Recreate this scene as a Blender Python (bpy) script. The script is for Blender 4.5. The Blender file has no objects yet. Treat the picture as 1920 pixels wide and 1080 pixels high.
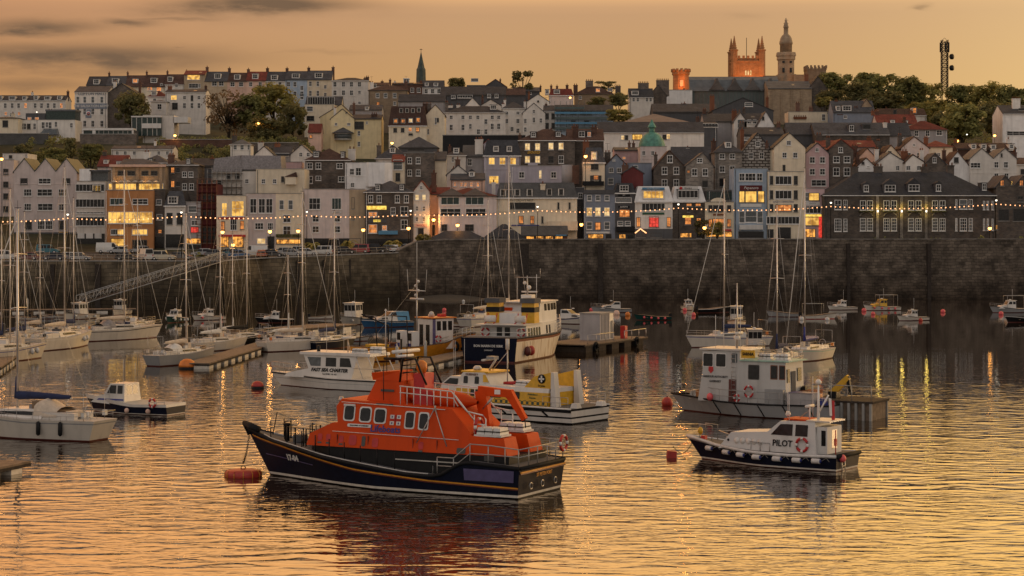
import bpy, math, random
from mathutils import Vector, noise
R=math.radians
random.seed(7)
SC=bpy.context.scene; COL=SC.collection
# ------------------------------------------------------------ camera
F=3733.0; H=14.2; YH=425.0            # focal length and horizon in photo pixels, eye height in metres
cd=bpy.data.cameras.new("camera"); cam=bpy.data.objects.new("camera",cd); COL.objects.link(cam)
cam.location=(0,0,H); cam.rotation_euler=(R(90),0,0)
cd.sensor_width=36; cd.lens=36*F/1920; cd.shift_y=-(540-YH)/1920; cd.clip_start=1; cd.clip_end=6000
SC.camera=cam
SC.view_settings.view_transform='Standard'; SC.view_settings.look='None'; SC.view_settings.exposure=0.0; SC.view_settings.gamma=1
# ------------------------------------------------------------ sky at dusk
wd=bpy.data.worlds.new("World"); SC.world=wd; wd.use_nodes=True
T=wd.node_tree; T.nodes.clear(); NN=T.nodes.new; LK=T.links.new
def wm(op,a,b=None,c=None,clamp=False):
    n=NN('ShaderNodeMath'); n.operation=op; n.use_clamp=clamp
    for i,v in enumerate((a,b,c)):
        if v is None: continue
        if isinstance(v,(int,float)): n.inputs[i].default_value=v
        else: LK(v,n.inputs[i])
    return n.outputs[0]
def wmix(f,a,b,mode='MIX'):
    n=NN('ShaderNodeMix'); n.data_type='RGBA'; n.blend_type=mode
    for s,v in ((n.inputs[0],f),(n.inputs[6],a),(n.inputs[7],b)):
        if isinstance(v,(int,float)): s.default_value=v
        elif isinstance(v,tuple): s.default_value=(*v,1)
        else: LK(v,s)
    return n.outputs[2]
def ramp(v,els):
    n=NN('ShaderNodeValToRGB'); e=n.color_ramp.elements
    while len(e)<len(els): e.new(0.5)
    for k,(p,c) in zip(e,els): k.position=p; k.color=(*c,1)
    LK(v,n.inputs[0]); return n.outputs[0]
tc=NN('ShaderNodeTexCoord'); sx=NN('ShaderNodeSeparateXYZ'); LK(tc.outputs['Generated'],sx.inputs[0])
dx,dy,dz=sx.outputs
front=ramp(wm('MULTIPLY',dz,1.0),[(0,(.56,.30,.095)),(.06,(.50,.27,.105)),(.108,(.50,.265,.13)),(.135,(1.35,.70,.25)),(.19,(2.2,1.10,.35)),(.32,(2.1,1.0,.30)),(.6,(.8,.40,.17)),(1,(.38,.31,.29))])
back=ramp(dz,[(0,(.645,.545,.455)),(.2,(.645,.545,.47)),(.6,(.54,.49,.47)),(1,(.36,.33,.33))])
mr=NN('ShaderNodeMapRange'); mr.interpolation_type='SMOOTHSTEP'; mr.inputs[1].default_value=-.15; mr.inputs[2].default_value=.6; LK(dy,mr.inputs[0])
sky=wmix(mr.outputs[0],back,front)
# the western glow right of the frame, pinker air to the left
g=NN('ShaderNodeMapRange'); g.interpolation_type='SMOOTHSTEP'; g.inputs[1].default_value=.0; g.inputs[2].default_value=.62; LK(wm('SUBTRACT',dx,wm('MULTIPLY',dz,.5)),g.inputs[0])
gl=NN('ShaderNodeMapRange'); gl.interpolation_type='SMOOTHSTEP'; gl.inputs[1].default_value=-.25; gl.inputs[2].default_value=.2; LK(dy,gl.inputs[0])
sky=wmix(wm('MULTIPLY',g.outputs[0],gl.outputs[0]),sky,(.98,.70,.31),'LIGHTEN')
rt=NN('ShaderNodeMapRange'); rt.inputs[1].default_value=.0; rt.inputs[2].default_value=.24; LK(dx,rt.inputs[0])
rz=NN('ShaderNodeMapRange'); rz.inputs[1].default_value=.11; rz.inputs[2].default_value=.16; LK(dz,rz.inputs[0])
sky=wmix(wm('MULTIPLY',wm('MULTIPLY',rt.outputs[0],rz.outputs[0]),mr.outputs[0]),sky,(1.12,1.24,1.0),'MULTIPLY')
lf=NN('ShaderNodeMapRange'); lf.inputs[1].default_value=-.02; lf.inputs[2].default_value=-.26; lf.inputs[4].default_value=.85; LK(dx,lf.inputs[0])
sky=wmix(wm('MULTIPLY',lf.outputs[0],mr.outputs[0]),sky,(.96,.81,.78),'MULTIPLY')
ns=NN('ShaderNodeTexSky'); ns.sky_type='NISHITA'; ns.sun_disc=False; ns.sun_elevation=R(4); ns.sun_rotation=R(48)
sky=wmix(.02,sky,ns.outputs[0],'ADD')
# low streaks of cloud, in directions (u,v)
yy=wm('MAXIMUM',dy,.05); u=wm('DIVIDE',dx,yy); v=wm('DIVIDE',dz,yy)
cb=NN('ShaderNodeCombineXYZ'); LK(u,cb.inputs[0]); LK(wm('MULTIPLY',v,4.0),cb.inputs[1])
nz=NN('ShaderNodeTexNoise'); nz.inputs['Scale'].default_value=17; nz.inputs['Detail'].default_value=6; nz.inputs['Roughness'].default_value=.58; LK(cb.outputs[0],nz.inputs['Vector'])
nf=wm('SUBTRACT',nz.outputs[0],.5)
tot=None
for (px,py,a,b,k) in [(70,50,120,13,.75),(150,110,250,25,1.0),(60,95,160,16,.6),(500,8,170,20,.95),(240,42,50,9,.7),(345,104,110,10,.45),(580,98,110,4,.18),(345,86,20,3,.35),(60,158,120,15,.45),(340,34,90,5,.4),(1745,9,14,5,.3),(1385,32,40,6,.12),(-250,70,200,40,.8)]:
    du=wm('DIVIDE',wm('SUBTRACT',wm('ADD',u,wm('MULTIPLY',nf,.05)),(px-960)/F),a/F)
    dv=wm('DIVIDE',wm('SUBTRACT',wm('ADD',v,wm('MULTIPLY',nf,.012)),(YH-py)/F),b/F)
    e=wm('POWER',2.718,wm('MULTIPLY',wm('ADD',wm('MULTIPLY',du,du),wm('MULTIPLY',dv,dv)),-1.0))
    e=wm('MULTIPLY',e,k); tot=e if tot is None else wm('MAXIMUM',tot,e)
cl=wm('MULTIPLY',tot,wm('ADD',wm('MULTIPLY',nf,2.8),1.2),clamp=True)
sky=wmix(cl,sky,(.19,.118,.07))
bg=NN('ShaderNodeBackground'); LK(sky,bg.inputs[0]); bg.inputs[1].default_value=1.0
wo=NN('ShaderNodeOutputWorld'); LK(bg.outputs[0],wo.inputs[0])
# ------------------------------------------------------------ the set sun's last warm light, low on the right beyond the hill
sl=bpy.data.lights.new("sun",'SUN'); sl.energy=.55; sl.angle=R(10); sl.color=(1,.62,.3)
so=bpy.data.objects.new("sun",sl); COL.objects.link(so); so.rotation_euler=(R(90-5),0,R(180-62)); so.location=(60,60,90)
# ------------------------------------------------------------ helpers
def P(x,y,Y): return Vector(((x-960)*Y/F,Y,H+(YH-y)*Y/F))
def W(x,y):
    Y=F*H/(y-YH); return Vector(((x-960)*Y/F,Y,0))
MATS={}
def nt(name):
    m=bpy.data.materials.new(name); m.use_nodes=True; MATS[name]=m
    t=m.node_tree; return m,t,t.nodes['Principled BSDF'],t.nodes.new,t.links.new
def _noise(N,L,co,scale,detail=4,vec=None):
    n=N('ShaderNodeTexNoise'); n.inputs['Scale'].default_value=scale; n.inputs['Detail'].default_value=detail
    L(vec if vec is not None else co,n.inputs['Vector']); return n.outputs[0]
def _map(N,L,v,sc):
    n=N('ShaderNodeMapping'); n.inputs['Scale'].default_value=sc; L(v,n.inputs[0]); return n.outputs[0]
def _ramp2(N,L,f,a,b,p0=.3,p1=.7):
    n=N('ShaderNodeValToRGB'); e=n.color_ramp.elements; e[0].position=p0; e[1].position=p1; e[0].color=(*a,1); e[1].color=(*b,1); L(f,n.inputs[0]); return n.outputs[0]
def _mixc(N,L,f,a,b,mode='MIX'):
    n=N('ShaderNodeMix'); n.data_type='RGBA'; n.blend_type=mode
    for s,v in ((n.inputs[0],f),(n.inputs[6],a),(n.inputs[7],b)):
        if isinstance(v,(int,float)): s.default_value=v
        elif isinstance(v,tuple): s.default_value=(*v,1)
        else: L(v,s)
    return n.outputs[2]
def plain(name,c,rough=.6,metal=0,var=.15,scale=3.0,spec=.5,coat=0):
    m,t,b,N,L=nt(name); co=N('ShaderNodeTexCoord').outputs['Object']
    f=_noise(N,L,co,scale)
    if max(c)<.06 and spec==.5: spec=.18
    L(_ramp2(N,L,f,tuple(x*(1-var) for x in c),tuple(min(1,x*(1+var)) for x in c)),b.inputs['Base Color'])
    b.inputs['Roughness'].default_value=rough; b.inputs['Metallic'].default_value=metal; b.inputs['Specular IOR Level'].default_value=spec; b.inputs['Coat Weight'].default_value=coat
    return m
def wall(name,c,var=.12,dirt=.35):
    """painted render: blotches and rain streaks"""
    m,t,b,N,L=nt(name); co=N('ShaderNodeTexCoord').outputs['Object']
    oi=N('ShaderNodeObjectInfo').outputs['Random']
    f=_noise(N,L,co,.55,5); c1=_ramp2(N,L,f,tuple(x*(1-var) for x in c),tuple(min(1,x*(1+var)) for x in c))
    s=_noise(N,L,co,1.0,5,_map(N,L,co,(1.6,1.6,.14)))
    r=N('ShaderNodeMapRange'); r.inputs[1].default_value=.5; r.inputs[2].default_value=.78; r.inputs[4].default_value=dirt; L(s,r.inputs[0])
    c2=_mixc(N,L,r.outputs[0],c1,tuple(x*.4 for x in c))
    h=N('ShaderNodeHueSaturation'); mr=N('ShaderNodeMapRange'); mr.inputs[3].default_value=.86; mr.inputs[4].default_value=1.1; L(oi,mr.inputs[0]); L(mr.outputs[0],h.inputs['Value']); L(c2,h.inputs['Color'])
    L(h.outputs[0],b.inputs['Base Color']); b.inputs['Roughness'].default_value=.85; b.inputs['Specular IOR Level'].default_value=.2
    return m
def courses(name,c1,c2,mortar,w,h,ms=.02,var=.5,bump=.4,rough=.85,tide=None,wb=1):
    """coursed stone, brick, slate or tile; courses run level on walls and slopes alike"""
    m,t,b,N,L=nt(name); co=N('ShaderNodeTexCoord').outputs['Object']
    s=N('ShaderNodeSeparateXYZ'); L(co,s.inputs[0]); a=N('ShaderNodeMath'); a.operation='ADD'; L(s.outputs[0],a.inputs[0]); L(s.outputs[1],a.inputs[1])
    cb=N('ShaderNodeCombineXYZ'); L(a.outputs[0],cb.inputs[0]); L(s.outputs[2],cb.inputs[1])
    wob=N('ShaderNodeVectorMath'); wob.operation='MULTIPLY_ADD'; nn=N('ShaderNodeTexNoise'); nn.inputs['Scale'].default_value=1.6/w*.5; L(cb.outputs[0],nn.inputs['Vector'])
    L(nn.outputs['Color'],wob.inputs[0]); wob.inputs[1].default_value=(w*.22*wb,h*.3*wb,0); L(cb.outputs[0],wob.inputs[2])
    k=N('ShaderNodeTexBrick'); L(wob.outputs[0],k.inputs['Vector']); k.inputs['Scale'].default_value=1; k.inputs['Brick Width'].default_value=w; k.inputs['Row Height'].default_value=h; k.inputs['Mortar Size'].default_value=ms
    k.inputs['Color1'].default_value=(*c1,1); k.inputs['Color2'].default_value=(*c2,1); k.inputs['Mortar'].default_value=(*mortar,1)
    f=_noise(N,L,co,.5,6); col=_mixc(N,L,1.0,k.outputs['Color'],_ramp2(N,L,f,(1-var,)*3,(1+var*.6,)*3,.25,.75),'MULTIPLY')
    oi=N('ShaderNodeObjectInfo').outputs['Random']; hv=N('ShaderNodeHueSaturation'); vr=N('ShaderNodeMapRange'); vr.inputs[3].default_value=.72; vr.inputs[4].default_value=1.3; L(oi,vr.inputs[0]); L(vr.outputs[0],hv.inputs['Value']); L(col,hv.inputs['Color'])
    if not tide: col=hv.outputs[0]
    if tide:
        z=N('ShaderNodeMapRange'); z.inputs[1].default_value=tide[1]; z.inputs[2].default_value=tide[0]; zz=N('ShaderNodeMath'); zz.operation='MULTIPLY_ADD'; L(f,zz.inputs[0]); zz.inputs[1].default_value=2.5; L(s.outputs[2],zz.inputs[2]); L(zz.outputs[0],z.inputs[0])
        col=_mixc(N,L,z.outputs[0],col,tide[2],'MULTIPLY')
    L(col,b.inputs['Base Color']); b.inputs['Roughness'].default_value=rough; b.inputs['Specular IOR Level'].default_value=.25
    if bump:
        bp=N('ShaderNodeBump'); bp.inputs['Strength'].default_value=bump; bp.inputs['Distance'].default_value=.08; iv=N('ShaderNodeMath'); iv.operation='SUBTRACT'; iv.inputs[0].default_value=1; L(k.outputs['Fac'],iv.inputs[1]); L(iv.outputs[0],bp.inputs['Height']); L(bp.outputs[0],b.inputs['Normal'])
    return m
def rubble(name,c1,c2,joint,sz,tide=None):
    m,t,b,N,L=nt(name); co=N('ShaderNodeTexCoord').outputs['Object']
    v=_map(N,L,co,(1/sz,1/sz,2.0/sz)); nz=N('ShaderNodeTexNoise'); nz.inputs['Scale'].default_value=1.3; L(v,nz.inputs['Vector']); ad=N('ShaderNodeVectorMath'); ad.operation='MULTIPLY_ADD'; L(nz.outputs['Color'],ad.inputs[0]); ad.inputs[1].default_value=(.5,.5,.5); L(v,ad.inputs[2])
    vo=N('ShaderNodeTexVoronoi'); L(ad.outputs[0],vo.inputs['Vector']); ve=N('ShaderNodeTexVoronoi'); ve.feature='DISTANCE_TO_EDGE'; L(ad.outputs[0],ve.inputs['Vector'])
    sp=N('ShaderNodeSeparateColor'); L(vo.outputs['Color'],sp.inputs[0]); col=_ramp2(N,L,sp.outputs[0],c2,c1,.1,.9)
    e=N('ShaderNodeMapRange'); e.inputs[1].default_value=.02; e.inputs[2].default_value=.12; L(ve.outputs['Distance'],e.inputs[0]); col=_mixc(N,L,e.outputs[0],joint,col)
    f=_noise(N,L,co,.22,7); col=_mixc(N,L,1.0,col,_ramp2(N,L,f,(.6,.6,.57),(1.4,1.38,1.3),.3,.7),'MULTIPLY')
    g=_noise(N,L,co,.5,6,_map(N,L,co,(1.3,1.3,.12))); col=_mixc(N,L,1.0,col,_ramp2(N,L,g,(.68,.67,.65),(1.1,1.1,1.08),.3,.55),'MULTIPLY')
    if tide:
        s=N('ShaderNodeSeparateXYZ'); L(co,s.inputs[0]); z=N('ShaderNodeMapRange'); z.inputs[1].default_value=tide[1]; z.inputs[2].default_value=tide[0]; zz=N('ShaderNodeMath'); zz.operation='MULTIPLY_ADD'; L(f,zz.inputs[0]); zz.inputs[1].default_value=4; L(s.outputs[2],zz.inputs[2]); L(zz.outputs[0],z.inputs[0]); col=_mixc(N,L,z.outputs[0],col,tide[2],'MULTIPLY')
    L(col,b.inputs['Base Color']); b.inputs['Roughness'].default_value=.9; b.inputs['Specular IOR Level'].default_value=.2
    bp=N('ShaderNodeBump'); bp.inputs['Strength'].default_value=1; bp.inputs['Distance'].default_value=.25; L(e.outputs[0],bp.inputs['Height']); L(bp.outputs[0],b.inputs['Normal'])
    return m
def glow(name,c,e,var=0,scale=1.5):
    m,t,b,N,L=nt(name); b.inputs['Base Color'].default_value=(.05,.04,.03,1)
    if var:
        co=N('ShaderNodeTexCoord').outputs['Object']; oi=N('ShaderNodeObjectInfo'); ad=N('ShaderNodeVectorMath'); L(co,ad.inputs[0]); sc=N('ShaderNodeVectorMath'); sc.operation='SCALE'; sc.inputs[3].default_value=3.7; L(oi.outputs['Location'],sc.inputs[0]); L(sc.outputs[0],ad.inputs[1])
        f=_noise(N,L,None,scale,3,ad.outputs[0]); L(_ramp2(N,L,f,tuple(x*(1-var)*k for x,k in zip(c,(1,.8,.5))),c,.38,.58),b.inputs['Emission Color'])
    else: b.inputs['Emission Color'].default_value=(*c,1)
    b.inputs['Emission Strength'].default_value=e; b.inputs['Roughness'].default_value=.2
    m.cycles.emission_sampling='NONE'
    return m
def leafm(name,c):
    m,t,b,N,L=nt(name); co=N('ShaderNodeTexCoord').outputs['Object']; oi=N('ShaderNodeObjectInfo').outputs['Random']
    f=_noise(N,L,co,3.5,3); col=_ramp2(N,L,f,tuple(x*.45 for x in c),tuple(x*1.45 for x in c),.35,.65)
    h=N('ShaderNodeHueSaturation'); q=N('ShaderNodeMapRange'); q.inputs[3].default_value=.75; q.inputs[4].default_value=1.2; L(oi,q.inputs[0]); L(q.outputs[0],h.inputs['Value']); L(col,h.inputs['Color'])
    d=N('ShaderNodeBsdfDiffuse'); L(h.outputs[0],d.inputs[0]); tr=N('ShaderNodeBsdfTranslucent'); L(h.outputs[0],tr.inputs[0]); mx=N('ShaderNodeMixShader'); mx.inputs[0].default_value=.55; L(d.outputs[0],mx.inputs[1]); L(tr.outputs[0],mx.inputs[2]); L(mx.outputs[0],t.nodes['Material Output'].inputs[0]); return m
def M(n): return MATS[n]

class MB:
    def __init__(s): s.v=[];s.f=[];s.k=[];s.sm=[];s.mats=[]
    def mi(s,m):
        m=MATS[m] if isinstance(m,str) else m
        if m not in s.mats: s.mats.append(m)
        return s.mats.index(m)
    def add(s,vs,fs,m,smooth=False):
        o=len(s.v); s.v+= [tuple(p) for p in vs]; k=s.mi(m)
        for f in fs: s.f.append(tuple(i+o for i in f)); s.k.append(k); s.sm.append(smooth)
        return s
    def poly(s,pts,m): return s.add(pts,[tuple(range(len(pts)))],m)
    def hexa(s,b,t,m):
        n=len(b); return s.add(list(b)+list(t),[tuple(range(n))[::-1],tuple(range(n,2*n))]+[(i,(i+1)%n,n+(i+1)%n,n+i) for i in range(n)],m)
    def box(s,x0,x1,y0,y1,z0,z1,m):
        return s.hexa([(x0,y0,z0),(x1,y0,z0),(x1,y1,z0),(x0,y1,z0)],[(x0,y0,z1),(x1,y0,z1),(x1,y1,z1),(x0,y1,z1)],m)
    def prism(s,pr,ax,a,b,m):
        f={'y':lambda p,q:(p[0],q,p[1]),'x':lambda p,q:(q,p[0],p[1]),'z':lambda p,q:(p[0],p[1],q)}[ax]
        return s.hexa([f(p,a) for p in pr],[f(p,b) for p in pr],m)
    def tube(s,pts,r,m,n=5,closed=False,r2=None):
        pts=[Vector(p) for p in pts]; c=len(pts); vs=[];fs=[]
        for i,p in enumerate(pts):
            a=pts[i-1] if (i or closed) else p; b=pts[(i+1)%c] if (i<c-1 or closed) else p
            d=(b-a); d=d.normalized() if d.length else Vector((0,0,1))
            q=d.cross(Vector((0,0,1)) if abs(d.z)<.9 else Vector((1,0,0))).normalized(); w=d.cross(q)
            rr=r if r2 is None else r+(r2-r)*i/(c-1)
            for j in range(n):
                t=2*math.pi*j/n; vs.append(p+(q*math.cos(t)+w*math.sin(t))*rr)
        for i in range(c if closed else c-1):
            for j in range(n):
                k=(i+1)%c; fs.append((i*n+j,i*n+(j+1)%n,k*n+(j+1)%n,k*n+j))
        if not closed: fs+=[tuple(range(n))[::-1],tuple((c-1)*n+j for j in range(n))]
        return s.add(vs,fs,m,True)
    def lathe(s,pr,m,n=12,c=(0,0,0),smooth=True):
        vs=[];fs=[];k=len(pr)
        for (r,z) in pr:
            for j in range(n):
                t=2*math.pi*(j+.5)/n; vs.append((c[0]+r*math.cos(t),c[1]+r*math.sin(t),c[2]+z))
        for i in range(k-1):
            for j in range(n): fs.append((i*n+j,i*n+(j+1)%n,(i+1)*n+(j+1)%n,(i+1)*n+j))
        fs+=[tuple(range(n))[::-1],tuple((k-1)*n+j for j in range(n))]
        return s.add(vs,fs,m,smooth)
    def ball(s,c,r,m,n=10,sz=1): return s.lathe([(r*math.sin(math.pi*max(.02,i/6) if i<6 else math.pi*.98),-r*sz*math.cos(math.pi*i/6)) for i in range(7)],m,n,c)
    def ring(s,c,R0,r,m,ax='y',n=16,k=6,a0=0,a1=360):
        e=[]; cl=(a1-a0==360)
        for i in range(n if cl else n+1):
            t=R(a0+(a1-a0)*i/n); p=(R0*math.cos(t),R0*math.sin(t))
            e.append({'y':(c[0]+p[0],c[1],c[2]+p[1]),'x':(c[0],c[1]+p[0],c[2]+p[1]),'z':(c[0]+p[0],c[1]+p[1],c[2])}[ax])
        return s.tube(e,r,m,k,cl)
    def mesh(s,name):
        me=bpy.data.meshes.new(name); me.from_pydata(s.v,[],s.f)
        for m in s.mats: me.materials.append(m)
        me.polygons.foreach_set('material_index',s.k); me.polygons.foreach_set('use_smooth',s.sm); me.update(); return me
    def obj(s,name,parent=None,loc=(0,0,0),rot=(0,0,0)): return put(s.mesh(name),name,parent,loc,rot)
def put(me,name,parent=None,loc=(0,0,0),rot=(0,0,0),scale=None):
    o=bpy.data.objects.new(name,me); COL.objects.link(o); o.parent=parent; o.location=loc; o.rotation_euler=rot
    if scale: o.scale=scale
    return o
def tag(o,label,cat,group=None,kind=None):
    o['label']=label
    if kind: o['kind']=kind
    else: o['category']=cat
    if group: o['group']=group
    return o
def thing(name,label,cat,loc=(0,0,0),rz=0,group=None):
    o=bpy.data.objects.new(name,None); COL.objects.link(o); o.empty_display_size=.3; o.location=loc; o.rotation_euler=(0,0,rz)
    return tag(o,label,cat,group)
def copy_tree(o,parent=None):
    c=o.copy(); COL.objects.link(c)
    if parent: c.parent=parent
    for ch in list(o.children): copy_tree(ch,c)
    return c
def text(s,size,m,parent,loc,rot=(R(90),0,0),name='lettering',ext=.01,shear=0,align='CENTER',bold=0,sx=1):
    cu=bpy.data.curves.new(name,'FONT'); cu.body=s; cu.size=size; cu.extrude=ext; cu.align_x=align; cu.align_y='CENTER'; cu.shear=shear; cu.offset=bold; cu.resolution_u=2
    o=bpy.data.objects.new(name,cu); me=bpy.data.meshes.new_from_object(o); bpy.data.objects.remove(o); me.materials.clear(); me.materials.append(MATS[m])
    return put(me,name,parent,loc,rot,(sx,1,1) if sx!=1 else None)
PORT=(R(90),0,R(180))    # writing that faces a boat's port side
def lampl(parent,loc,e,c,r=.15,name='lamp_light'):
    l=bpy.data.lights.new(name,'POINT'); l.energy=e; l.color=c; l.shadow_soft_size=r
    o=bpy.data.objects.new(name,l); COL.objects.link(o); o.parent=parent; o.location=loc; return o
# ------------------------------------------------------------ materials
def painted(n,c,r,sp=.4):
    m=wall(n,c,.06,.3); b=m.node_tree.nodes['Principled BSDF']; b.inputs['Roughness'].default_value=r; b.inputs['Specular IOR Level'].default_value=sp
for n,c in dict(white=(.73,.68,.62),cream=(.72,.62,.47),pinkwhite=(.62,.53,.5),pink=(.6,.42,.42),yellow=(.74,.62,.38),grey=(.36,.34,.34),bluegrey=(.24,.27,.33),paleblue=(.36,.44,.54),lav=(.42,.39,.44),terra=(.52,.24,.1),stonecream=(.46,.36,.25),
    maroon=(.13,.035,.035),darkgrey=(.1,.1,.105),teal=(.12,.155,.155),bright=(.78,.76,.74),peach=(.68,.46,.36),black=(.03,.03,.032),concrete=(.3,.29,.27),rust=(.22,.09,.05)).items(): wall(n,c)
courses('stone',(.17,.135,.11),(.1,.085,.075),(.14,.125,.11),.55,.28,.02,.45)
courses('stonelight',(.3,.26,.22),(.16,.14,.125),(.26,.24,.21),.6,.32,.025,.4)
courses('speckle',(.55,.52,.48),(.5,.47,.43),(.12,.1,.09),1.2,.6,.12,.3)
courses('brick',(.16,.075,.05),(.11,.055,.04),(.15,.12,.1),.3,.12,.012,.4)
courses('sandstone',(.36,.27,.18),(.3,.22,.15),(.24,.19,.14),.7,.35,.012,.3)
courses('castle',(.42,.2,.09),(.34,.16,.07),(.26,.13,.06),.7,.35,.012,.3)
courses('wallstone',(.18,.145,.112),(.105,.084,.065),(.075,.061,.049),1.15,.58,.04,.75,.8,.9,(1.0,8.0,(.34,.29,.25)),3.6)
courses('quaystone',(.17,.135,.09),(.10,.08,.055),(.05,.042,.03),1.6,.7,.03,.5,.6,.9,(2.5,7.5,(.3,.28,.25)),1.8)
courses('slate',(.075,.075,.082),(.052,.053,.058),(.03,.03,.03),.35,.22,.012,.35,.3,.7)
courses('slatelight',(.13,.125,.12),(.1,.098,.095),(.06,.06,.06),.35,.22,.012,.3,.3,.7)
courses('tile',(.24,.055,.035),(.16,.04,.03),(.07,.02,.015),.3,.2,.015,.35,.4,.8)
courses('browntile',(.11,.06,.045),(.075,.042,.034),(.03,.02,.018),.3,.2,.015,.35,.4,.8)
courses('metalroof',(.2,.155,.125),(.17,.13,.108),(.1,.08,.07),60,.5,.03,.2,.3,.7)
plain('copper',(.09,.25,.19),.6,var=.35,scale=1.2); plain('copperdark',(.04,.06,.052),.6,var=.35,scale=1.2); plain('leadroof',(.095,.11,.118),.6,var=.25,scale=.6); plain('lead',(.11,.115,.125),.6)
plain('frame',(.7,.68,.65),.5); plain('darkframe',(.06,.055,.05),.5); plain('glass',(.016,.016,.017),.15,var=.5,spec=.25); plain('paleglass',(.09,.1,.105),.2,var=.3,spec=.35); plain('greenglass',(.03,.05,.047),.2,var=.4,spec=.25)
glow('lit',(1.0,.56,.11),1.1,.6,.8); glow('litorange',(1.0,.33,.07),.85,.65,1.1); glow('litpale',(1.0,.68,.3),.95,.45,1.0); glow('shop',(1.0,.42,.07),1.3,.85,1.3); glow('bulb',(1.0,.45,.19),2.4); glow('lampwhite',(1,.9,.72),2.6); glow('lampsodium',(1,.4,.08),8); glow('redlit',(1,.06,.04),.9,.5,2); glow('yellowsign',(1,.7,.12),1.2,.4,2); glow('redneon',(1,.05,.04),2)
plain('iron',(.02,.02,.021),.45,.6); plain('steel',(.42,.4,.38),.4,.8); plain('galv',(.36,.35,.33),.5,.5); plain('alloy',(.62,.58,.54),.35,.7); plain('rubber',(.013,.013,.014),.75); plain('asphalt',(.045,.043,.042),.9,scale=.6,var=.3)
plain('tyre',(.015,.015,.015),.8); painted('gelcoat',(.64,.6,.55),.35); painted('shipgrey',(.54,.53,.51),.45); painted('gelgrey',(.28,.28,.28),.4); plain('hullnavy',(.006,.008,.02),.5,var=.2,spec=.12); plain('hullblack',(.008,.008,.009),.5,var=.2,spec=.12); plain('hullblue',(.012,.07,.16),.25,coat=.3); plain('hullgreen',(.008,.045,.04),.3); plain('hullyellow',(.55,.22,.015),.35); painted('hullwhite',(.58,.53,.46),.35)
plain('deckgrey',(.085,.083,.085),.8); plain('deckpale',(.42,.4,.37),.7); plain('teak',(.2,.13,.075),.7,var=.3); painted('orange',(.58,.056,.003),.55,.18); plain('orangebuoy',(.6,.17,.02),.45); plain('redbuoy',(.38,.03,.02),.5); plain('pinkbuoy',(.7,.1,.11),.45); plain('redpaint',(.45,.02,.02),.5); plain('yellowpaint',(.62,.34,.015),.4); plain('bluepaint',(.02,.03,.2),.5); plain('purple',(.09,.075,.17),.45); plain('blackpaint',(.012,.012,.013),.5); painted('whitepaint',(.68,.66,.63),.45); plain('greenpaint',(.02,.09,.05),.5); plain('bluecanvas',(.012,.022,.075),.8); plain('creamcanvas',(.55,.46,.36),.85); plain('whitecanvas',(.62,.6,.56),.85); plain('boot',(.10,.02,.015),.5); plain('stripewhite',(.6,.55,.48),.5); plain('stripeyellow',(.6,.25,.02),.45); plain('timber',(.16,.115,.08),.85,var=.35); plain('timberdark',(.045,.036,.03),.85,var=.3); plain('fender',(.58,.56,.53),.5); plain('greenpale',(.3,.46,.38),.6); plain('skyblue',(.08,.24,.4),.6); plain('tarp',(.22,.2,.2),.6,var=.3); plain('rope',(.3,.27,.22),.9)
leafm('leaf',(.29,.29,.12)); leafm('leafdark',(.22,.21,.10)); leafm('leafolive',(.36,.33,.12)); leafm('leafbrown',(.27,.2,.12)); plain('bark',(.05,.04,.03),.9); plain('soil',(.05,.048,.025),.95,var=.5,scale=.15); plain('sand',(.09,.068,.045),.95,var=.3)
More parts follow.
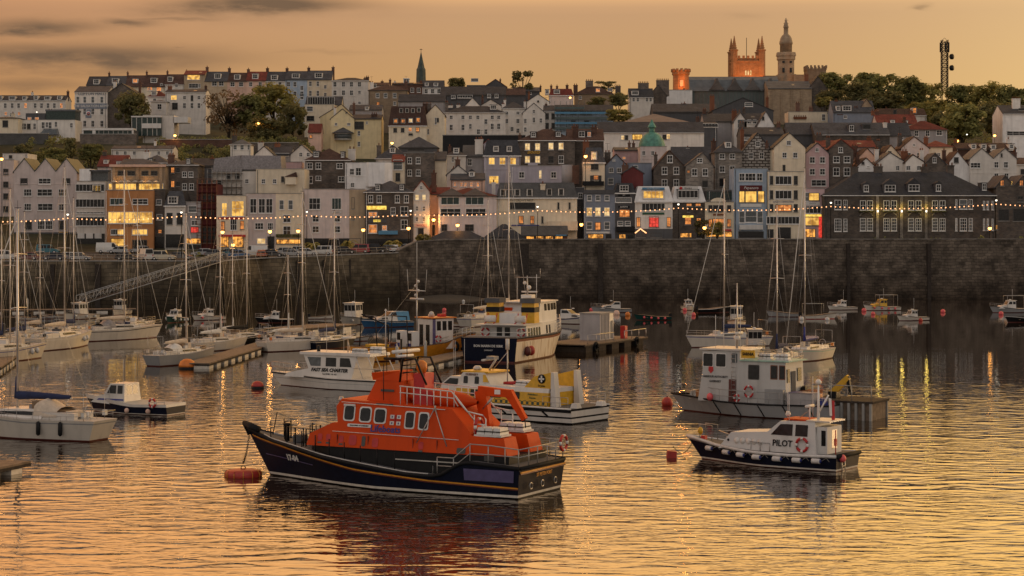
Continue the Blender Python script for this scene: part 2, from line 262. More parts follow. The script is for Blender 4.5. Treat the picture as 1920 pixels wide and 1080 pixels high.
# ------------------------------------------------------------ setting: water, land, walls
def lerp(t,pts):
    if t<=pts[0][0]: return pts[0][1]
    for (a,b),(c,d) in zip(pts,pts[1:]):
        if t<=c: return b+(d-b)*(t-a)/(c-a)
    return pts[-1][1]
def water_mat():
    m,t,b,N,L=nt('water'); co=N('ShaderNodeTexCoord').outputs['Object']
    b.inputs['Base Color'].default_value=(.02,.012,.006,1); b.inputs['Roughness'].default_value=.012; b.inputs['IOR'].default_value=1.7
    def crease(v,k):      # facets that meet in sharp crests and troughs
        q=N('ShaderNodeMath'); q.operation='SUBTRACT'; L(v,q.inputs[0]); q.inputs[1].default_value=.5
        e=N('ShaderNodeMath'); e.operation='SMOOTH_MAX'; ng=N('ShaderNodeMath'); ng.operation='MULTIPLY'; L(q.outputs[0],ng.inputs[0]); ng.inputs[1].default_value=-1
        L(q.outputs[0],e.inputs[0]); L(ng.outputs[0],e.inputs[1]); e.inputs[2].default_value=.03
        m_=N('ShaderNodeMath'); m_.operation='MULTIPLY'; L(e.outputs[0],m_.inputs[0]); m_.inputs[1].default_value=k; return m_.outputs[0]
    a=_noise(N,L,co,1.0,1,_map(N,L,co,(.30,.60,1))); c=_noise(N,L,co,1.0,2,_map(N,L,co,(.95,1.8,1))); d=_noise(N,L,co,1.0,2,_map(N,L,co,(.05,.07,1)))
    cc=N('ShaderNodeMath'); cc.operation='MULTIPLY'; L(crease(c,1),cc.inputs[0]); pm=N('ShaderNodeMapRange'); pm.inputs[1].default_value=.35; pm.inputs[2].default_value=.65; pm.inputs[3].default_value=.12; pm.inputs[4].default_value=.42; L(d,pm.inputs[0]); L(pm.outputs[0],cc.inputs[1])
    s=N('ShaderNodeMath'); s.operation='ADD'; L(crease(a,.9),s.inputs[0]); L(cc.outputs[0],s.inputs[1])
    sp=N('ShaderNodeSeparateXYZ'); L(co,sp.inputs[0]); am=N('ShaderNodeMapRange'); am.interpolation_type='SMOOTHSTEP'; am.inputs[1].default_value=95; am.inputs[2].default_value=235; am.inputs[3].default_value=1; am.inputs[4].default_value=.1; L(sp.outputs[1],am.inputs[0])   # sheltered, calmer water towards the wall
    s2=N('ShaderNodeMath'); s2.operation='MULTIPLY'; L(s.outputs[0],s2.inputs[0]); L(am.outputs[0],s2.inputs[1]); s=s2
    bp=N('ShaderNodeBump'); bp.inputs['Strength'].default_value=1; bp.inputs['Distance'].default_value=.125; L(s.outputs[0],bp.inputs['Height']); L(bp.outputs[0],b.inputs['Normal'])
    return m
water_mat()
w=MB().poly([(-420,25,0),(420,25,0),(420,399,0),(-420,399,0)],'water').obj('harbour_water'); tag(w,'rippled harbour water reflecting the orange dusk sky',0,kind='structure')
# quay edge (x, y, ground level behind, wall top)
QL=[(-140,350,8.05,8.1),(-51,350,8.05,8.1),(-46,366,8.3,8.35),(-22,385,9.0,9.1)]
QR=[(-22,385.4,9.1,9.5),(-18.6,389,9.3,11.2),(-13,391,9.4,11.55),(2.1,391.5,9.4,11.6),(6,392,9.4,11.6),(60,392,9.4,11.62),(150,392,9.4,11.75)]
QA=QL+QR[1:]
def quay(x): return lerp(x,[(p[0],p[1]) for p in QA])
def zq(x): return lerp(x,[(p[0],p[2]) for p in QA])
HILL=[(405,9.5),(430,10.6),(460,15.5),(500,22.5),(520,26),(560,32.5),(600,38.5),(640,43.5),(700,50.5),(760,55),(850,58),(1000,58),(1400,40)]
def TZ(x,y):
    if y<405:
        q=quay(x); t=max(0,min(1,(y-q)/max(1,405-q))); return zq(x)+(9.5-zq(x))*t
    z=lerp(y,HILL); k=min(1,(y-405)/80); px=960+x*F/y; z+=6*math.exp(-((y-548)/30)**2)*max(0,min(1,(620-px)/60))*max(0,min(1,(px+200)/60))
    return z+k*1.3*noise.noise(Vector((x*.02,y*.02,0)))
b=MB(); xs=[-200+4*i for i in range(101)]; rows=26; ys=[405+i*14 for i in range(25)]+[800,900,1000,1200,1400]
vs=[];nr=0
for x in xs:
    q=quay(x)+.35; col=[(x,q+(405-q)*i/5,TZ(x,q+(405-q)*i/5)) for i in range(5)]+[(x*(1+max(0,y-405)/500),y,TZ(x*(1+max(0,y-405)/500),y)) for y in ys]
    nr=len(col); vs+=col
fs=[];fr=[]
for i in range(len(xs)-1):
    for j in range(nr-1): (fr if j<4 else fs).append((i*nr+j,(i+1)*nr+j,(i+1)*nr+j+1,i*nr+j+1))
def sub(fc):
    u=sorted({k for f in fc for k in f}); mp={k:i for i,k in enumerate(u)}; return [vs[k] for k in u],[tuple(mp[k] for k in f) for f in fc]
tag(MB().add(*sub(fs),'soil',True).obj('hillside'),'steep hillside under the town',0,kind='structure')
tag(MB().add(*sub(fr),'asphalt',True).obj('quay_road'),'asphalt road and parking along the quay',0,kind='structure')
def wallobj(name,label,pts,mat,th,cap,capm,ledge=0):
    t=thing(name,label,'harbour wall',(0,0,0)); b=MB(); c=MB()
    for (a,d) in zip(pts,pts[1:]):
        dx,dy=d[0]-a[0],d[1]-a[1]; l=math.hypot(dx,dy); n=(-dy/l*th,dx/l*th); bat=(dy/l*.9,-dx/l*.9)
        b.hexa([(a[0]+bat[0],a[1]+bat[1],-2),(d[0]+bat[0],d[1]+bat[1],-2),(d[0]+n[0],d[1]+n[1],-2),(a[0]+n[0],a[1]+n[1],-2)],[(a[0],a[1],a[3]),(d[0],d[1],d[3]),(d[0]+n[0],d[1]+n[1],d[3]),(a[0]+n[0],a[1]+n[1],a[3])],mat)
        o=(dy/l*.12,-dx/l*.12)
        c.hexa([(a[0]+o[0],a[1]+o[1],a[3]),(d[0]+o[0],d[1]+o[1],d[3]),(d[0]+n[0],d[1]+n[1],d[3]),(a[0]+n[0],a[1]+n[1],a[3])],[(a[0]+o[0],a[1]+o[1],a[3]+cap),(d[0]+o[0],d[1]+o[1],d[3]+cap),(d[0]+n[0],d[1]+n[1],d[3]+cap),(a[0]+n[0],a[1]+n[1],a[3]+cap)],capm)
    b.obj('masonry',t); c.obj('coping',t)
    if ledge:
        g=MB()
        for (a,d) in zip(pts[2:],pts[3:]):
            dx,dy=d[0]-a[0],d[1]-a[1]; l=math.hypot(dx,dy); o=(dy/l*1.25,-dx/l*1.25); q=(dy/l*.85,-dx/l*.85)
            g.hexa([(a[0]+o[0],a[1]+o[1],-2),(d[0]+o[0],d[1]+o[1],-2),(d[0],d[1],-2),(a[0],a[1],-2)],[(a[0]+q[0],a[1]+q[1],4.5),(d[0]+q[0],d[1]+q[1],4.5),(d[0],d[1],4.9),(a[0],a[1],4.9)],mat)
        g.obj('footing',t)
    return t
wallobj('quay_wall','dark stained quay wall below the parked cars, gangway rising across it',QL,'quaystone',.3,.18,'concrete')
hw=wallobj('harbour_wall','tall rough stone harbour wall below the quay front shops and the long stone hall',QR,'wallstone',.8,.22,'stonelight',1)
for px,w_ in ((1126,.5),(1590,.3),(1741,.35),(983,.9)):
    p=P(px,500,391.4); MB().box(p.x-w_,p.x+w_,390.4,391.9,-1,10.9,'timberdark').obj('dark_strip',hw)  # plain dark vertical strips on the wall face, the last along its corner
for px,w_ in ((560,.5),(608,.35),(657,.3),(100,.7),(185,.9)):
    q=P(px,500,quay((px-960)*370/F)); MB().box(q.x-w_*.5,q.x+w_*.5,q.y-1.0,q.y+.1,-1,7.6 if px<300 else 8,'timberdark').obj('timber_fender',bpy.data.objects['quay_wall'])
# shingle bank at the foot of the wall
b=MB(); pr=[]
n=14
vs=[];fs=[]
for i in range(n+1):
    x=-21+17*i/n; h=1.15*math.sin(math.pi*min(1,max(0,(i+.3)/n)))**.8
    for (y,k) in ((376,-.35),(382,.35),(387,.85),(391.5,1)): vs.append((x,y+1.2*noise.noise(Vector((x*.3,y,0))),h*k-.15))
for i in range(n):
    for j in range(3): fs.append((i*4+j,(i+1)*4+j,(i+1)*4+j+1,i*4+j+1))
tag(MB().add(vs,fs,'sand',True).obj('shingle_bank'),'brown shingle bank at the foot of the wall',0,kind='structure')
# railing on the left quay
t=thing('quay_railing','thin grey railing along the edge of the quay car park','railing',(-100,350,8.3)); b=MB()
pp=[(-140,350.4,8.28),(-51.2,350.4,8.28),(-46.2,366.3,8.5),(-22.3,385.2,9.25)]
for a,d in zip(pp,pp[1:]):
    A=Vector(a);D=Vector(d); k=int((D-A).length/2.2)
    for z in (.55,1.05): b.tube([A+Vector((100,-350,-8.3+z)),D+Vector((100,-350,-8.3+z))],.035,'galv',4)
    for i in range(k):
        q=A+(D-A)*i/k+Vector((100,-350,-8.3)); b.tube([q,q+Vector((0,0,1.05))],.035,'galv',4)
b.obj('rails',t)
# ------------------------------------------------------------ buildings
WST={'s':(2,2,'frame','glass'),'S':(2,2,'frame','lit'),'c':(3,2,'frame','glass'),'C':(3,2,'frame','lit'),'d':(1,1,'darkframe','glass'),'D':(2,1,'darkframe','darkframe'),'r':(0,1,'frame','glass'),'R':(0,1,'frame','lit'),
 'k':(1,2,'frame','paleglass'),'p':(3,4,'frame','glass'),'L':(2,1,'darkframe','lit'),'O':(2,2,'darkframe','litorange'),'o':(2,2,'frame','litorange'),'g':(3,1,'frame','greenglass'),'q':(2,2,'darkframe','glass'),'P':(2,2,'frame','litpale'),'X':(4,1,'darkframe','shop'),'G':(5,1,'darkframe','greenglass'),'Z':(3,3,'redpaint','redlit')}
WC={}
def winmesh(st,w,h):
    w=max(.4,round(w*5)/5); h=max(.4,round(h*5)/5); key=(st,w,h)
    if key in WC: return WC[key]
    c,r,fm,gm=WST[st]; 
    if c==0: c=max(3,int(w/.75))
    b=MB(); t=.11 if w>.9 else .09; X=w/2;Z=h/2
    b.box(-X+t*.5,X-t*.5,-.03,.0,-Z+t*.5,Z-t*.5,gm)
    for s in (-1,1): b.box(s*X-(t if s>0 else 0),s*X+(t if s<0 else 0),-.1,0,-Z,Z,fm)
    for s in (-1,1): b.box(-X+t,X-t,-.1,0,s*Z-(t if s>0 else 0),s*Z+(t if s<0 else 0),fm)
    for i in range(1,c): x=-X+w*i/c; b.box(x-.03,x+.03,-.075,-.03,-Z+t,Z-t,fm)
    for i in range(1,r): z=-Z+h*i/r; b.box(-X+t,X-t,-.07,-.03,z-.03,z+.03,fm)
    if gm!='darkframe': b.box(-X-.08,X+.08,-.17,0,-Z-.12,-Z,'concrete' if fm!='frame' else 'frame')
    WC[key]=b.mesh('window'); return WC[key]
EAVE=[(150,715),(160,700),(180,660),(210,605),(235,560),(262,510),(290,475),(310,455),(340,425),(355,408),(372,405)]
def parse(s):
    return [[t for t in q.split()] for q in s.split(';') if q.strip()]
HOUSES=[]
def bl(label,x0,x1,ye,yr,wm_,kind='s',rm='slate',wins='',ch='',dm='',Y=0,D=9,rot=0,n=1,name='house',cat='house',zb=None,pk=None,door=''):
    Y=Y or lerp(ye,EAVE); s=F/Y; xc=(x0+x1)/2
    cr=math.cos(R(rot)); z0=(TZ((xc-960)/s,Y)-1.2) if zb is None else zb
    o=P(xc,YH,Y); t=thing(name,label,cat,(o.x,Y,z0),R(rot)); HOUSES.append((t,x0,x1,ye,yr))
    X=lambda px:(px-xc)/s/cr
    Z=lambda py:H+(YH-py)/s-z0
    w=(x1-x0)/2/s/cr; he=Z(ye); hr=Z(yr); ov=.28; b=MB(); r=MB(); th=.2
    # walls
    if kind=='f':
        top=[]
        for i in range(n):
            a=-w+2*w*i/n; c=-w+2*w*(i+1)/n; p=(a+c)/2 if pk is None else X(pk)
            top+=[(a,he),(p,hr)]
        top.append((w,he)); prof=[(-w,0)]+top+[(w,0)]
        b.hexa([(x,0,z) for x,z in prof],[(x,D,z) for x,z in prof],wm_)
        for i in range(n):
            (a,_),(p,_),(c,_)=top[2*i:2*i+3]
            for (q,dz) in ((a,-1),(c,1)):
                sl=(hr-he)/max(.05,abs(p-q)); e=ov*dz*(0 if (0<i and dz<0) or (i<n-1 and dz>0) else 1)
                ex=q+e; ez=he-abs(e)*sl
                r.prism([(p,hr+.02),(ex,ez+.02),(ex,ez+th+.02),(p,hr+th*1.2)] if dz>0 else [(p,hr+.02),(p,hr+th*1.2),(ex,ez+th+.02),(ex,ez+.02)],'y',-.15,D+.1,rm)
    elif kind=='s':
        prof=[(0,0),(0,he),(D/2,hr),(D,he),(D,0)]
        b.hexa([(-w,y,z) for y,z in prof],[(w,y,z) for y,z in prof],wm_)
        sl=(hr-he)/(D/2)
        r.prism([(D/2,hr+.02),(-ov,he-ov*sl+.02),(-ov,he-ov*sl+th),(D/2,hr+th)],'x',-w-.12,w+.12,rm); r.prism([(D/2,hr+.02),(D/2,hr+th),(D+ov,he-ov*sl+th),(D+ov,he-ov*sl+.02)],'x',-w-.12,w+.12,rm)
        r.box(-w-.05,w+.05,-ov-.1,-ov+.03,he-ov*sl-.08,he-ov*sl+.06,'frame' if wm_ in('white','bright','stone') else 'darkframe')
    elif kind=='h':
        b.box(-w,w,0,D,0,he,wm_); k=min(w*.98,D/2*1.1)
        e=[(-w-ov,-ov,he),(w+ov,-ov,he),(w+ov,D+ov,he),(-w-ov,D+ov,he)]; q=[(-w+k,D/2,hr),(w-k,D/2,hr)] if w>k*1.01 else [(0,D/2,hr)]*2
        r.add([(x,y,z-.15) for x,y,z in e]+e+q,[(0,1,2,3)[::-1],(0,1,5,4),(1,2,6,5),(2,3,7,6),(3,0,4,7),(4,5,9,8),(5,6,9),(6,7,8,9),(7,4,8)],rm)
        r.box(-w-ov-.04,w+ov+.04,-ov-.1,-ov,he-.17,he-.02,'frame' if wm_ in('white','bright','stone','lav') else 'darkframe')
    elif kind=='m':
        b.box(-w,w,0,D,0,he,wm_); k=min(1.3,(hr-he)*.5)
        r.hexa([(-w-.15,-.25,he),(w+.15,-.25,he),(w+.15,D,he),(-w-.15,D,he)],[(-w+k*.5,k,hr),(w-k*.5,k,hr),(w-k*.5,D-k,hr),(-w+k*.5,D-k,hr)],rm)
        r.box(-w-.2,w+.2,-.36,-.26,he-.2,he+.05,'frame')
    elif kind=='p':
        b.box(-w,w,0,D,0,he-.5,wm_)
        for (a,c,y0,y1) in ((-w,w,0,.3),(-w,w,D-.3,D),(-w,-w+.3,.3,D-.3),(w-.3,w,.3,D-.3)): b.box(a,c,y0,y1,he-.5,he,wm_)
        b.box(-w-.08,w+.08,-.1,.32,he,he+.12,'concrete'); r.box(-w+.31,w-.31,.31,D-.31,he-.49,he-.4,'lead')
    b.obj('wall',t); ro=r.obj('roof',t)
    for q in parse(wins):
        st,yc,hh,ww=q[0],float(q[1]),float(q[2]),float(q[3])
        for x in q[4:]: put(winmesh(st,ww*1.14/s/cr,hh*1.07/s),'door' if st=='D' else 'window',t,(X(float(x)),-.002,Z(yc)))
    for q in parse(ch):
        x,yt,cw,ty=float(q[0]),float(q[1]),float(q[2])/s,q[3]; fr=float(q[4]) if len(q)>4 else .5
        c=MB(); m={'b':'brick','w':'white','g':'stone','r':'rust','c':'cream'}[ty]; zt=Z(yt); yc=D*fr; pot=.5; zl=min(he,zt-1.2)
        c.box(X(x)-cw/2,X(x)+cw/2,yc-.45,yc+.45,zl,zt-pot,m); c.box(X(x)-cw/2-.08,X(x)+cw/2+.08,yc-.53,yc+.53,zt-pot-.25,zt-pot,m)
        k=max(1,int(cw/.55))
        for i in range(k): c.lathe([(.16,0),(.13,pot),(.15,pot+.05)],'rust',6,(X(x)-cw/2+cw*(i+.5)/k,yc,zt-pot))
        c.obj('chimney',ro)
    for q in parse(dm):
        x,y,ww,hh,st=float(q[0]),float(q[1]),float(q[2])/s,float(q[3])/s,q[4]; zc=Z(y); zb_=zc-hh/2-.15
        f=max(0,min(.85,(zb_-he)/max(.1,hr-he))); yf=f*(min(1.3,(hr-he)*.5)+.25 if kind=='m' else D/2)-(.25 if kind=='m' else ov*(1-f))
        d=MB(); W2=ww/2+.16; ht=zc+hh/2+.12; bk=yf+ (3.2 if kind!='m' else 2)
        d.box(X(x)-W2,X(x)+W2,yf,bk,zb_-.3,ht,'darkgrey' if wm_ in ('stone','darkgrey','brick') else 'white')
        if len(q)>5: d.prism([(X(x)-W2-.15,ht),(X(x)+W2+.15,ht),(X(x),ht+W2*.9)],'y',yf-.2,bk,rm)
        else: d.box(X(x)-W2-.1,X(x)+W2+.1,yf-.15,bk,ht,ht+.12,'lead')
        do=d.obj('dormer',t); put(winmesh(st,ww,hh),'window',do,(X(x),yf-.003,zc))
    rr=random.Random(int(x0*7+ye*13)); W2=2*w
    if not ch and kind in 'shfm' and name=='house' and n==1:
        for k in range(1 if W2<9 else 2):
            if rr.random()<.8:
                xx=-w+.7 if (k==0) else w-.7; c=MB(); cw=rr.choice((.7,.9,1.3)); m=rr.choice(('brick','brick','stone','white','rust')); zt=hr+rr.uniform(.5,1.5); yc=D*(.5 if kind!='f' else .6); cz=min(he,zt-2)
                c.box(xx-cw/2,xx+cw/2,yc-.4,yc+.4,cz,zt,m); c.box(xx-cw/2-.07,xx+cw/2+.07,yc-.47,yc+.47,zt-.22,zt,m)
                for i in range(1 if cw<.8 else 2): c.lathe([(.15,0),(.12,.5)],'rust',6,(xx-cw/4+cw/2*i if cw>.8 else xx,yc,zt))
                if rr.random()<.35: c.tube([(xx,yc,zt),(xx,yc,zt+2.0)],.03,'iron',3); c.tube([(xx-.5,yc,zt+1.9),(xx+.5,yc,zt+1.9)],.03,'iron',3)
                c.obj('chimney',ro)
    if kind=='s' and W2>6 and not dm and rr.random()<.6:
        xx=rr.uniform(-w*.6,w*.6); q=.35; u=.55; f=lambda t_:(D/2*t_,he+(hr-he)*t_+th+.04)
        (ya,za),(yb,zb2)=f(q),f(u); k=MB(); k.poly([(xx-.5,ya,za),(xx+.5,ya,za),(xx+.5,yb,zb2),(xx-.5,yb,zb2)],'paleglass'); k.obj('skylight',ro)
    if kind in 'shmp' and W2>5 and rr.random()<.75:
        for sx in ((-1,) if rr.random()<.6 else (-1,1)):
            k=MB(); xx=sx*(w-rr.uniform(.15,.5)); k.tube([(xx,-.08,0),(xx,-.08,he-.2)],.055,rr.choice(('darkframe','frame','darkframe')),4); k.obj('downpipe',t)
    if kind in 'shmpf' and (ye>240) and rr.random()<.5 and W2>6:
        k=MB(); z=he-rr.uniform(2.6,3.4); k.box(-w-.03,w+.03,-.06,-.004,z-.1,z+.08,wm_); k.obj('string_course',t)
    return t,X,Z,s,ro
def panel(t,X,Z,x,y,w,h,m,s,name='sign_board',d=.12,y0=0):
    b=MB(); b.box(X(x)-w/s/2,X(x)+w/s/2,-d-y0,-y0-.004,Z(y)-h/s/2,Z(y)+h/s/2,m); return b.obj(name,t)
def sign(t,X,Z,x,y,w,h,m,s,txt,tm,sz,**k):
    p=panel(t,X,Z,x,y,w,h,m,s); text(txt,sz/s,tm,p,(X(x),-.14,Z(y)),**k); return p
# ---- quay front, left to right
t,X,Z,s,_=bl('plain pinkish white hotel corner block, flat topped, at far left of quay',-40,26,300,296,'pinkwhite','p',wins='q 322 10 8 11;q 346 11 8 11;q 368 10 8 11;q 392 11 8 11;q 424 14 8 11;X 452 18 30 -5',name='hotel',cat='building',D=12)
t,X,Z,s,_=bl('long pinkish white hotel with three pointed gables and green roofs',26,144,322,298,'pinkwhite','f','copperdark',n=3,wins='q 340 11 12 45 125;c 340 11 21 84;c 361 12 13 52 117;c 361 12 25 84;c 388 13 12 52 117;c 388 13 25 85;q 422 15 12 53 117;c 422 15 12 77 92;L 446 22 16 119;d 446 16 40 55',name='hotel',cat='building',D=12)
panel(t,X,Z,85,438,118,5,'darkgrey',s,'canopy',.8)
t,X,Z,s,_=bl('white modern building with four rows of ribbon windows beside terracotta restaurant',144,198,340,336,'white','p',wins='r 352 13 47 169;R 353 12 14 181;r 381 14 48 169;r 399 3 46 169;r 415 17 48 169;d 452 26 46 170',name='office_block',cat='building')
b=MB(); b.box(X(145),X(166),2,9,Z(341),Z(316),'bright'); b.box(X(166),X(197),3,9,Z(341),Z(321),'paleglass'); b.box(X(164),X(200),2,9.3,Z(321),Z(318),'darkgrey'); b.obj('rooftop_room',t)
for k in range(3): panel(t,X,Z,152+16*k,442,13,10,'whitepaint',s)
t,X,Z,s,_=bl('orange terracotta restaurant front with brightly lit dining windows',198,288,357,353,'terra','p',wins='g 378 12 22 219;c 378 11 25 263;R 408 20 28 218;R 408 20 24 248;R 408 20 25 272;r 435 11 12 214;R 435 11 12 226;R 435 11 26 262;L 457 18 22 221;d 458 16 24 262',name='restaurant',cat='restaurant')
text('QUAYS',8/s,'darkframe',t,(X(243),-.05,Z(423)))
t,X,Z,s,_=bl('stone upper storey with lit glass terrace above the terracotta restaurant',208,310,311,296,'sandstone','h',wins='q 325 9 12 228 246;q 325 9 11 272 289;R 350 11 90 255',Y=413,D=10,name='restaurant_annexe',cat='building')
b=MB(); b.box(X(206),X(312),-.7,-.35,Z(313),Z(308.5),'peach'); b.obj('cornice',t)
b=MB()
for k in range(7):
    x=X(216+13*k); b.prism([(x-.75,Z(342)),(x+.75,Z(342)),(x,Z(338))],'y',-1.4,-.3,'creamcanvas')
b.obj('parasol_row',t)
for k in (214,258,302): b=MB(); b.box(X(k)-.3,X(k)+.3,-.25,-.002,Z(356),Z(313),'sandstone'); b.obj('pilaster',t)
for x in (222,240,275,294):
    lampl(t,(X(x),-1.3,Z(340)),55,(1,.5,.13),.3,'terrace_light')
bl('narrow dark stone building right of the terracotta restaurant',288,310,355,352,'stone','p',wins='k 379 11 10 298;k 407 11 10 299;O 434 6 6 300;d 455 22 16 299',Y=409)
bl('tall brown stone house with white sashes and one dormer, above arched white front',308,371,309,299,'stone','h',wins='O 319 10 7 324;q 319 8 7 334;s 327 10 8 346 358;O 345 11 7 324;q 345 9 6 334;s 350 11 8 346 359',dm='352 302 6 7 s',Y=417,D=9)
t,X,Z,s,_=bl('small white front with two arched openings under a dark mansard',309,347,386,358,'white','m','slate',wins='d 410 20 9 318 337;d 452 24 30 328',dm='324 375 16 12 c',name='shop',cat='shop')
b=MB(); [b.lathe([(.5,0),(.5,.12)],'glass',14,(0,0,0)) for _ in (0,)]
bl('small pale grey shop front between arches and red scaffold, red below',346,376,379,376,'grey','p',wins='k 392 12 14 361;s 418 9 11 365;Z 431 11 13 365;X 452 10 26 362;d 463 8 26 362',name='shop',cat='shop',Y=406)
t,X,Z,s,_=bl('maroon netted scaffold wrapped round a narrow building',372,406,345,342,'maroon','p',wins='d 370 12 10 382 396;d 400 12 10 382 396;d 440 30 26 389',name='scaffolded_building',cat='building',Y=407)
b=MB()
for k in range(5):
    x=X(371+9*k)
    for y in (-1.1,-.15): b.tube([(x,y,Z(470)),(x,y,Z(338))],.05,'rust',4)
for k in range(9):
    z=Z(465-15*k); b.box(X(370),X(408),-1.2,-.1,z-.05,z+.03,'maroon'); b.tube([(X(370),-1.15,z+1),(X(408),-1.15,z+1)],.04,'rust',4)
b.obj('scaffold',t)
t,X,Z,s,_=bl('cream pub with two big lit upper windows and red front',406,461,367,363,'cream','p',wins='S 393 24 10 421;C 391 27 21 446;O 423 15 8 417;c 421 20 11 438;O 422 15 7 454;X 453 20 16 420;X 453 20 20 446',name='pub',cat='pub')
panel(t,X,Z,434,409,50,4,'redpaint',s,'fascia'); panel(t,X,Z,436,442,50,4,'redpaint',s,'awning',.9)
bl('cream pink building with three tall sashes and stone arched windows',461,517,363,360,'pinkwhite','p',wins='s 386 26 11 475 491 505;c 424 12 14 486;c 424 12 10 507;P 452 11 14 490;d 455 22 12 508',name='shop',cat='shop')
t,X,Z,s,_=bl('low cream building with blue tinted pair of windows, stone below',517,568,363,360,'cream','p',wins='k 384 17 8 528 545;s 410 13 13 538;s 432 16 13 538;X 453 9 40 541',name='shop',cat='shop')
panel(t,X,Z,541,442,46,6,'leafdark',s,'hedge_planter',.6)
t,X,Z,s,_=bl('big plain cream building with flat top beside the dark stone hotel',568,684,355,351,'pinkwhite','p',wins='c 382 21 20 590;g 382 20 16 631;q 381 20 5 662;s 410 12 12 592 632;s 430 12 12 592 632;d 409 6 5 662;d 454 14 100 620',name='office_block',cat='building',D=12)
sign(t,X,Z,631,398,18,3.5,'whitepaint',s,'SOTHEBY','darkframe',3)
b=MB(); b.box(X(655),X(684.3),-.08,-.01,0,Z(356),'stonecream'); b.obj('wall_return',t)
t,X,Z,s,_=bl('dark stone hotel with slate hipped roof, yellow lit signs',684,775,360,338,'stone','h','slate',wins='s 373 14 8 695 711 745 762;s 396 13 8 737;s 396 17 13 758;s 421 17 12 758;o 429 15 14 699;o 427 9 8 721;d 455 16 70 730;o 402 8 14 699',dm='708 351 7 9 s;753 351 7 9 s',name='hotel',cat='building')
panel(t,X,Z,706,389.5,37,7,'yellowsign',s); panel(t,X,Z,708,414,34,7,'darkgrey',s); sign(t,X,Z,707,414,14,4.5,'yellowsign',s,'PUB','darkframe',3)
panel(t,X,Z,728,436,36,7,'skyblue',s,'awning',1.0)
t,X,Z,s,_=bl('narrow white gabled woollen shop with brick red roof',775,805,359,340,'white','f','tile',wins='P 370 10 6 782 795;s 391 9 5 782 795;s 411 9 5 782 795;s 352 6 5 790;d 434 12 9 789',name='shop',cat='shop',D=11,ch='812 318 9 b .4')
sign(t,X,Z,789,423,24,7,'peach',s,'WOOL','redpaint',5)
t,X,Z,s,_=bl('cream sided wing glowing orange under a street lamp',805,842,364,352,'peach','s','tile',wins='d 432 18 4 813',Y=411,D=7)
t,X,Z,s,_=bl('cream building with two hipped red and slate roofs and wide green windows',822,931,367,351,'pinkwhite','h','tile',wins='g 376.5 14 30 844;g 376.5 14 31 890;c 398 13 33 845;c 398 13 33 892;q 427 12 10 833;q 427 12 15 880',ch='925 336 7 w .5',name='office_block',cat='building',D=13,Y=407)
b=MB()
for xc_ in (846,890): b.add([(X(xc_-25),-.45,Z(366.5)),(X(xc_+25),-.45,Z(366.5)),(X(xc_),5.6,Z(351.5)),(X(xc_),5.6,Z(366.5))],[(0,1,2),(1,3,2),(3,0,2)],'slate')
b.obj('roof_gablet',t)
t,X,Z,s,_=bl('long cream tavern with grey mansard and dark red panel',931,1082,371,342,'cream','m','slatelight',wins='d 386 12 42 980;d 386 12 4 1047;q 386 12 4 1068;O 412 14 8 977;O 412 14 7 998;q 412 12 4 1017',dm='943 361 8 11 q;970 361 8 11 q;993 361 8 11 q;1030 360 7 11 q;1052 360 8 11 q',ch='1018 340 9 c .1',name='tavern',cat='pub',Y=408,D=10)
text("THE CROW'S NEST",5.2/s,'darkframe',t,(X(978),-.05,Z(376)))
b=MB(); b.box(X(1027),X(1082),-3,-.01,Z(432),Z(415),'cream'); b.obj('terrace_front',t); panel(t,X,Z,985,422.5,52,2.2,'bluepaint',s,'neon_strip',.15)
bl('dark slot of a building between tavern and blue grey house',1080,1096,352,348,'darkgrey','p',wins='s 367 10 8 1088;d 390 10 8 1088;q 412 10 8 1088',Y=416)
t,X,Z,s,_=bl('blue grey four storey bar with three peach lit windows',1095,1153,362,356,'bluegrey','p',wins='k 371 11 8 1105 1121 1138;P 397 15 9 1105 1121 1138;k 423 14 9 1105 1138;O 424 14 9 1121;X 443 9 25 1117;d 443 9 10 1141',name='bar',cat='bar',Y=409)
panel(t,X,Z,1124,359.5,58,7,'darkgrey',s,'fascia',.4); sign(t,X,Z,1121,361,10,3,'darkgrey',s,'BAR','frame',3); panel(t,X,Z,1121,436,44,3.5,'whitepaint',s,'fascia')
t,X,Z,s,_=bl('slim dark slate fronted shop with big attic window',1153,1191,362,343,'darkgrey','m','slate',wins='k 375 9 27 1169;O 400 13 17 1171;k 419 8 10 1163 1177;X 443 9 12 1167;d 444 8 12 1182',dm='1170 353 16 11 c',name='shop',cat='shop',Y=409)
sign(t,X,Z,1170,366,22,4,'blackpaint',s,'JEFF','frame',3); sign(t,X,Z,1170,388,21,4.5,'blackpaint',s,'JOSEPHS','frame',4); panel(t,X,Z,1172,429,34,9,'blackpaint',s,'awning',1.0)
t,X,Z,s,_=bl('white sloping fronted pub with big lit upper window and green sign',1191,1261,378,349,'white','m','bright',wins='r 388 14 39 1225;Z 416 19 16 1226;O 416 17 6 1197 1254;X 441 9 17 1230;d 438 14 14 1202',dm='1225 365 39 15 R',name='pub',cat='pub',Y=408,D=9)
sign(t,X,Z,1225,354,42,5,'skyblue',s,'SALTY MONKEY','whitepaint',3.4); panel(t,X,Z,1225,400.5,41,4,'greenpaint',s); b=MB(); b.box(X(1191),X(1261),-.1,-.004,0,Z(429),'darkgrey'); b.obj('plinth',t)
b=MB(); [b.tube([(X(1190),-1.5,Z(437)),(X(1200),-1.5,Z(429)),(X(1211),-1.5,Z(437))],.12,'bulb',5)]; b.obj('lit_porch',t)
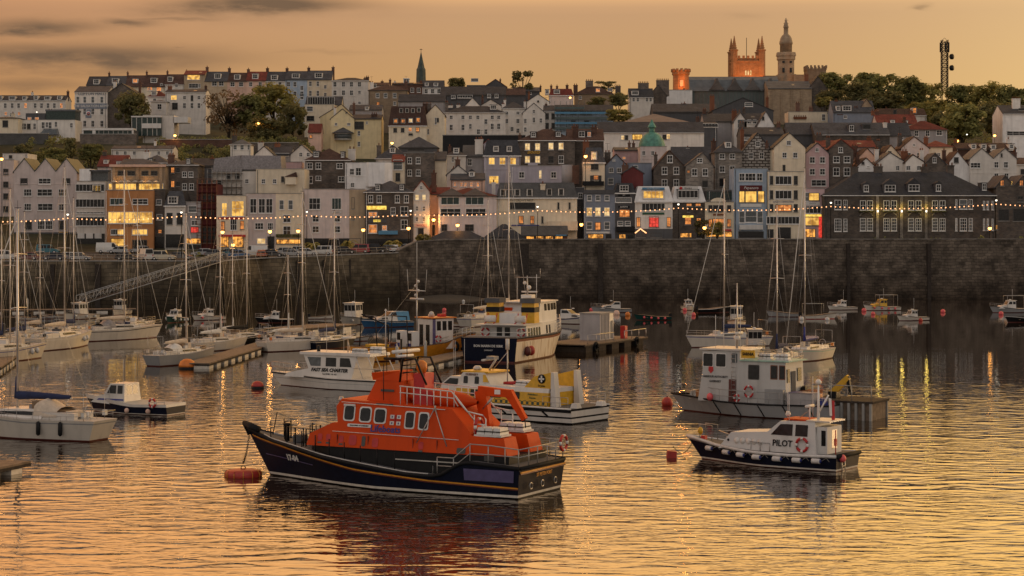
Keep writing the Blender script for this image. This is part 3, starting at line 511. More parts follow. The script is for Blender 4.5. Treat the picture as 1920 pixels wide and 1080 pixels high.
t,X,Z,s,_=bl('dark stone pub under white office attic with red dot sign',1261,1322,378,349,'stone','m','bright',wins='O 384 5 9 1292 1309;O 414 13 12 1290;O 415 12 8 1310;X 441 9 20 1286;d 392 10 5 1291;d 441 10 9 1311',dm='1290 364 38 15 r',name='pub',cat='pub',Y=408.5,D=9)
p=sign(t,X,Z,1290,353,37,8,'whitepaint',s,'Blanks','darkframe',5.5); b=MB(); b.lathe([(.32,0),(.32,.08)],'redpaint',12); b.obj('logo_disc',p,(X(1276.5),-.13,Z(353)),(R(90),0,0))
sign(t,X,Z,1290,406,20,4,'yellowsign',s,'SHIP','darkframe',3.5)
t,X,Z,s,_=bl('cream front with curved central gable and red shop below',1322,1376,379,375,'cream','p',wins='d 391 12 17 1347;q 391 12 7 1332 1367;O 418 13 6 1332;O 418 15 20 1347;O 418 13 7 1367;X 439 10 44 1348',name='restaurant',cat='restaurant',Y=408)
b=MB(); b.prism([(X(1347)+math.cos(R(a))*1.6,Z(379)+math.sin(R(a))*.9) for a in range(0,181,20)],'y',0,.4,'cream'); b.obj('curved_gable',t)
panel(t,X,Z,1348,402.5,22,3.5,'rust',s); panel(t,X,Z,1348,431.5,46,3.5,'redpaint',s,'fascia',.3)
bl('glass fronted low dark block set back above the curved gable',1326,1376,357,353,'darkgrey','p',wins='G 367 16 44 1349',Y=413,name='office_block',cat='building')
t,X,Z,s,_=bl('tall pale blue building with brown fascia and lit gallery',1376,1440,316,312,'paleblue','p',wins='s 332 14 10 1391 1424;c 332 14 17 1407;L 369 20 10 1391;L 369 20 20 1408;L 369 20 11 1427;k 407 20 9 1391 1425;k 406 20 19 1408;d 440 12 42 1408',name='restaurant',cat='restaurant',Y=409)
sign(t,X,Z,1408,352.5,42,10,'maroon',s,'Pepenero','frame',7,shear=.3); panel(t,X,Z,1408,385,40,6,'whitepaint',s); panel(t,X,Z,1408,426,44,9,'whitepaint',s,'awning',.7)
t,X,Z,s,_=bl('cream modern office with four rows of grey windows, terrace on top',1440,1508,322,319,'cream','p',wins='r 338 16 28 1469;q 338 16 6 1446 1492;r 365 16 28 1469;q 365 16 6 1446 1492;O 390 12 27 1469;q 390 13 6 1446 1492;r 413 13 54 1468;d 437 20 22 1470;d 438 16 9 1445',name='office_block',cat='building',Y=408,D=10)
text('GALLO CONSULTING',4/s,'bluepaint',t,(X(1469),-.05,Z(378.5)))
t,X,Z,s,_=bl('narrow pink bar with red lit shop front',1508,1546,354,350,'pink','p',wins='k 369 15 7 1513;L 369 14 18 1526;r 393 13 26 1525;L 415 15 26 1524;X 437 16 20 1518',name='bar',cat='bar',Y=408)
sign(t,X,Z,1524,381.5,26,6,'whitepaint',s,'DUSTY','darkframe',4); panel(t,X,Z,1540,425,10,40,'redlit',s); panel(t,X,Z,1524,404,32,4,'yellowsign',s)
# the long stone hall on the quay
t,X,Z,s,ro=bl('long dark stone hall with big hipped slate roof, white windows and golden uplights',1545,1866,366,320,'stone','h','slate',wins='s 384 18 11 1571;s 384 18 6 1585;s 385 18 10 1618 1631;s 385 18 10 1662 1676;s 385 18 10 1708 1722;s 385 18 10 1753 1767;s 383 18 3 1793;k 383 18 13 1806;s 383 18 7 1820;p 422 22 12 1571;p 422 22 7 1585;p 421 22 10 1618 1631;p 421 22 10 1662 1676;p 421 22 10 1708 1722;p 421 22 10 1753 1767;p 421 22 3 1793;p 421 22 12 1806;p 421 22 7 1820;s 385 16 3 1845 1852 1861;s 421 20 3 1845 1852 1861',
 dm='1625 353 9 13 s g;1670 353 21 13 c g;1715 352 21 13 c g;1761 352 9 13 s g;1848 350 8 12 s',ch='1614 306 13 g .5;1659 305 16 g .5;1748 306 13 g .5;1797 303 13 g .5',name='stone_hall',cat='hall',Y=405,D=15)
for a,c in ((1555,1592),(1785,1828)):
    b=MB(); b.box(X(a),X(c),-.25,-.003,0,Z(369),'stonelight')
    
for x in (1645,1690,1736):
    b=MB(); b.box(X(x)-.28,X(x)+.28,-.3,-.003,0,Z(367),'stonelight'); q=b.obj('pilaster',t)
    f=MB(); f.box(-.12,.12,-.12,.12,-.2,.2,'lampwhite'); f.obj('wall_light',t,(X(x),-.5,Z(396)))
    for y,e in ((389,50),(403,28)): lampl(t,(X(x),-.95,Z(y)),e,(1,.68,.1),.3,'uplight')
for x in (1624,1669,1715,1760):
    b=MB(); b.ring((X(x),-.05,Z(409.5)),1.35,.16,'stonelight','y',10,4,20,160); b.obj('window_arch',t)
    b=MB(); b.box(X(x)-1.5,X(x)+1.5,-.6,-.01,Z(397.5),Z(395),'leafdark'); b.obj('window_box',t)
t,X,Z,s,_=bl('stone building with twin gables and two yellow lit windows at far right',1868,1935,350,330,'stone','f','slate',n=2,wins='O 343 10 7 1879 1915;L 343 7 4 1897;q 373 10 9 1913;d 403 20 18 1882;d 403 22 22 1912;X 426 8 5 1868',name='house',cat='house',Y=405,D=10)
# shelters behind the wall ramp
t,X,Z,s,_=bl('long low slate roofed shelter on the quay wall',802,912,449.5,433,'stone','h','slate',wins='L 455 5 3 856',zb=9,Y=396,D=6,name='quay_shelter',cat='shelter')
t,X,Z,s,_=bl('small hipped slate pavilion beside the quay shelter',905,985,448,420,'stone','h','slate',wins='d 446 5 10 925 940',zb=9,Y=395.5,D=7,name='quay_pavilion',cat='pavilion')
t,X,Z,s,_=bl('low quayside cafe with pale awning roof and lit windows',978,1064,441,425,'rust','s','slatelight',wins='X 446 8 14 994 1012 1030 1048',zb=9,Y=396,D=6,name='quay_cafe',cat='cafe')
panel(t,X,Z,1052,441,20,2,'skyblue',s,'neon_strip',.4)
# ---- middle town
bl('small white flat topped block behind the hotel gables',5,52,288,285,'white','p',wins='d 294 6 6 20',Y=470)
bl('low house under a bright red tiled roof behind the terracotta restaurant',183,235,312,291,'pinkwhite','s','tile',wins='s 316 5 5 200',dm='197 303 7 5 s;223 306 8 5 s',Y=440)
bl('long low white house with six small windows on the green slope',209,324,280,273,'white','s','slate',wins='s 287 7 5 220 235 252 274 298 314',ch='286 260 4 w',Y=520,D=8)
bl('house with dark hipped roof behind the lit glass terrace',262,314,305,289,'stone','h',wins='s 309 5 5 280',Y=428,dm='283 302 6 7 s')
bl('dark slate roofed house half hidden right of the red roof',226,268,308,298,'white','s',Y=432,wins='s 311 4 5 245',ch='231 293 4 w')
bl('white gabled cottage behind the dark hipped roof',308,332,304,296,'white','f','slate',Y=436,wins='s 303 4 4 320')
bl('low dark house with brown slate roof left of the sheeted building',352,400,311,297,'darkgrey','s',Y=440,wins='s 315 5 5 380',ch='356 292 5 b;392 290 6 r')
t,X,Z,s,_=bl('pale building wrapped in grey sheeting and scaffolding on its roof',398,520,321,312,'white','p',wins='d 331 9 8 428 445;s 340 8 6 463;q 345 11 9 410;s 341 8 7 500;s 340 7 7 515',Y=420,D=10,name='sheeted_building',cat='building')
b=MB(); b.hexa([(X(399),-.3,Z(322)),(X(454),-.3,Z(322)),(X(454),9,Z(322)),(X(399),9,Z(322))],[(X(402),.4,Z(297)),(X(450),.2,Z(291)),(X(450),9,Z(289)),(X(402),9,Z(297))],'tarp'); b.hexa([(X(450),-.2,Z(318)),(X(528),-.2,Z(318)),(X(528),9,Z(318)),(X(450),9,Z(318))],[(X(451),.5,Z(291)),(X(526),.2,Z(292)),(X(526),9,Z(290)),(X(451),9,Z(289))],'tarp'); b.obj('roof_sheeting',t)
b=MB()
for k in range(8):
    x=X(390+9*k)
    for y in (-1.2,-.25): b.tube([(x,y,Z(366)),(x,y,Z(318))],.05,'galv',4)
for k in range(4): z=Z(364-13*k); b.box(X(389),X(455),-1.2,-.1,z-.04,z+.03,'timber'); b.tube([(X(389),-1.2,z+1),(X(455),-1.2,z+1)],.04,'galv',4)
b.obj('scaffold',t)
t,X,Z,s,_=bl('cream flat roofed building with small lean to gable behind three sash pub',480,571,317,314,'cream','p',wins='s 340 8 7 494 515;q 336 10 5 530;q 339 9 8 538',Y=418,D=10)
b=MB(); b.prism([(X(534),Z(332)),(X(558),Z(332)),(X(556),Z(323))],'y',-1.5,0,'browntile'); b.box(X(536),X(556),-1.4,-.003,Z(346),Z(332),'cream'); b.obj('lean_to',t)
t,X,Z,s,_=bl('pale flat roofed store with green container on its roof',478,531,303,290,'stonecream','p',Y=440,D=8)
b=MB(); b.box(X(478),X(523),-2.5,-.2,Z(320),Z(305.5),'greenpaint'); [b.box(X(478+5*k)-.08,X(478+5*k)+.08,-2.6,-2.5,Z(319),Z(306.5),'greenpaint') for k in range(1,9)]; b.obj('container',t)
bl('low pink rendered wall building beside the green container',527,566,304,302,'pink','p',Y=437,D=5)
bl('tiny white pavilion with pyramid roof on the wooded slope',432,470,271,260,'white','h','slatelight',wins='k 276 9 6 441 454;k 276 9 4 466',Y=525,D=6)
bl('white gabled house below the wooded slope',478,512,290,275,'white','f','slate',Y=470,D=9)
bl('slate roofed house between two white gables',511,546,290,275,'grey','s','slate',wins='k 290 6 24 528',Y=478,D=8)
bl('white gabled house with pink lit side left of brown stone house',545,586,290,272,'white','f','slate',wins='s 290 7 5 564;s 290 7 5 578',Y=468,D=9)
bl('brown stone house with white cornice and tall white chimney',572,656,300,277,'stone','h','browntile',wins='s 311 12 9 581 597;s 337 13 9 581;s 334 8 9 597;s 311 9 11 637;s 336 10 10 640',dm='592 289 9 9 s;642 290 5 9 s',ch='658 274 14 w .3',Y=430,D=9)
t,X,Z,s,_=bl('white painted flat roofed house with faceted bay, mid town',647,735,305,302,'bright','p',wins='s 322 12 8 660;s 322 14 9 672;s 329 9 6 704;s 347 9 6 661',Y=425,D=9)
b=MB(); b.prism([(X(686),0),(X(692),-1.2),(X(722),-1.2),(X(734),0)],'z',Z(350),Z(305),'bright'); b.obj('bay',t)
bl('slim cream house with tall teal framed bay window',735,758,303,290,'cream','s','tile',wins='k 309 18 15 746;q 332 14 8 746',Y=429,D=8)
bl('tall narrow dark stone house with four white sashes',757,815,287,284,'stone','p',wins='s 301 11 8 768 784;s 324 12 8 768 784',Y=432,D=9)
bl('cream gabled side building joined to tall narrow stone house',812,836,300,284,'cream','s','slate',Y=434,D=10,ch='820 279 7 b')
bl('dark slate roofed house with small white dormer tower',705,768,297,272,'white','h','slate',wins='s 306 6 6 720',dm='735 281 8 8 s g',Y=450,ch='708 267 8 g')
bl('house with wide dark slate roof and central window wall below mansard cottages',748,820,276,255,'darkgrey','h','slate',wins='q 281 4 28 780',Y=500,ch='767 262 8 b;793 264 9 b')
bl('white house with dark hipped attic right of tall stone house',836,873,291,279,'white','h','slate',wins='s 299 10 5 849;s 320 6 6 848',dm='855 282 8 8 s',Y=440)
bl('grey gable ended house with very tall white chimney',868,906,293,272,'grey','s','slatelight',wins='s 304 12 8 881',ch='898 257 15 w .1',Y=443)
bl('red roofed gable house behind lavender building',896,935,280,262,'lav','f','tile',wins='s 285 8 6 904',Y=470)
bl('small slate house with big brick chimney above pink lit cottage',838,880,328,311,'white','f','slate',Y=421,ch='858 294 9 b .1',wins='s 336 5 4 850')
bl('pink lit cottage with little dormer and orange glow',845,908,337,325,'peach','s','slate',wins='o 345 9 5 853;o 346 8 4 865 873 884 896',dm='884 326 8 8 s g',Y=417)
t,X,Z,s,_=bl('lavender grey house with mansard and warm lit windows',907,976,292,262,'lav','m','slate',wins='S 302 13 10 922 942;S 337 14 17 926;s 326 8 6 958;S 302 13 10 962',dm='930 279 8 9 s;955 279 8 9 s',Y=440,D=9)
t,X,Z,s,_=bl('large brown stone store with grand yellow lit sashes and scripted sign',973,1078,263,240,'stone','h','browntile',wins='P 275 12 9 989 1008;P 274 12 9 1033 1052;P 299 12 9 989 1008;q 299 12 9 1033;s 299 14 9 1052',dm='1000 252 9 8 s;1047 251 9 9 s',ch='1080 231 11 b .4;1034 238 6 b;975 247 6 b',Y=450,D=10,name='store',cat='shop')
text('Boots',10/s,'yellowpaint',t,(X(1000),-.06,Z(285)),shear=.4,bold=.02)
bl('brown brick wing of large stone store with tall chimneys and dormers',1064,1132,263,241,'stone','s','browntile',dm='1091 251 11 10 s;1105 251 6 9 o',ch='1115 233 11 b .3;1078 230 9 r .5',Y=453,D=11,name='store',cat='shop')
t,X,Z,s,_=bl('grey rendered block with raised parapet and round corner turret',958,1058,311,308,'lav','p',wins='s 328 12 9 978 1038;P 327 14 5 1013',Y=424,D=8)
b=MB(); b.box(X(990),X(1008),-.05,.5,Z(312),Z(305),'lav'); b.obj('raised_parapet',t)
b=MB(); b.lathe([(1.4,0),(1.4,Z(309)-Z(345))],'grey',14,(X(1063),.8,Z(345))); b.box(X(1068),X(1086),0,4,Z(345),Z(310),'brick'); b.obj('turret',t)
t,X,Z,s,_=bl('narrow cream house with black mansard and lit doorway',1094,1134,305,276,'cream','m','slate',wins='q 313 10 12 1115;D 336 14 7 1110;O 333 8 9 1117;q 335 12 5 1125',dm='1114 292 8 13 P',Y=419)
panel(t,X,Z,1112,344,40,8,'blackpaint',s,'terrace_planter',1.2)
bl('pale blue gabled house beside narrow cream house',1135,1176,311,290,'bluegrey','f','browntile',wins='s 319 9 7 1146 1161;s 300 4 4 1151;k 340 12 9 1145',Y=424,D=9)
bl('pale blue flat wall building behind maroon gable',1174,1222,306,304,'bluegrey','p',wins='k 314 8 8 1192',Y=427)
bl('small maroon painted gabled outbuilding',1168,1206,325,313,'maroon','f','slate',Y=415,D=7)
bl('pink rendered house with slate roof left of copper domed building',1152,1206,282,276,'pink','s','slatelight',wins='o 296 5 5 1170',Y=470,ch='1182 262 5 b;1190 263 5 b')
t,X,Z,s,_=bl('round pinkish building under a green copper dome',1200,1250,275,274,'pinkwhite','p',wins='s 287 8 6 1207;s 287 8 6 1224',Y=462,D=12,name='domed_building',cat='building')
b=MB(); r0=25/s; b.lathe([(r0,0),(r0,.3),(r0*.98,1),(r0*.86,2),(r0*.66,2.9),(r0*.4,3.5),(r0*.16,3.75)],'copper',20,(X(1224),r0,Z(276.5)),False); b.lathe([(.75,0),(.7,1.6)],'copper',8,(X(1224),r0,Z(250))); b.lathe([(1.1,0),(1.05,.15),(.75,.7),(.5,1.1),(.1,1.9)],'copper',8,(X(1224),r0,Z(238))); b.obj('dome',t)
bl('tall dark stone house with steep front gable and white sashes',1226,1287,316,283,'stone','f','browntile',wins='s 298 13 9 1256;s 320 14 9 1246 1268;s 343 13 9 1246 1268',Y=423,D=8,ch='1232 284 6 g .5',pk=1255)
bl('long slate roof running back behind steep stone gable',1262,1340,308,275,'darkgrey','s','slate',Y=434,D=10,ch='1293 272 6 w')
bl('speckled stone house with gable dormer and one yellow pane',1286,1338,312,287,'stonelight','f','slate',wins='s 301 9 9 1312;s 323 13 9 1302 1322;O 322 5 5 1291;d 345 11 9 1322',Y=421,D=8,pk=1318)
bl('square speckled stone house with slate hipped attic',1340,1391,285,263,'stonelight','h','slate',wins='s 293 10 9 1354 1373;s 317 12 9 1354 1373;d 342 14 9 1354 1373',dm='1367 271 9 9 s',Y=428,D=9,ch='1342 258 8 b')
bl('white and black flecked stone gable house',1391,1450,286,250,'speckle','f','slate',wins='s 292 11 8 1408 1428;s 270 9 8 1421',Y=430,D=9)
bl('tall cream gabled house with white balcony box',1451,1510,277,250,'cream','f','slate',wins='s 268 9 8 1479;s 291 10 8 1471 1491;q 315 12 5 1470',Y=424,D=9,ch='1443 262 5 b .5')
bl('pink gabled house with five dark sashes',1511,1554,288,269,'pink','f','slate',wins='s 281 7 6 1532;s 300 11 9 1523 1542;s 322 12 9 1523 1542;c 343 11 24 1535',Y=426,D=9)
bl('narrow dark stone house with red tiled gable roof',1554,1600,280,262,'stone','f','tile',wins='s 281 9 8 1576;s 299 12 10 1568 1588;s 322 14 10 1568 1588',Y=427,D=9)
bl('low terrace under long red tiled roof behind dark stone gable',1535,1642,276,263,'pinkwhite','s','tile',Y=450,wins='d 283 6 12 1620')
bl('peach coloured gabled house among the white gables',1604,1648,302,279,'peach','f','browntile',Y=440,D=10)
bl('small white gable with tiny round window near peach gable',1608,1640,312,297,'bright','f','browntile',wins='d 306 5 4 1618;s 313 4 4 1628',Y=424,D=7)
bl('cream gabled house with ridge behind low white gable',1650,1692,297,273,'cream','f','browntile',wins='d 286 4 6 1668',Y=446,D=10)
bl('wide white rendered gable above the stone hall roof',1645,1700,306,287,'white','f','slate',wins='s 315 8 6 1683',Y=428,D=8,pk=1669)
bl('low white house with two gablets left of dark stone gable',1698,1732,304,291,'white','f','browntile',wins='s 315 8 7 1703 1723',Y=426,D=8,pk=1712)
bl('tall pinkish white gable with small attic pane',1690,1742,278,257,'pinkwhite','f','browntile',wins='s 272 5 5 1714;s 291 10 7 1704 1723',Y=448,D=9,pk=1714)
bl('long cream house under red hipped roof right of tall pinkish gable',1738,1786,275,262,'cream','h','tile',wins='s 290 6 6 1760',Y=455)
bl('small dark stone gable with white framed window',1730,1777,312,288,'stone','f','slate',wins='s 300 10 6 1752',Y=427,D=8)
bl('bright white gable with dark opening',1773,1818,313,285,'bright','f','browntile',wins='d 300 9 8 1793',Y=429,D=8)
bl('white twin gabled house at right, five sashes',1819,1906,298,279,'white','f','slatelight',n=2,wins='c 310 10 17 1829;s 309 11 7 1868 1886;s 330 11 7 1868 1887;d 291 7 3 1878',Y=428,D=10)
bl('white house at right edge with brown roof',1900,1960,308,296,'white','s','browntile',wins='d 322 10 8 1918',Y=433,ch='1911 280 9 b')
bl('brown slate terrace with four pale dormers under the big trees',1794,1905,279,268,'browntile','s','browntile',dm='1825 275 8 8 k;1844 275 8 8 k;1862 276 8 8 k;1896 275 8 8 k',Y=475)
# ---- market hall, chapels, long roofs
t,X,Z,s,_=bl('broad brown metal hipped market hall with glazed clerestory',1126,1342,240,208,'white','h','metalroof',wins='r 241.5 8 40 1145;r 241.5 8 42 1187;r 241.5 8 42 1235',Y=540,D=30,name='market_hall',cat='hall')
bl('white two storey range with yellow lit windows below market hall',1122,1320,248,228,'white','s','slate',wins='P 258 8 7 1168;q 258 8 7 1174;L 257 10 17 1195;P 256 10 7 1253;q 257 9 7 1246',Y=500,D=10,name='market_range',cat='building')
bl('long slate roofed chapel with white bargeboard gable',1320,1396,228,212,'grey','s','slate',wins='k 233 13 14 1388',Y=545,D=12)
bl('white gable front with tall pointed glass window',1376,1400,228,212,'white','f','slate',wins='k 232 16 10 1388',Y=540,D=9)
bl('low slate houses with white bargeboards below chapel, black fence',1306,1345,236,228,'darkgrey','s','slate',wins='r 235 6 36 1326',Y=530)
bl('dark slate double roof between chapel and college',1225,1345,210,193,'darkgrey','s','slate',Y=600,D=14,ch='1282 190 4 b;1287 188 5 b')
bl('slate roofed hall with little white lantern, below the college',1336,1450,208,184,'darkgrey','f','slate',Y=580,D=14,wins='k 196 7 14 1404')
bl('white cottages and slate roof with skylights right of chapel',1394,1440,226,212,'white','s','slate',wins='s 228 8 6 1405;s 228 8 6 1415',Y=540)
bl('white pointed gable house right of the skylight roofs',1420,1452,236,210,'bright','f','slate',wins='d 222 7 4 1431',Y=535)
bl('long dark slate roof row behind speckled gables',1390,1470,252,238,'darkgrey','s','slate',Y=505,D=10,wins='k 260 6 9 1400')
bl('long dull slate roofed warehouse with two skylights',1528,1668,252,229,'stone','s','slate',dm='1598 240 9 12 s;1628 237 14 8 d',Y=520,D=12,ch='1664 225 7 w .3',name='warehouse',cat='warehouse')
bl('dark slate house left of long warehouse roof',1478,1530,252,229,'darkgrey','s','slate',Y=525,D=12,ch='1476 240 5 b')
bl('white flat house with big chimneys above warehouse',1478,1562,210,207,'cream','p',wins='s 220 12 5 1544',Y=600,ch='1497 190 7 b .2;1522 198 7 b .2;1500 216 24 r .01',D=8)
bl('slate roofed house with two white dormers below the trees',1562,1640,210,188,'bluegrey','s','slate',dm='1572 203 6 8 s;1588 203 15 9 c',wins='s 219 6 6 1585',ch='1575 211 10 b .05;1607 198 8 b .2;1573 183 5 r',Y=590,D=10)
bl('brown stone gable end right of two dormer house',1608,1642,210,186,'sandstone','f','slate',Y=592,D=10)
bl('white and brown attic house with yellow lit dormer under trees',1650,1737,216,203,'white','s','browntile',wins='d 210 8 6 1678',dm='1716 207 6 10 O',ch='1642 204 12 r .2;1667 199 6 b',Y=575)
bl('row of low red tiled roofs with tiny skylights',1645,1720,232,214,'pinkwhite','s','tile',dm='1674 228 6 4 s;1698 229 6 4 s',Y=550)
bl('house with bright red hipped roof and white windows in trees foot',1697,1776,243,225,'grey','h','tile',wins='s 250 10 8 1718 1739;s 249 9 10 1761',Y=530,D=9)
bl('slate roofed link house left of red hipped house',1666,1708,254,230,'grey','s','slate',wins='k 258 8 6 1690',Y=526)
bl('white house at far right edge with tall chimneys',1880,1960,213,196,'bright','s','slate',wins='d 205 4 9 1915;c 250 8 30 1905',ch='1911 180 15 w .3',Y=560,D=12)
# ---- upper town
U='terraced houses on the skyline'
for i,(a,c,ye,yr,wl,rm,lab,wn,dd) in enumerate([(162,199,160,142,'stonecream','slate','leftmost skyline terrace house, thin dark chimney','s 166 5 4 172 190','180 153 10 8 c'),(199,234,160,141,'cream','slate','skyline terrace house second from left, slate roof','s 166 5 4 207 225','215 151 11 8 c'),(234,270,162,140,'cream','browntile','skyline terrace house with pink lit skylight','s 167 6 4 246;o 166 7 8 281','252 151 9 7 o'),(270,309,162,139,'cream','browntile','brown roofed skyline terrace house behind red cottage','s 167 6 4 280;o 167 7 8 298','287 150 11 8 c'),
 (309,345,158,138,'white','browntile','white skyline terrace house with hipped dormer','s 160 7 5 303 331','318 148 8 9 s'),(345,384,140,131,'stonecream','tile','tall cream skyline house with red roof and lit glazed attic','C 145 9 21 363;c 161 8 16 363;s 161 7 4 374',''),(384,426,152,133,'stonecream','slate','skyline terrace house right of the lit red roofed house','s 157 8 8 402 415','407 142 11 8 c'),(426,462,152,135,'peach','browntile','brown roofed skyline terrace house above bare tree','s 158 8 7 436 452','444 144 10 8 c'),
 (462,498,151,133,'peach','tile','red roofed skyline terrace house above the trees','s 158 8 6 470 488','478 143 10 9 c'),(498,535,152,133,'white','slate','slate roofed skyline terrace house just above tree tops','s 158 8 6 505 525','514 145 11 8 c'),(535,576,149,132,'paleblue','slate','pale blue skyline terrace house','s 158 9 6 541 553;s 165 8 6 566;s 176 9 6 553 566;s 190 8 6 541;s 181 10 6 566','554 142 13 7 c'),(576,622,149,131,'cream','slate','cream skyline terrace house, right end of the row','s 157 9 5 582 596;s 163 7 5 610;s 175 10 5 582 596;s 178 8 5 610','597 141 13 8 c')]):
    bl(lab,a,c,ye,yr,wl,'s',rm,wins=wn,dm=dd,Y=705,D=11,ch='%g %g %g %s .5'%(c,yr-10,5 if a>340 else 3,'b'))[0]['group']=U
bl('row of white houses with slate mansard at far left skyline, blue downpipe',-30,123,188,178,'white','s','slate',wins='s 198 9 5 10 23 35 66 78 90 102;o 198 9 5 48 115;c 215 7 8 23;o 213 6 5 11 36',dm='0 183 6 6 s;23 184 11 6 c;46 184 6 6 s;67 183 7 6 s;89 184 10 6 c;111 183 7 6 s',ch='55 169 4 w;122 167 4 b',Y=690,D=9)
bl('cream villa with shuttered windows at left edge',-20,34,221,217,'cream','h',wins='d 232 12 9 10;s 230 10 6 -8',Y=580,ch='17 208 6 c')
t,X,Z,s,_=bl('white house with dark glazed upper floor and lamp at left',33,141,225,221,'white','p',wins='s 237 11 4 42 47 65;q 237 10 6 54;s 235 12 6 81 94;s 233 9 5 105;s 235 8 5 134;s 234 10 4 88',Y=585,D=9,ch='89 203 9 w .4')
b=MB(); b.box(X(47),X(84),.8,8,Z(226),Z(212),'darkgrey'); b.box(X(85),X(140),.6,8,Z(224),Z(208),'greenglass'); b.box(X(84),X(141),.4,8.2,Z(208),Z(205),'lead'); b.obj('upper_floor',t); put(winmesh('o',8/s,5/s),'window',t,(X(54),.79,Z(222))); put(winmesh('o',8/s,5/s),'window',t,(X(68),.79,Z(222)))
b=MB(); b.hexa([(X(78),-3,Z(253)),(X(112),-3,Z(253)),(X(112),-.01,Z(253)),(X(78),-.01,Z(253))],[(X(84),-1.6,Z(243)),(X(106),-1.6,Z(243)),(X(108),-.01,Z(241)),(X(82),-.01,Z(241))],'paleglass'); b.obj('conservatory',t)
t,X,Z,s,_=bl('tall pale mission hall with painted name bands and round crest',140,201,173,160,'white','s','slate',wins='k 187 12 5 146 159 174 191;k 209 12 5 146;s 209 12 5 159;s 209 12 5 174 191;s 232 12 5 146 159 174 191',Y=610,D=14,name='mission_hall',cat='hall')
panel(t,X,Z,171,199,60,10,'bluegrey',s); text('THE SALVATION ARMY',6.4/s,'whitepaint',t,(X(171),-.16,Z(199)),bold=.02); text('CLIFTON HALL',7.5/s,'bluegrey',t,(X(171),-.05,Z(176)),bold=.03)
p=panel(t,X,Z,166,213,11,16,'bluegrey',s,'crest_board',.1); b=MB(); b.lathe([(.75,0),(.75,.06)],'whitepaint',16); b.lathe([(.5,.06),(.5,.1)],'redpaint',12); b.lathe([(.28,.1),(.28,.14)],'bluegrey',12); b.obj('crest',p,(X(166),-.11,Z(213)),(R(90),0,0))
bl('rough stone gable wall joined to the pale mission hall',201,257,176,157,'stone','f','slate',Y=611,D=14,pk=228)
t,X,Z,s,_=bl('modern white house with glass front on the slope',268,326,216,212,'white','p',Y=565,D=9,wins='')
b=MB(); b.box(X(249),X(304),-1.5,3,Z(255),Z(221),'greenglass'); b.box(X(248),X(304),-1.8,3.2,Z(220.5),Z(218),'whitepaint'); b.box(X(268),X(304),-2,-1.45,Z(241),Z(232),'whitepaint'); b.box(X(325),X(352),0,6,Z(230),Z(219),'whitepaint'); [b.box(X(k)-.08,X(k)+.08,-1.6,-1.45,Z(255),Z(221),'steel') for k in (249,258,268,278,288,296)]; b.obj('glass_front',t)
t,X,Z,s,_=bl('low white framed glass pavilion below mission hall',156,252,244,241,'darkgrey','p',Y=555,D=6)
b=MB(); b.box(X(155),X(251),-.8,4,Z(244.5),Z(240.5),'whitepaint'); b.box(X(155),X(157.5),-.7,0,Z(279),Z(244.5),'whitepaint'); b.box(X(174),X(180),-.7,0,Z(279),Z(244.5),'whitepaint'); b.box(X(248),X(251),-.7,0,Z(258),Z(244.5),'whitepaint'); b.box(X(158),X(248),-.3,-.01,Z(266),Z(245),'greenglass'); b.box(X(155),X(180),-.75,0,Z(279.5),Z(277),'whitepaint'); [b.box(X(k)-.06,X(k)+.06,-.4,-.3,Z(266),Z(245),'steel') for k in range(186,248,9)]; b.obj('glass_front',t)
bl('white house with balconies and lit upper window under the terrace',310,386,173,167,'white','s','slate',wins='C 183 9 10 326;s 183 7 5 346 373;q 184 10 4 360;q 199 12 9 328;s 198 10 5 346 360 373',Y=640,D=9)
bl('cottage with small red hipped roof beside white balcony house',277,311,181,168,'white','h','tile',wins='s 188 7 5 290',dm='288 175 8 6 c',Y=645)
bl('white lean to house with one dark sash right of round tree',283,312,190,186,'white','h',wins='s 200 10 7 299',Y=635)
bl('large white five bay house with hipped slate roof on skyline',622,691,151,144,'white','h',wins='s 158 9 6 628 644 659 674;s 174 9 6 628 644 659;s 173 6 5 674;s 193 5 5 674',ch='686 139 6 b .8;681 141 4 b .8',Y=690)
bl('square sandstone villa with hipped roof and lit arch',691,764,169,158,'sandstone','h','browntile',wins='k 179 9 6 708 723 740;O 197 11 5 709;k 194 6 5 740',Y=655)
bl('brown roofed skyline house with pink dormer left of belvedere',690,730,160,154,'pinkwhite','s','browntile',dm='702 161 7 6 c',ch='715 148 5 b;730 145 4 b',Y=700)
t,X,Z,s,_=bl('skyline house with glazed belvedere lantern',735,792,158,154,'brick','s','browntile',wins='s 169 8 6 773 785;s 182 5 5 785',Y=680,D=10)
b=MB(); b.box(X(756),X(766),3,6,Z(156),Z(147),'paleglass'); b.box(X(755),X(767),2.8,6.2,Z(147),Z(145.5),'frame'); [b.box(X(k)-.1,X(k)+.1,2.9,3,Z(156),Z(147),'frame') for k in (756,761,766)]; b.obj('belvedere',t)
bl('white skyline house with slate mansard, right of church spire',792,832,164,150,'bright','s','slate',wins='s 171 8 6 799 811 823',dm='800 158 6 5 s;817 158 7 5 s',Y=680)
bl('slate roofed house with glazed box attic on skyline',875,910,160,154,'darkgrey','p','slate',wins='k 150 6 12 890',Y=700)
bl('skyline house with red gable right of glazed attic',908,950,163,149,'darkgrey','f','tile',Y=705,ch='938 146 3 b .1')
bl('long slate terrace with white dormers under the skyline',826,948,178,161,'darkgrey','s','slate',dm='850 182 8 6 s;872 181 28 6 r;917 180 7 7 s;931 180 7 7 s',Y=640,D=12,ch='946 160 4 b')
bl('slate roofed range with white gables behind cream mansard house',747,835,190,176,'grey','s','slate',Y=630,ch='752 182 7 b;800 178 7 g')
bl('white gabled cottage among slate roofs, right of cream mansard',870,902,201,184,'white','f','slate',Y=618,ch='844 194 9 w .3;859 193 7 w .3')
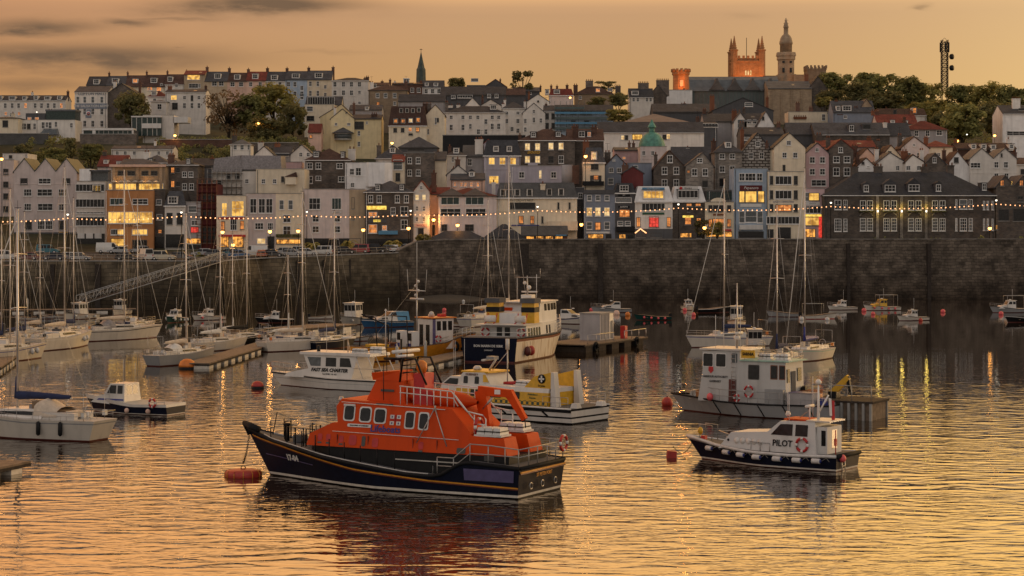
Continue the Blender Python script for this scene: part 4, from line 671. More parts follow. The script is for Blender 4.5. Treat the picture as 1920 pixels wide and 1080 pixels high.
bl('white gabled cottage behind long white terrace',900,940,199,187,'white','f','slate',Y=622)
bl('cream house with glazed conservatory on upper floor',571,627,196,193,'cream','p',wins='k 204 9 10 581;q 222 9 12 582',Y=630,D=8)
t,X,Z,s,_=HOUSES and bl('glazed sun room house with brown roofs above yellow gables',573,640,196,180,'cream','s','slate',wins='r 189 14 44 602',Y=640,D=9,ch='628 187 8 r;613 193 9 b')
bl('yellow cream gabled house with bay pavilion on the wooded slope',620,664,223,205,'yellow','f','slate',wins='s 233 5 5 630;s 233 5 6 654;q 211 3 3 650',Y=565,D=10)
t,X,Z,s,_=bl('yellow cream wing with balcony window below slate roof',662,715,223,214,'yellow','s','slate',wins='q 235 13 16 673;s 230 5 4 688;s 250 9 5 673;s 270 9 5 673',Y=566,D=10,ch='701 210 11 b .2')
b=MB(); b.lathe([(2.6,0),(2.6,1.9)],'frame',8,(X(644),-1,Z(263))); b.lathe([(2.63,.3),(2.63,1.6)],'paleglass',8,(X(644),-1,Z(262.5))); b.lathe([(3.4,0),(1.8,.8),(.15,1.6)],'slate',8,(X(644),-1,Z(250)),False); b.obj('bay_pavilion',t)
bl('long sloping roofed cream house behind yellow gable',600,665,220,196,'yellow','f','slate',Y=585,D=10,pk=640)
bl('small cottage with red roof and one lit window in the bushes',578,602,248,232,'peach','s','tile',wins='O 256 5 5 583',Y=560,D=6)
bl('dark slate roofed house behind the yellow wing',655,716,206,196,'grey','s','slate',dm='688 203 6 5 s',Y=610,ch='704 202 9 b;640 200 7 b')
bl('cream cottage row with deep dark mansard and four lit dormers',729,800,236,199,'cream','m','browntile',wins='q 244 8 6 741 755;o 243 8 6 769;O 243 8 6 783;d 252 4 7 770',dm='742 227 6 7 O;756 227 6 7 O;770 226 6 7 P;784 225 6 8 O;752 207 5 7 q;763 207 5 7 q;774 207 5 7 q;785 206 5 7 q',Y=560,D=11)
bl('cream gabled end with tall narrow windows right of lit dormers',798,834,216,197,'cream','f','browntile',wins='s 227 12 3 817;s 247 10 4 803;d 225 8 3 821',dm='',Y=563,D=11)
bl('long cream white house with many plain windows',832,948,211,197,'white','h','slate',wins='s 220 7 6 846 868 882 896 923 935;s 239 11 6 846 868;s 237 10 4 882;s 228 10 5 911;s 237 11 5 923 935;s 247 9 6 897 911',dm='925 200 11 7 c',Y=590,D=10)
bl('white house with slate hip right of long cream house',942,984,203,189,'white','h','slate',wins='s 212 6 5 950 971;s 227 8 5 950 971;s 242 8 5 960;s 245 8 5 971',Y=592)
bl('white gabled house with pointed front and six windows',980,1022,212,194,'white','f','slate',wins='s 209 6 5 1001;s 227 8 5 985;s 225 9 5 1001;s 226 8 5 1014;s 243 8 5 985',Y=588,D=9)
bl('white wing with pairs of tall dark sashes beside teal scaffold',1020,1042,208,197,'white','s','slate',wins='q 218 11 5 1026 1037;q 236 11 5 1026 1037',Y=590)
bl('white gabled house with slate roof behind pointed gable',988,1030,191,177,'white','f','slate',wins='d 190 3 3 1009',Y=630)
t,X,Z,s,_=bl('house wrapped in teal scaffold netting',1042,1150,208,196,'paleblue','s','slate',wins='q 212 6 6 1054;q 212 6 10 1075 1093;q 212 6 8 1105;q 229 6 8 1075 1100',Y=585,D=9,name='scaffolded_building',cat='building')
b=MB()
for k in range(11):
    x=X(1040+11*k); b.tube([(x,-1.3,Z(245)),(x,-1.3,Z(190 if k<6 else 205))],.06,'teal',4)
for k in range(5):
    z=Z(243-9.5*k); b.box(X(1040),X(1150) if k<4 else X(1095),-1.35,-.3,z-.05,z+.05,'teal'); b.box(X(1040),X(1150) if k<4 else X(1095),-1.4,-1.34,z+.1,z+.65,'skyblue' if k%2 else 'teal')
b.obj('scaffold',t)
bl('red brown mansard house with street lamp glow, centre skyline',1030,1075,179,166,'pinkwhite','m','tile',dm='1044 172 10 7 c;1026 172 6 7 s',ch='1034 156 4 b;1045 157 4 b;1064 155 5 b',Y=670)
bl('brown stone skyline house with pink lit pane and tall chimneys',1078,1150,176,160,'sandstone','h','browntile',wins='o 169 6 7 1121;c 168 5 8 1144;s 183 6 5 1088',ch='1080 155 8 b;1106 147 14 g;1160 157 10 g',Y=680)
bl('dark skyline house with white dormer at centre',962,1012,171,163,'darkgrey','s','slate',wins='s 174 6 5 994',ch='1014 157 3 b',Y=685)
bl('skyline roofs below the big pine tree',945,985,178,165,'darkgrey','s','browntile',Y=675,ch='975 158 4 b')
bl('white house with big pale chimney stack below college turret',1180,1225,182,165,'white','s','slate',wins='s 186 9 4 1188 1196 1213 1220',dm='1191 174 12 7 c',ch='1208 151 20 g .5',Y=640)
bl('stone gable house with broad chimney stack left of orange turret',1218,1250,179,160,'stone','f','slate',ch='1244 146 24 g .4',Y=645)
# ------------------------------------------------------------ towers and landmarks on the skyline
def mark(name,label,cat,px,Y,zb=None):
    s=F/Y; z0=TZ((px-960)/s,Y)-1 if zb is None else zb
    t=thing(name,label,cat,((px-960)/s,Y,z0)); return t,(lambda x:(x-px)/s),(lambda y:H+(YH-y)/s-z0),s
def crenel(b,x0,x1,y0,y1,z,n,h,m,d=.5):
    for i in range(n):
        a=x0+(x1-x0)*i/(n-.5); c=a+(x1-x0)/(n-.5)*.5
        b.box(a,c,y0,y0+d,z,z+h,m); b.box(a,c,y1-d,y1,z,z+h,m)
    k=max(2,int(n*(y1-y0)/(x1-x0)))
    for i in range(k):
        a=y0+(y1-y0)*i/(k-.5); c=a+(y1-y0)/(k-.5)*.5
        if a>y0+d and c<y1-d: b.box(x0,x0+d,a,c,z,z+h,m); b.box(x1-d,x1,a,c,z,z+h,m)
t,X,Z,s=mark('castle_tower','square battlemented college tower with two pinnacles and flagpole, lit orange','tower',1403,760)
w=X(1431); D=2*w
b=MB(); b.box(-w,w,0,D,0,Z(116),'castle'); b.box(-w-.3,w+.3,-.3,D+.3,Z(116),Z(114),'castle'); b.box(-w+.4,w-.4,.4,D-.4,Z(114),Z(109),'castle'); crenel(b,-w,w,0,D,Z(110),7,1.2,'castle')
for k in range(6): b.box(-w+1.2+k*1.6,-w+2.2+k*1.6,-.12,0,Z(124),Z(120),'castle')
b.obj('tower_body',t)
for sx in (-1,1):
    for y in (.4,D-.4):
        q=MB(); q.lathe([(1.3,0),(1.3,Z(95)-Z(142)),(1.6,Z(95)-Z(142)),(1.6,Z(93)-Z(142)),(.95,Z(92)-Z(142)),(.12,Z(67)-Z(142))],'castle',8,(sx*(w-.4),y,Z(142)),False)
        for k in range(5): q.lathe([(1.05-.18*k,0),(1.05-.18*k,.25)],'castle',8,(sx*(w-.4),y,Z(90-4*k)))
        q.obj('pinnacle',t)
b=MB(); b.tube([(0,D/2,Z(114)),(0,D/2,Z(68))],.12,'iron'); b.obj('flagpole',t)
for k in (-1,0,1): b=MB(); b.prism([(-.27,0),(.27,0),(.27,1.5),(0,2.0),(-.27,1.5)],'y',-.05,.0,'litpale'); b.obj('window',t,(k*.95,-.02,Z(141)))
f=thing('floodlight','small orange floodlight at the foot of the college tower','floodlight',(t.location.x,760-12,t.location.z+8)); b=MB(); b.box(-.3,.3,-.2,.2,0,.5,'iron'); b.tube([(0,0,0),(0,0,-8)],.06,'iron',4); b.obj('lamp_body',f); lampl(f,(0,2,1),9500,(1,.36,.08),.5)
t,X,Z,s=mark('turret','round topped battlemented turret lit deep orange above white drum','tower',1278,690)
w=X(1295)
b=MB(); b.lathe([(w*.92,0),(w*.92,Z(140)),(w*1.03,Z(139)),(w*1.03,Z(134))],'castle',8,(0,w,0),False)
for k in range(12):
    a=R(30*k); b.lathe([(.62,0),(.62,1.1)],'castle',4,((w*.95)*math.cos(a),w+w*.95*math.sin(a),Z(134)))
b.obj('tower_body',t); b=MB(); b.box(-.6,.6,-.05,.25,Z(162),Z(150),'peach'); b.obj('window',t,(0,.1,0))
t2,X2,Z2,s2=mark('drum_building','plain white drum below the orange turret','building',1273,682)
w=X2(1298); b=MB(); b.box(-w,w,0,5,0,Z2(169),'bright'); b.box(-w-.1,w+.1,-.1,5.1,Z2(169),Z2(168),'concrete'); b.obj('wall',t2)
f=thing('floodlight','small orange floodlight below the orange turret','floodlight',(t.location.x+.5,686.4,H+(YH-168.5)*686/F)); b=MB(); b.box(-.3,.3,-.2,.2,0,.5,'iron'); b.obj('lamp_body',f); lampl(f,(0,-.5,2.0),1500,(1,.3,.05),.4)
t,X,Z,s=mark('college_hall','long lead roofed college hall with four scalloped gables','hall',1385,700)
b=MB(); b.box(X(1295),X(1470),0,14,0,Z(171),'teal'); [b.box(X(1298+7*k)-.15,X(1298+7*k)+.15,-.2,0,Z(197),Z(172),'leadroof') for k in range(25)]; b.obj('wall',t)
b=MB(); prof=[(-.6,Z(171)),(-.4,Z(170)),(1.2,Z(163)),(4,Z(148)),(7,Z(141)),(14,Z(141)),(14,Z(171))]; b.prism(prof,'x',X(1294),X(1462),'leadroof')
b.obj('roof',t)
for k in range(4):
    xc=X(1344+33.5*k); g=MB(); hw_=X(1400)-X(1385)
    pr=[(-hw_,Z(169))]+[(-hw_*(1-i/6)**1.7*.9-.12*hw_,Z(169)+(Z(147)-Z(169))*i/6) for i in range(7)]+[(hw_*(1-i/6)**1.7*.9+.12*hw_,Z(169)+(Z(147)-Z(169))*i/6) for i in range(6,-1,-1)]+[(hw_,Z(169))]
    g.prism([(xc+x,z) for x,z in pr],'y',-.7,5,'slatelight'); g.obj('scalloped_gable',t)
t,X,Z,s=mark('church_tower','tall pale church tower with domed lantern and weathervane','tower',1476,780)
b=MB(); w=X(1491); b.box(-w*1.15,w*1.15,0,2.3*w,0,Z(139),'sandstone'); b.lathe([(w*1.06,0),(w*1.06,Z(112)-Z(140)),(w*1.2,Z(111)-Z(140)),(w*1.2,Z(104)-Z(140)),(w*1.3,Z(104)-Z(140)),(w*1.3,Z(102)-Z(140)),(w*1.22,Z(97)-Z(140))],'sandstone',8,(0,w*1.1,Z(140)),False); b.obj('shaft',t)
b=MB(); b.lathe([(w*.76,0),(w*.76,3.1),(w*.84,3.2),(w*.84,4),(w*.8,4.4),(w*.7,5.7),(w*.5,6.7),(w*.3,7.2),(w*.28,9.6),(w*.34,9.7),(w*.34,10.1),(w*.14,12.3),(.15,13.6)],'sandstone',12,(0,w*1.1,Z(97)),True); b.obj('lantern',t)
b=MB(); b.ball((0,w*1.1,Z(49)),.45,'iron',8); b.tube([(0,w*1.1,Z(53)),(0,w*1.1,Z(34))],.09,'iron'); b.tube([(-1,w*1.1,Z(42)),(1,w*1.1,Z(42))],.07,'iron'); b.tube([(-.7,w*1.1,Z(36)),(.9,w*1.1,Z(36))],.07,'iron'); b.obj('weathervane',t)
for x in (-1.45,1.45):
    for y0,y1 in ((136,127),(118,114)): b=MB(); b.box(x-.45,x+.45,-.05,.3,Z(y0),Z(y1),'glass'); b.obj('window',t,(0,.12,0))
t,X,Z,s=mark('castle_gatehouse','low battlemented college block right of church tower','tower',1531,775)
b=MB(); b.box(X(1513),X(1549),0,8,0,Z(128),'sandstone'); b.box(X(1512),X(1550),-.2,8.2,Z(131),Z(129),'sandstone'); crenel(b,X(1512),X(1551),-.1,8,Z(128),6,1.2,'sandstone'); b.obj('tower_body',t)
b=MB(); b.box(X(1429),X(1470),2,8,0,Z(141),'sandstone'); b.box(X(1490),X(1513),2,8,0,Z(139),'sandstone'); b.obj('wing',t)
t,X,Z,s,_=bl('college chapel with long slate roof and brown stone side',1440,1522,166,150,'sandstone','s','slatelight',wins='',Y=690,D=16,name='chapel',cat='chapel')
b=MB(); [b.box(X(k)-.3,X(k)+.3,-.3,0,0,Z(170),'sandstone') for k in (1447,1465,1484,1503)]; b.obj('buttresses',t)
bl('stone gable end of the college chapel with round white dish',1515,1552,168,143,'stone','f','slate',Y=691,D=14)
t,X,Z,s=mark('church_spire','slim green copper church spire on the skyline','spire',789,720)
b=MB(); b.lathe([(1.9,0),(1.75,4.6),(1.35,5.2),(.1,Z(97)-Z(153))],'copperdark',8,(0,2,Z(153)),False); b.box(-1.7,1.7,.3,3.7,0,Z(153),'stone'); b.obj('spire_roof',t)
b=MB(); b.tube([(0,2,Z(98)),(0,2,Z(90))],.08,'iron'); b.box(-.5,.5,1.95,2.05,Z(92.5),Z(91.5),'iron'); b.obj('weathervane',t)
t,X,Z,s=mark('radio_mast','dark lattice radio mast with two drum dishes','mast',1771,720)
b=MB(); r0=1.05
for (x,y) in ((-r0,-r0),(r0,-r0),(r0,r0),(-r0,r0)): b.tube([(x,y,0),(x,y,Z(75))],.16,'iron',4)
z=Z(170)
while z<Z(80):
    for (a,c) in (((-r0,-r0),(r0,-r0)),((r0,-r0),(r0,r0)),((r0,r0),(-r0,r0)),((-r0,r0),(-r0,-r0))):
        b.tube([(*a,z),(*c,z+1.4)],.09,'iron',3); b.tube([(*c,z),(*a,z+1.4)],.09,'iron',3); b.tube([(*a,z),(*c,z)],.09,'iron',3)
    z+=1.4
b.obj('lattice',t)
b=MB(); [b.box(x-.25,x+.25,y-.2,y+.2,Z(98),Z(80),'iron') for x,y in ((-1.5,0),(1.5,0),(0,-1.5),(1.2,-1.3))]; b.tube([(-.7,0,Z(75)),(0,0,Z(71)),(.7,0,Z(75))],.08,'iron'); b.obj('antenna_head',t)
for y in (107,128): b=MB(); b.lathe([(1.0,0),(1.05,.7),(.6,1.0)],'iron',12); b.tube([(0,0,0),(-1.3,0,-.6)],.08,'iron'); b.obj('dish',t,(2.0,-1.4,Z(y)),(R(90),0,R(40)))
# ------------------------------------------------------------ slope walls
def slope_wall(label,x0,x1,y0,y1,Y,m):
    t,X,Z,s=mark('retaining_wall',label,'wall',(x0+x1)/2,Y); b=MB(); b.box(X(x0),X(x1),0,.6,0,Z(y0),m); b.box(X(x0)-.1,X(x1)+.1,-.1,.7,Z(y0),Z(y0)+.2,'concrete'); b.obj('masonry',t)
slope_wall('long brown retaining wall below the modern white house',300,440,262,280,545,'brick')
slope_wall('stone garden wall under the wooded slope',440,560,268,280,540,'stone')
slope_wall('grey panel clad terrace wall at left',-20,90,251,275,550,'slatelight')
slope_wall('brown garden wall below mission hall',150,255,252,268,552,'stone')
slope_wall('dark parapet wall below long cream white house',830,985,254,262,552,'black')
# ------------------------------------------------------------ trees
def crown_mesh(m,n,seed,clumps,leaf,flat=1.0,bare=0):
    rnd=random.Random(seed); b=MB(); cs=[]
    for i in range(clumps):
        a=rnd.uniform(0,6.283); q=rnd.random()**.5*.72; z=rnd.uniform(-.62,.72); k=math.sqrt(max(.05,1-z*z))
        cs.append((q*k*math.cos(a)*1.15,q*k*math.sin(a)*1.15,z,rnd.uniform(.14,.34)))
    vs=[];fs=[]
    for i in range(n):
        c=rnd.choice(cs); v=Vector((rnd.gauss(0,1),rnd.gauss(0,1),rnd.gauss(0,1))).normalized()*c[3]*rnd.uniform(.55,1.08)
        p=Vector((c[0],c[1],c[2]))+Vector((v.x,v.y,v.z*.8)); nrm=(v.normalized()+Vector((rnd.uniform(-.6,.6),rnd.uniform(-.6,.6),rnd.uniform(-.2,.9)))).normalized()
        q=nrm.cross(Vector((.3,.2,1))).normalized(); w=nrm.cross(q); l=leaf*rnd.uniform(.6,1.35); o=len(vs)
        vs+=[p-q*l-w*l*.5,p+q*l*.2-w*l*.8,p+q*l+w*l*.4,p-q*l*.1+w*l*.85]; fs.append((o,o+1,o+2,o+3))
    return MB().add([(x,y,z*flat) for x,y,z in vs],fs,m).mesh('crown')
CR={}
def crown(kind):
    if kind not in CR:
        m,n,c,l={'g':('leaf',5200,62,.06),'d':('leafdark',5200,62,.06),'o':('leafolive',5200,66,.055),'b':('leafbrown',1500,46,.045),'p':('leafdark',900,16,.085)}[kind]
        CR[kind]=[crown_mesh(m,n,hash(kind)%1 + i*31+ord(kind),c,l) for i in range(3)]
    return random.choice(CR[kind])
def tree(label,px,yt,yb,w,kind,Y,group=None,trunk=None,name='tree'):
    s=F/Y; x=(px-960)/s; zb=TZ(x,Y)-.3; zt=H+(YH-yt)/s; zc=H+(YH-yb)/s; rz=(zt-zc)/2; rx=w/2/s
    t=thing(name,label,'tree',(x,Y,zb),group=group); cz=(zt+zc)/2-zb
    put(crown(kind),'crown',t,(0,0,cz),(0,0,random.uniform(0,6)),(rx,rx*.9,rz))
    b=MB(); r=max(.18,rx*.06); b.tube([(0,0,0),(rx*.03,0,cz*.5),(0,0,cz)],r*1.3,'bark',6,r2=r*.6)
    for k in range(6 if kind!='b' else 16):
        a=k*2.4; e=Vector((math.cos(a)*rx*.7,math.sin(a)*rx*.7,cz+rz*random.uniform(.0,.75))); b.tube([(0,0,cz*random.uniform(.35,.8)),e*.55+Vector((0,0,cz*.32)),e],r*.5,'bark',5,r2=r*.12)
    b.obj('trunk',t)
G='trees along the ridge'
tree('large round dark green tree beside the mission hall',247,168,242,76,'d',600)
tree('big bare brown spring tree on the slope, leftmost of the clump',428,158,262,104,'b',590)
tree('broad olive green tree top right of the bare tree',512,150,222,100,'o',600)
tree('darker green tree low in the clump, left of cream sun room',470,172,245,90,'g',592)
tree('dark shrubby tree below the olive tree, beside yellow gables',548,188,262,72,'d',575)
tree('low dark tree under the bare tree beside street light',500,215,268,80,'d',562)
tree('tall dark conifer like tree by the glass pavilion',132,255,300,34,'d',500,name='conifer')
tree('dark round shrub tree at left edge above pale block',45,268,298,40,'d',505)
tree('broad green bush tree right of the dark conifer',95,274,310,70,'g',488)
tree('green tree below glass pavilion',170,268,305,60,'g',495)
tree('airy pine silhouetted on the skyline',980,128,178,54,'p',690,name='pine_tree')
tree('dark skyline tree beside white mansard house',855,144,178,44,'d',685)
tree('small tree behind the stone skyline house with tall chimneys',1140,150,172,56,'p',700)
tree('round dark green tree below the white house with pale chimneys',1160,172,202,44,'d',620)
tree('olive bush tree left of market hall',1160,203,230,60,'o',570)
tree('dark bush tree beside round dark tree',1120,180,203,44,'d',625)
for i,(px,yt,yb,w,k,Y,l) in enumerate([(1570,132,190,90,'g',705,'ridge tree beside the chapel gable'),(1640,131,200,110,'g',700,'broad ridge tree with level top, left of radio mast'),(1700,140,210,100,'g',690,'tall ridge tree half way between chapel and radio mast'),(1742,152,220,70,'o',700,'thin leaved ridge tree just left of the radio mast'),(1800,154,225,80,'g',705,'ridge tree just right of the radio mast'),(1850,150,222,90,'o',700,'olive ridge tree second right of the mast'),(1905,156,230,90,'g',690,'ridge tree behind the far right white house'),(1660,165,225,100,'d',655,'dark lower tree under the level topped ridge tree'),(1560,165,212,70,'d',650,'dark lower tree beside white chimney house'),(1740,185,240,110,'o',610,'pale olive tree in front of the ridge'),(1802,190,268,118,'g',560,'large round green tree over the street lamps'),(1862,185,262,80,'d',580,'dark tree left of far right white house'),(1545,180,200,40,'o',640,'small bright bush tree by chapel wall'),(1405,158,178,60,'d',740,'dark tree between college tower and lead roof'),(1770,205,262,70,'d',575,'dark tree below the radio mast'),(1612,150,205,80,'d',690,'dark ridge tree behind two dormer house')]):
    tree(l,px,yt,yb,w,k,Y,G)
tree('small street tree glowing beside a lamp in front of dark stone pub',1318,408,446,44,'p',401)
tree('leafy street tree in front of the pub, lamp inside its crown',1345,414,445,30,'o',400)
# palms on the quay
def palm(label,px,yt,yb,w,Y):
    s=F/Y; x=(px-960)/s; zb=TZ(x,Y); t=thing('palm_tree',label,'palm tree',(x,Y,zb)); hz=H+(YH-(yt+(yb-yt)*.55))/s-zb; rr=w/2/s
    b=MB(); b.tube([(0,0,0),(0,0,hz)],.28,'bark',8,r2=.22); b.obj('trunk',t); b=MB()
    for k in range(34):
        a=random.uniform(0,6.283); up=random.uniform(-.1,1.0); l=rr*random.uniform(.8,1.1); q=Vector((math.cos(a),math.sin(a),0)); sd=Vector((-q.y,q.x,0))*.17
        pts=[Vector((0,0,hz))+q*l*u+Vector((0,0,l*(up*1.3*u-1.25*u*u))) for u in (0,.3,.6,.85,1.0)]
        vs=[];fs=[]
        for i,p in enumerate(pts): ww=(.5,1.2,1.1,.7,.1)[i]; vs+=[p-sd*ww*2-Vector((0,0,.12*ww)),p,p+sd*ww*2-Vector((0,0,.12*ww))]
        for i in range(4): fs+=[(3*i,3*i+1,3*i+4,3*i+3),(3*i+1,3*i+2,3*i+5,3*i+4)]
        b.add(vs,fs,'leafolive')
    b.obj('crown',t)
palm('bushy palm in front of the big plain cream building, lamp lit',586,436,480,46,392)
palm('bushy palm in front of the cream building wall return',652,436,474,44,396)
palm('palm near the blue awning of the dark stone hotel',738,436,472,44,398)
palm('spiky palm beside red pub front',372,462,488,30,372)
tree('bright round bush by the wall ramp in front of woollen shop',794,436,468,36,'o',396,name='bush')
# shrubs and ground cover on the slope and hedge below the stone hall
def shrubs(name,label,spots,m):
    vs=[];fs=[]
    for (x,y,z,r,h,n) in spots:
        for i in range(n):
            v=Vector((random.gauss(0,1),random.gauss(0,1),abs(random.gauss(0,1)))).normalized()*random.uniform(.6,1.05); p=Vector((x+v.x*r,y+v.y*r,z+v.z*h)); l=.28*random.uniform(.6,1.5)
            q=Vector((random.uniform(-1,1),random.uniform(-1,1),random.uniform(-1,1))).normalized(); w=q.cross(v).normalized(); o=len(vs); vs+=[p-q*l,p-w*l,p+q*l,p+w*l]; fs.append((o,o+1,o+2,o+3))
    tag(MB().add(vs,fs,m).obj(name),label,0,kind='stuff')
sp=[]
for (x0,x1,Y0,Y1,n) in ((300,600,500,600,330),(40,250,515,560,20),(1120,1330,560,600,20),(560,760,520,560,30),(1480,1900,560,700,80),(700,1000,470,540,30)):
    for i in range(n):
        Y=random.uniform(Y0,Y1); x=(random.uniform(x0,x1)-960)*Y/F; sp.append((x,Y,TZ(x,Y)-.2,random.uniform(1.2,2.6),random.uniform(.9,2.4),70))
shrubs('hillside_shrubs','dark scrub covering the slope between the houses',sp[::2],'leafdark'); shrubs('garden_shrubs','greener garden shrubs on the slope',sp[1::2],'leaf')
sp=[((px-960)*400/F,400+random.uniform(-.5,.5),TZ((px-960)*400/F,400),1.0,random.uniform(1.6,2.9),60) for px in list(range(1610,1800,8))+[1840,1856,1905,1915]]
shrubs('hedge_shrubs','clipped shrubs along the foot of the stone hall',sp,'leaf')
# ------------------------------------------------------------ boats
class Hull:
    """lofted hull: t=0 transom, t=1 stem; local x forward, y to port, z up, waterline z=0"""
    def __init__(s,L,B,sheer,bt=.8,wl=.86,rake=.9,full=2.3,flare=.55,tr=0.0,bulw=0.0):
        s.L=L;s.B=B;s.sheer=sheer;s.bt=bt;s.wl=wl;s.rake=rake;s.full=full;s.flare=flare;s.tr=tr;s.bulw=bulw
    def zs(s,t): return lerp(t,s.sheer)
    def hb(s,t):
        if t<.45: return s.B/2*(s.bt+(1-s.bt)*math.sin(t/.45*math.pi/2))
        return s.B/2*max(0.012,1-((t-.45)/.55)**s.full)
    def y(s,t,z):
        h=max(-.3,min(1.0,z/s.zs(t))); k=1-(1-h); f=max(0,(t-.5)/.5)
        w=s.wl*(1-f)+s.flare*f*s.wl
        return s.hb(t)*(w+(1-w)*max(0,h)**(1+.5*f)) if h>=0 else s.hb(t)*w*(1+h*1.2)
    def x(s,t,z):
        f=max(0,(t-.75)/.25)**2; return -s.L/2+s.L*t+f*s.rake*(z/s.zs(1)) + (1-min(1,t/.12))*s.tr*(z/s.zs(0))
    def pt(s,t,z,side=1,off=0): return (s.x(t,z),side*(s.y(t,z)+off),z)
    def build(s,parent,bands,name='hull',deck='deckpale',N=26,dz=.0,transom=None):
        """bands: [(top height fraction of the sheer, or negative = metres, material)]"""
        b=MB(); ts=[i/N for i in range(N+1)]; ts[-1]=.998
        for side in (1,-1):
            lo=lambda t:-.35
            for (h,m) in bands:
                hi=(lambda t,h=h: (s.zs(t)*h if h>0 else -h))
                vs=[];fs=[]
                K=3
                for t in ts:
                    a,c=lo(t),max(lo(t)+.001,hi(t))
                    for k in range(K+1): vs.append(s.pt(t,a+(c-a)*k/K,side))
                for i in range(N):
                    for k in range(K):
                        q=(i*(K+1)+k,(i+1)*(K+1)+k,(i+1)*(K+1)+k+1,i*(K+1)+k+1); fs.append(q if side<0 else q[::-1])
                b.add(vs,fs,m,True); lo=hi
        lo=-.35
        for (h,m) in bands:
            hi=s.zs(0)*h if h>0 else -h
            b.poly([s.pt(0,lo,1),s.pt(0,lo,-1),s.pt(0,hi,-1),s.pt(0,hi,1)],transom if transom and h>0 else m); lo=hi
        h=b.obj(name,parent)
        d=MB()
        for i in range(N):
            a,c=ts[i],ts[i+1]; za,zc=s.zs(a)-s.bulw-.002,s.zs(c)-s.bulw-.002
            d.poly([s.pt(a,za,1,-.02),s.pt(a,za,-1,-.02),s.pt(c,zc,-1,-.02 if c<.95 else 0),s.pt(c,zc,1,-.02 if c<.95 else 0)],deck)
        d.obj('deck',parent); return h
    def strip(s,b,m,z0,z1,t0,t1,off=.03,sides=(1,-1),N=22):
        f0=z0 if callable(z0) else (lambda t:z0); f1=z1 if callable(z1) else (lambda t:z1)
        for sd in sides:
            vs=[];fs=[]
            for i in range(N+1):
                t=t0+(t1-t0)*i/N; vs+=[s.pt(t,f0(t),sd,off),s.pt(t,f1(t),sd,off)]
                if i: q=(2*i-2,2*i,2*i+1,2*i-1); fs.append(q if sd<0 else q[::-1])
            b.add(vs,fs,m,True)
    def rub(s,b,m,r,z,t0=0,t1=.998,sides=(1,-1),N=26,off=0):
        f=z if callable(z) else (lambda t:z)
        for sd in sides: b.tube([s.pt(t0+(t1-t0)*i/N,f(t0+(t1-t0)*i/N),sd,off) for i in range(N+1)],r,m,6)
    def rail(s,b,m,t0,t1,h,n,r=.025,inset=.12,sides=(1,-1),lv=(1,.5),closed=False):
        for sd in sides:
            top=[]
            for i in range(n+1):
                t=t0+(t1-t0)*i/n; z=s.zs(t)-s.bulw; p=Vector(s.pt(t,z,sd,-inset if t<.97 else 0)); b.tube([p,p+Vector((0,0,h))],r,m,4); top.append(p)
            for k in lv: b.tube([p+Vector((0,0,h*k)) for p in top],r,m,4)
def place(x,y,hdg,name,label,cat,group=None):
    p=W(x,y); return thing(name,label,cat,(p.x,p.y,0),R(hdg),group)
def lifering(parent,loc,r=.33,ax='y',name='lifebuoy'):
    b=MB(); 
    for k in range(4): b.ring(loc,r,.085,'redpaint',ax,4,6,90*k+13,90*k+77); b.ring(loc,r,.087,'whitepaint',ax,2,6,90*k+77,90*k+103)
    return b.obj(name,parent)
def house(b,prof,y,m,top=.85,x0=None):
    """cabin: side outline in x,z, leaning in towards the roof"""
    zs=[p[1] for p in prof]; a,c=min(zs),max(zs); f=lambda z:y*(1-(1-top)*(z-a)/(c-a))
    b.hexa([(x,-f(z),z) for x,z in prof],[(x,f(z),z) for x,z in prof],m); return f
def pane(parent,pts,yf,side=1,m='glass',fr=None,off=.02,name='window',grow=.06):
    """window lying on a leaning cabin side"""
    b=MB(); cx=sum(p[0] for p in pts)/len(pts); cz=sum(p[1] for p in pts)/len(pts)
    if fr:
        q=[(cx+(x-cx)*(1+grow/max(.05,abs(x-cx))),cz+(z-cz)*(1+grow/max(.05,abs(z-cz)))) for x,z in pts]
        v=[(x,side*(yf(z)+off*.6),z) for x,z in q]; b.poly(v if side<0 else v[::-1],fr)
    v=[(x,side*(yf(z)+off),z) for x,z in pts]; b.poly(v if side<0 else v[::-1],m); return b.obj(name,parent)
def rrect(x,z,w,h,c=.25):
    k=min(w,h)*c; o=[]
    for (sx,sz,a0) in ((1,1,0),(-1,1,90),(-1,-1,180),(1,-1,270)):
        for a in (0,30,60,90): o.append((x+sx*(w/2-k)+k*math.cos(R(a0+a)),z+sz*(h/2-k)+k*math.sin(R(a0+a))))
    return o
def aerial(b,x,y,z,h,r=.018,m='whitepaint'): b.tube([(x,y,z),(x,y,z+h)],r,m,4)

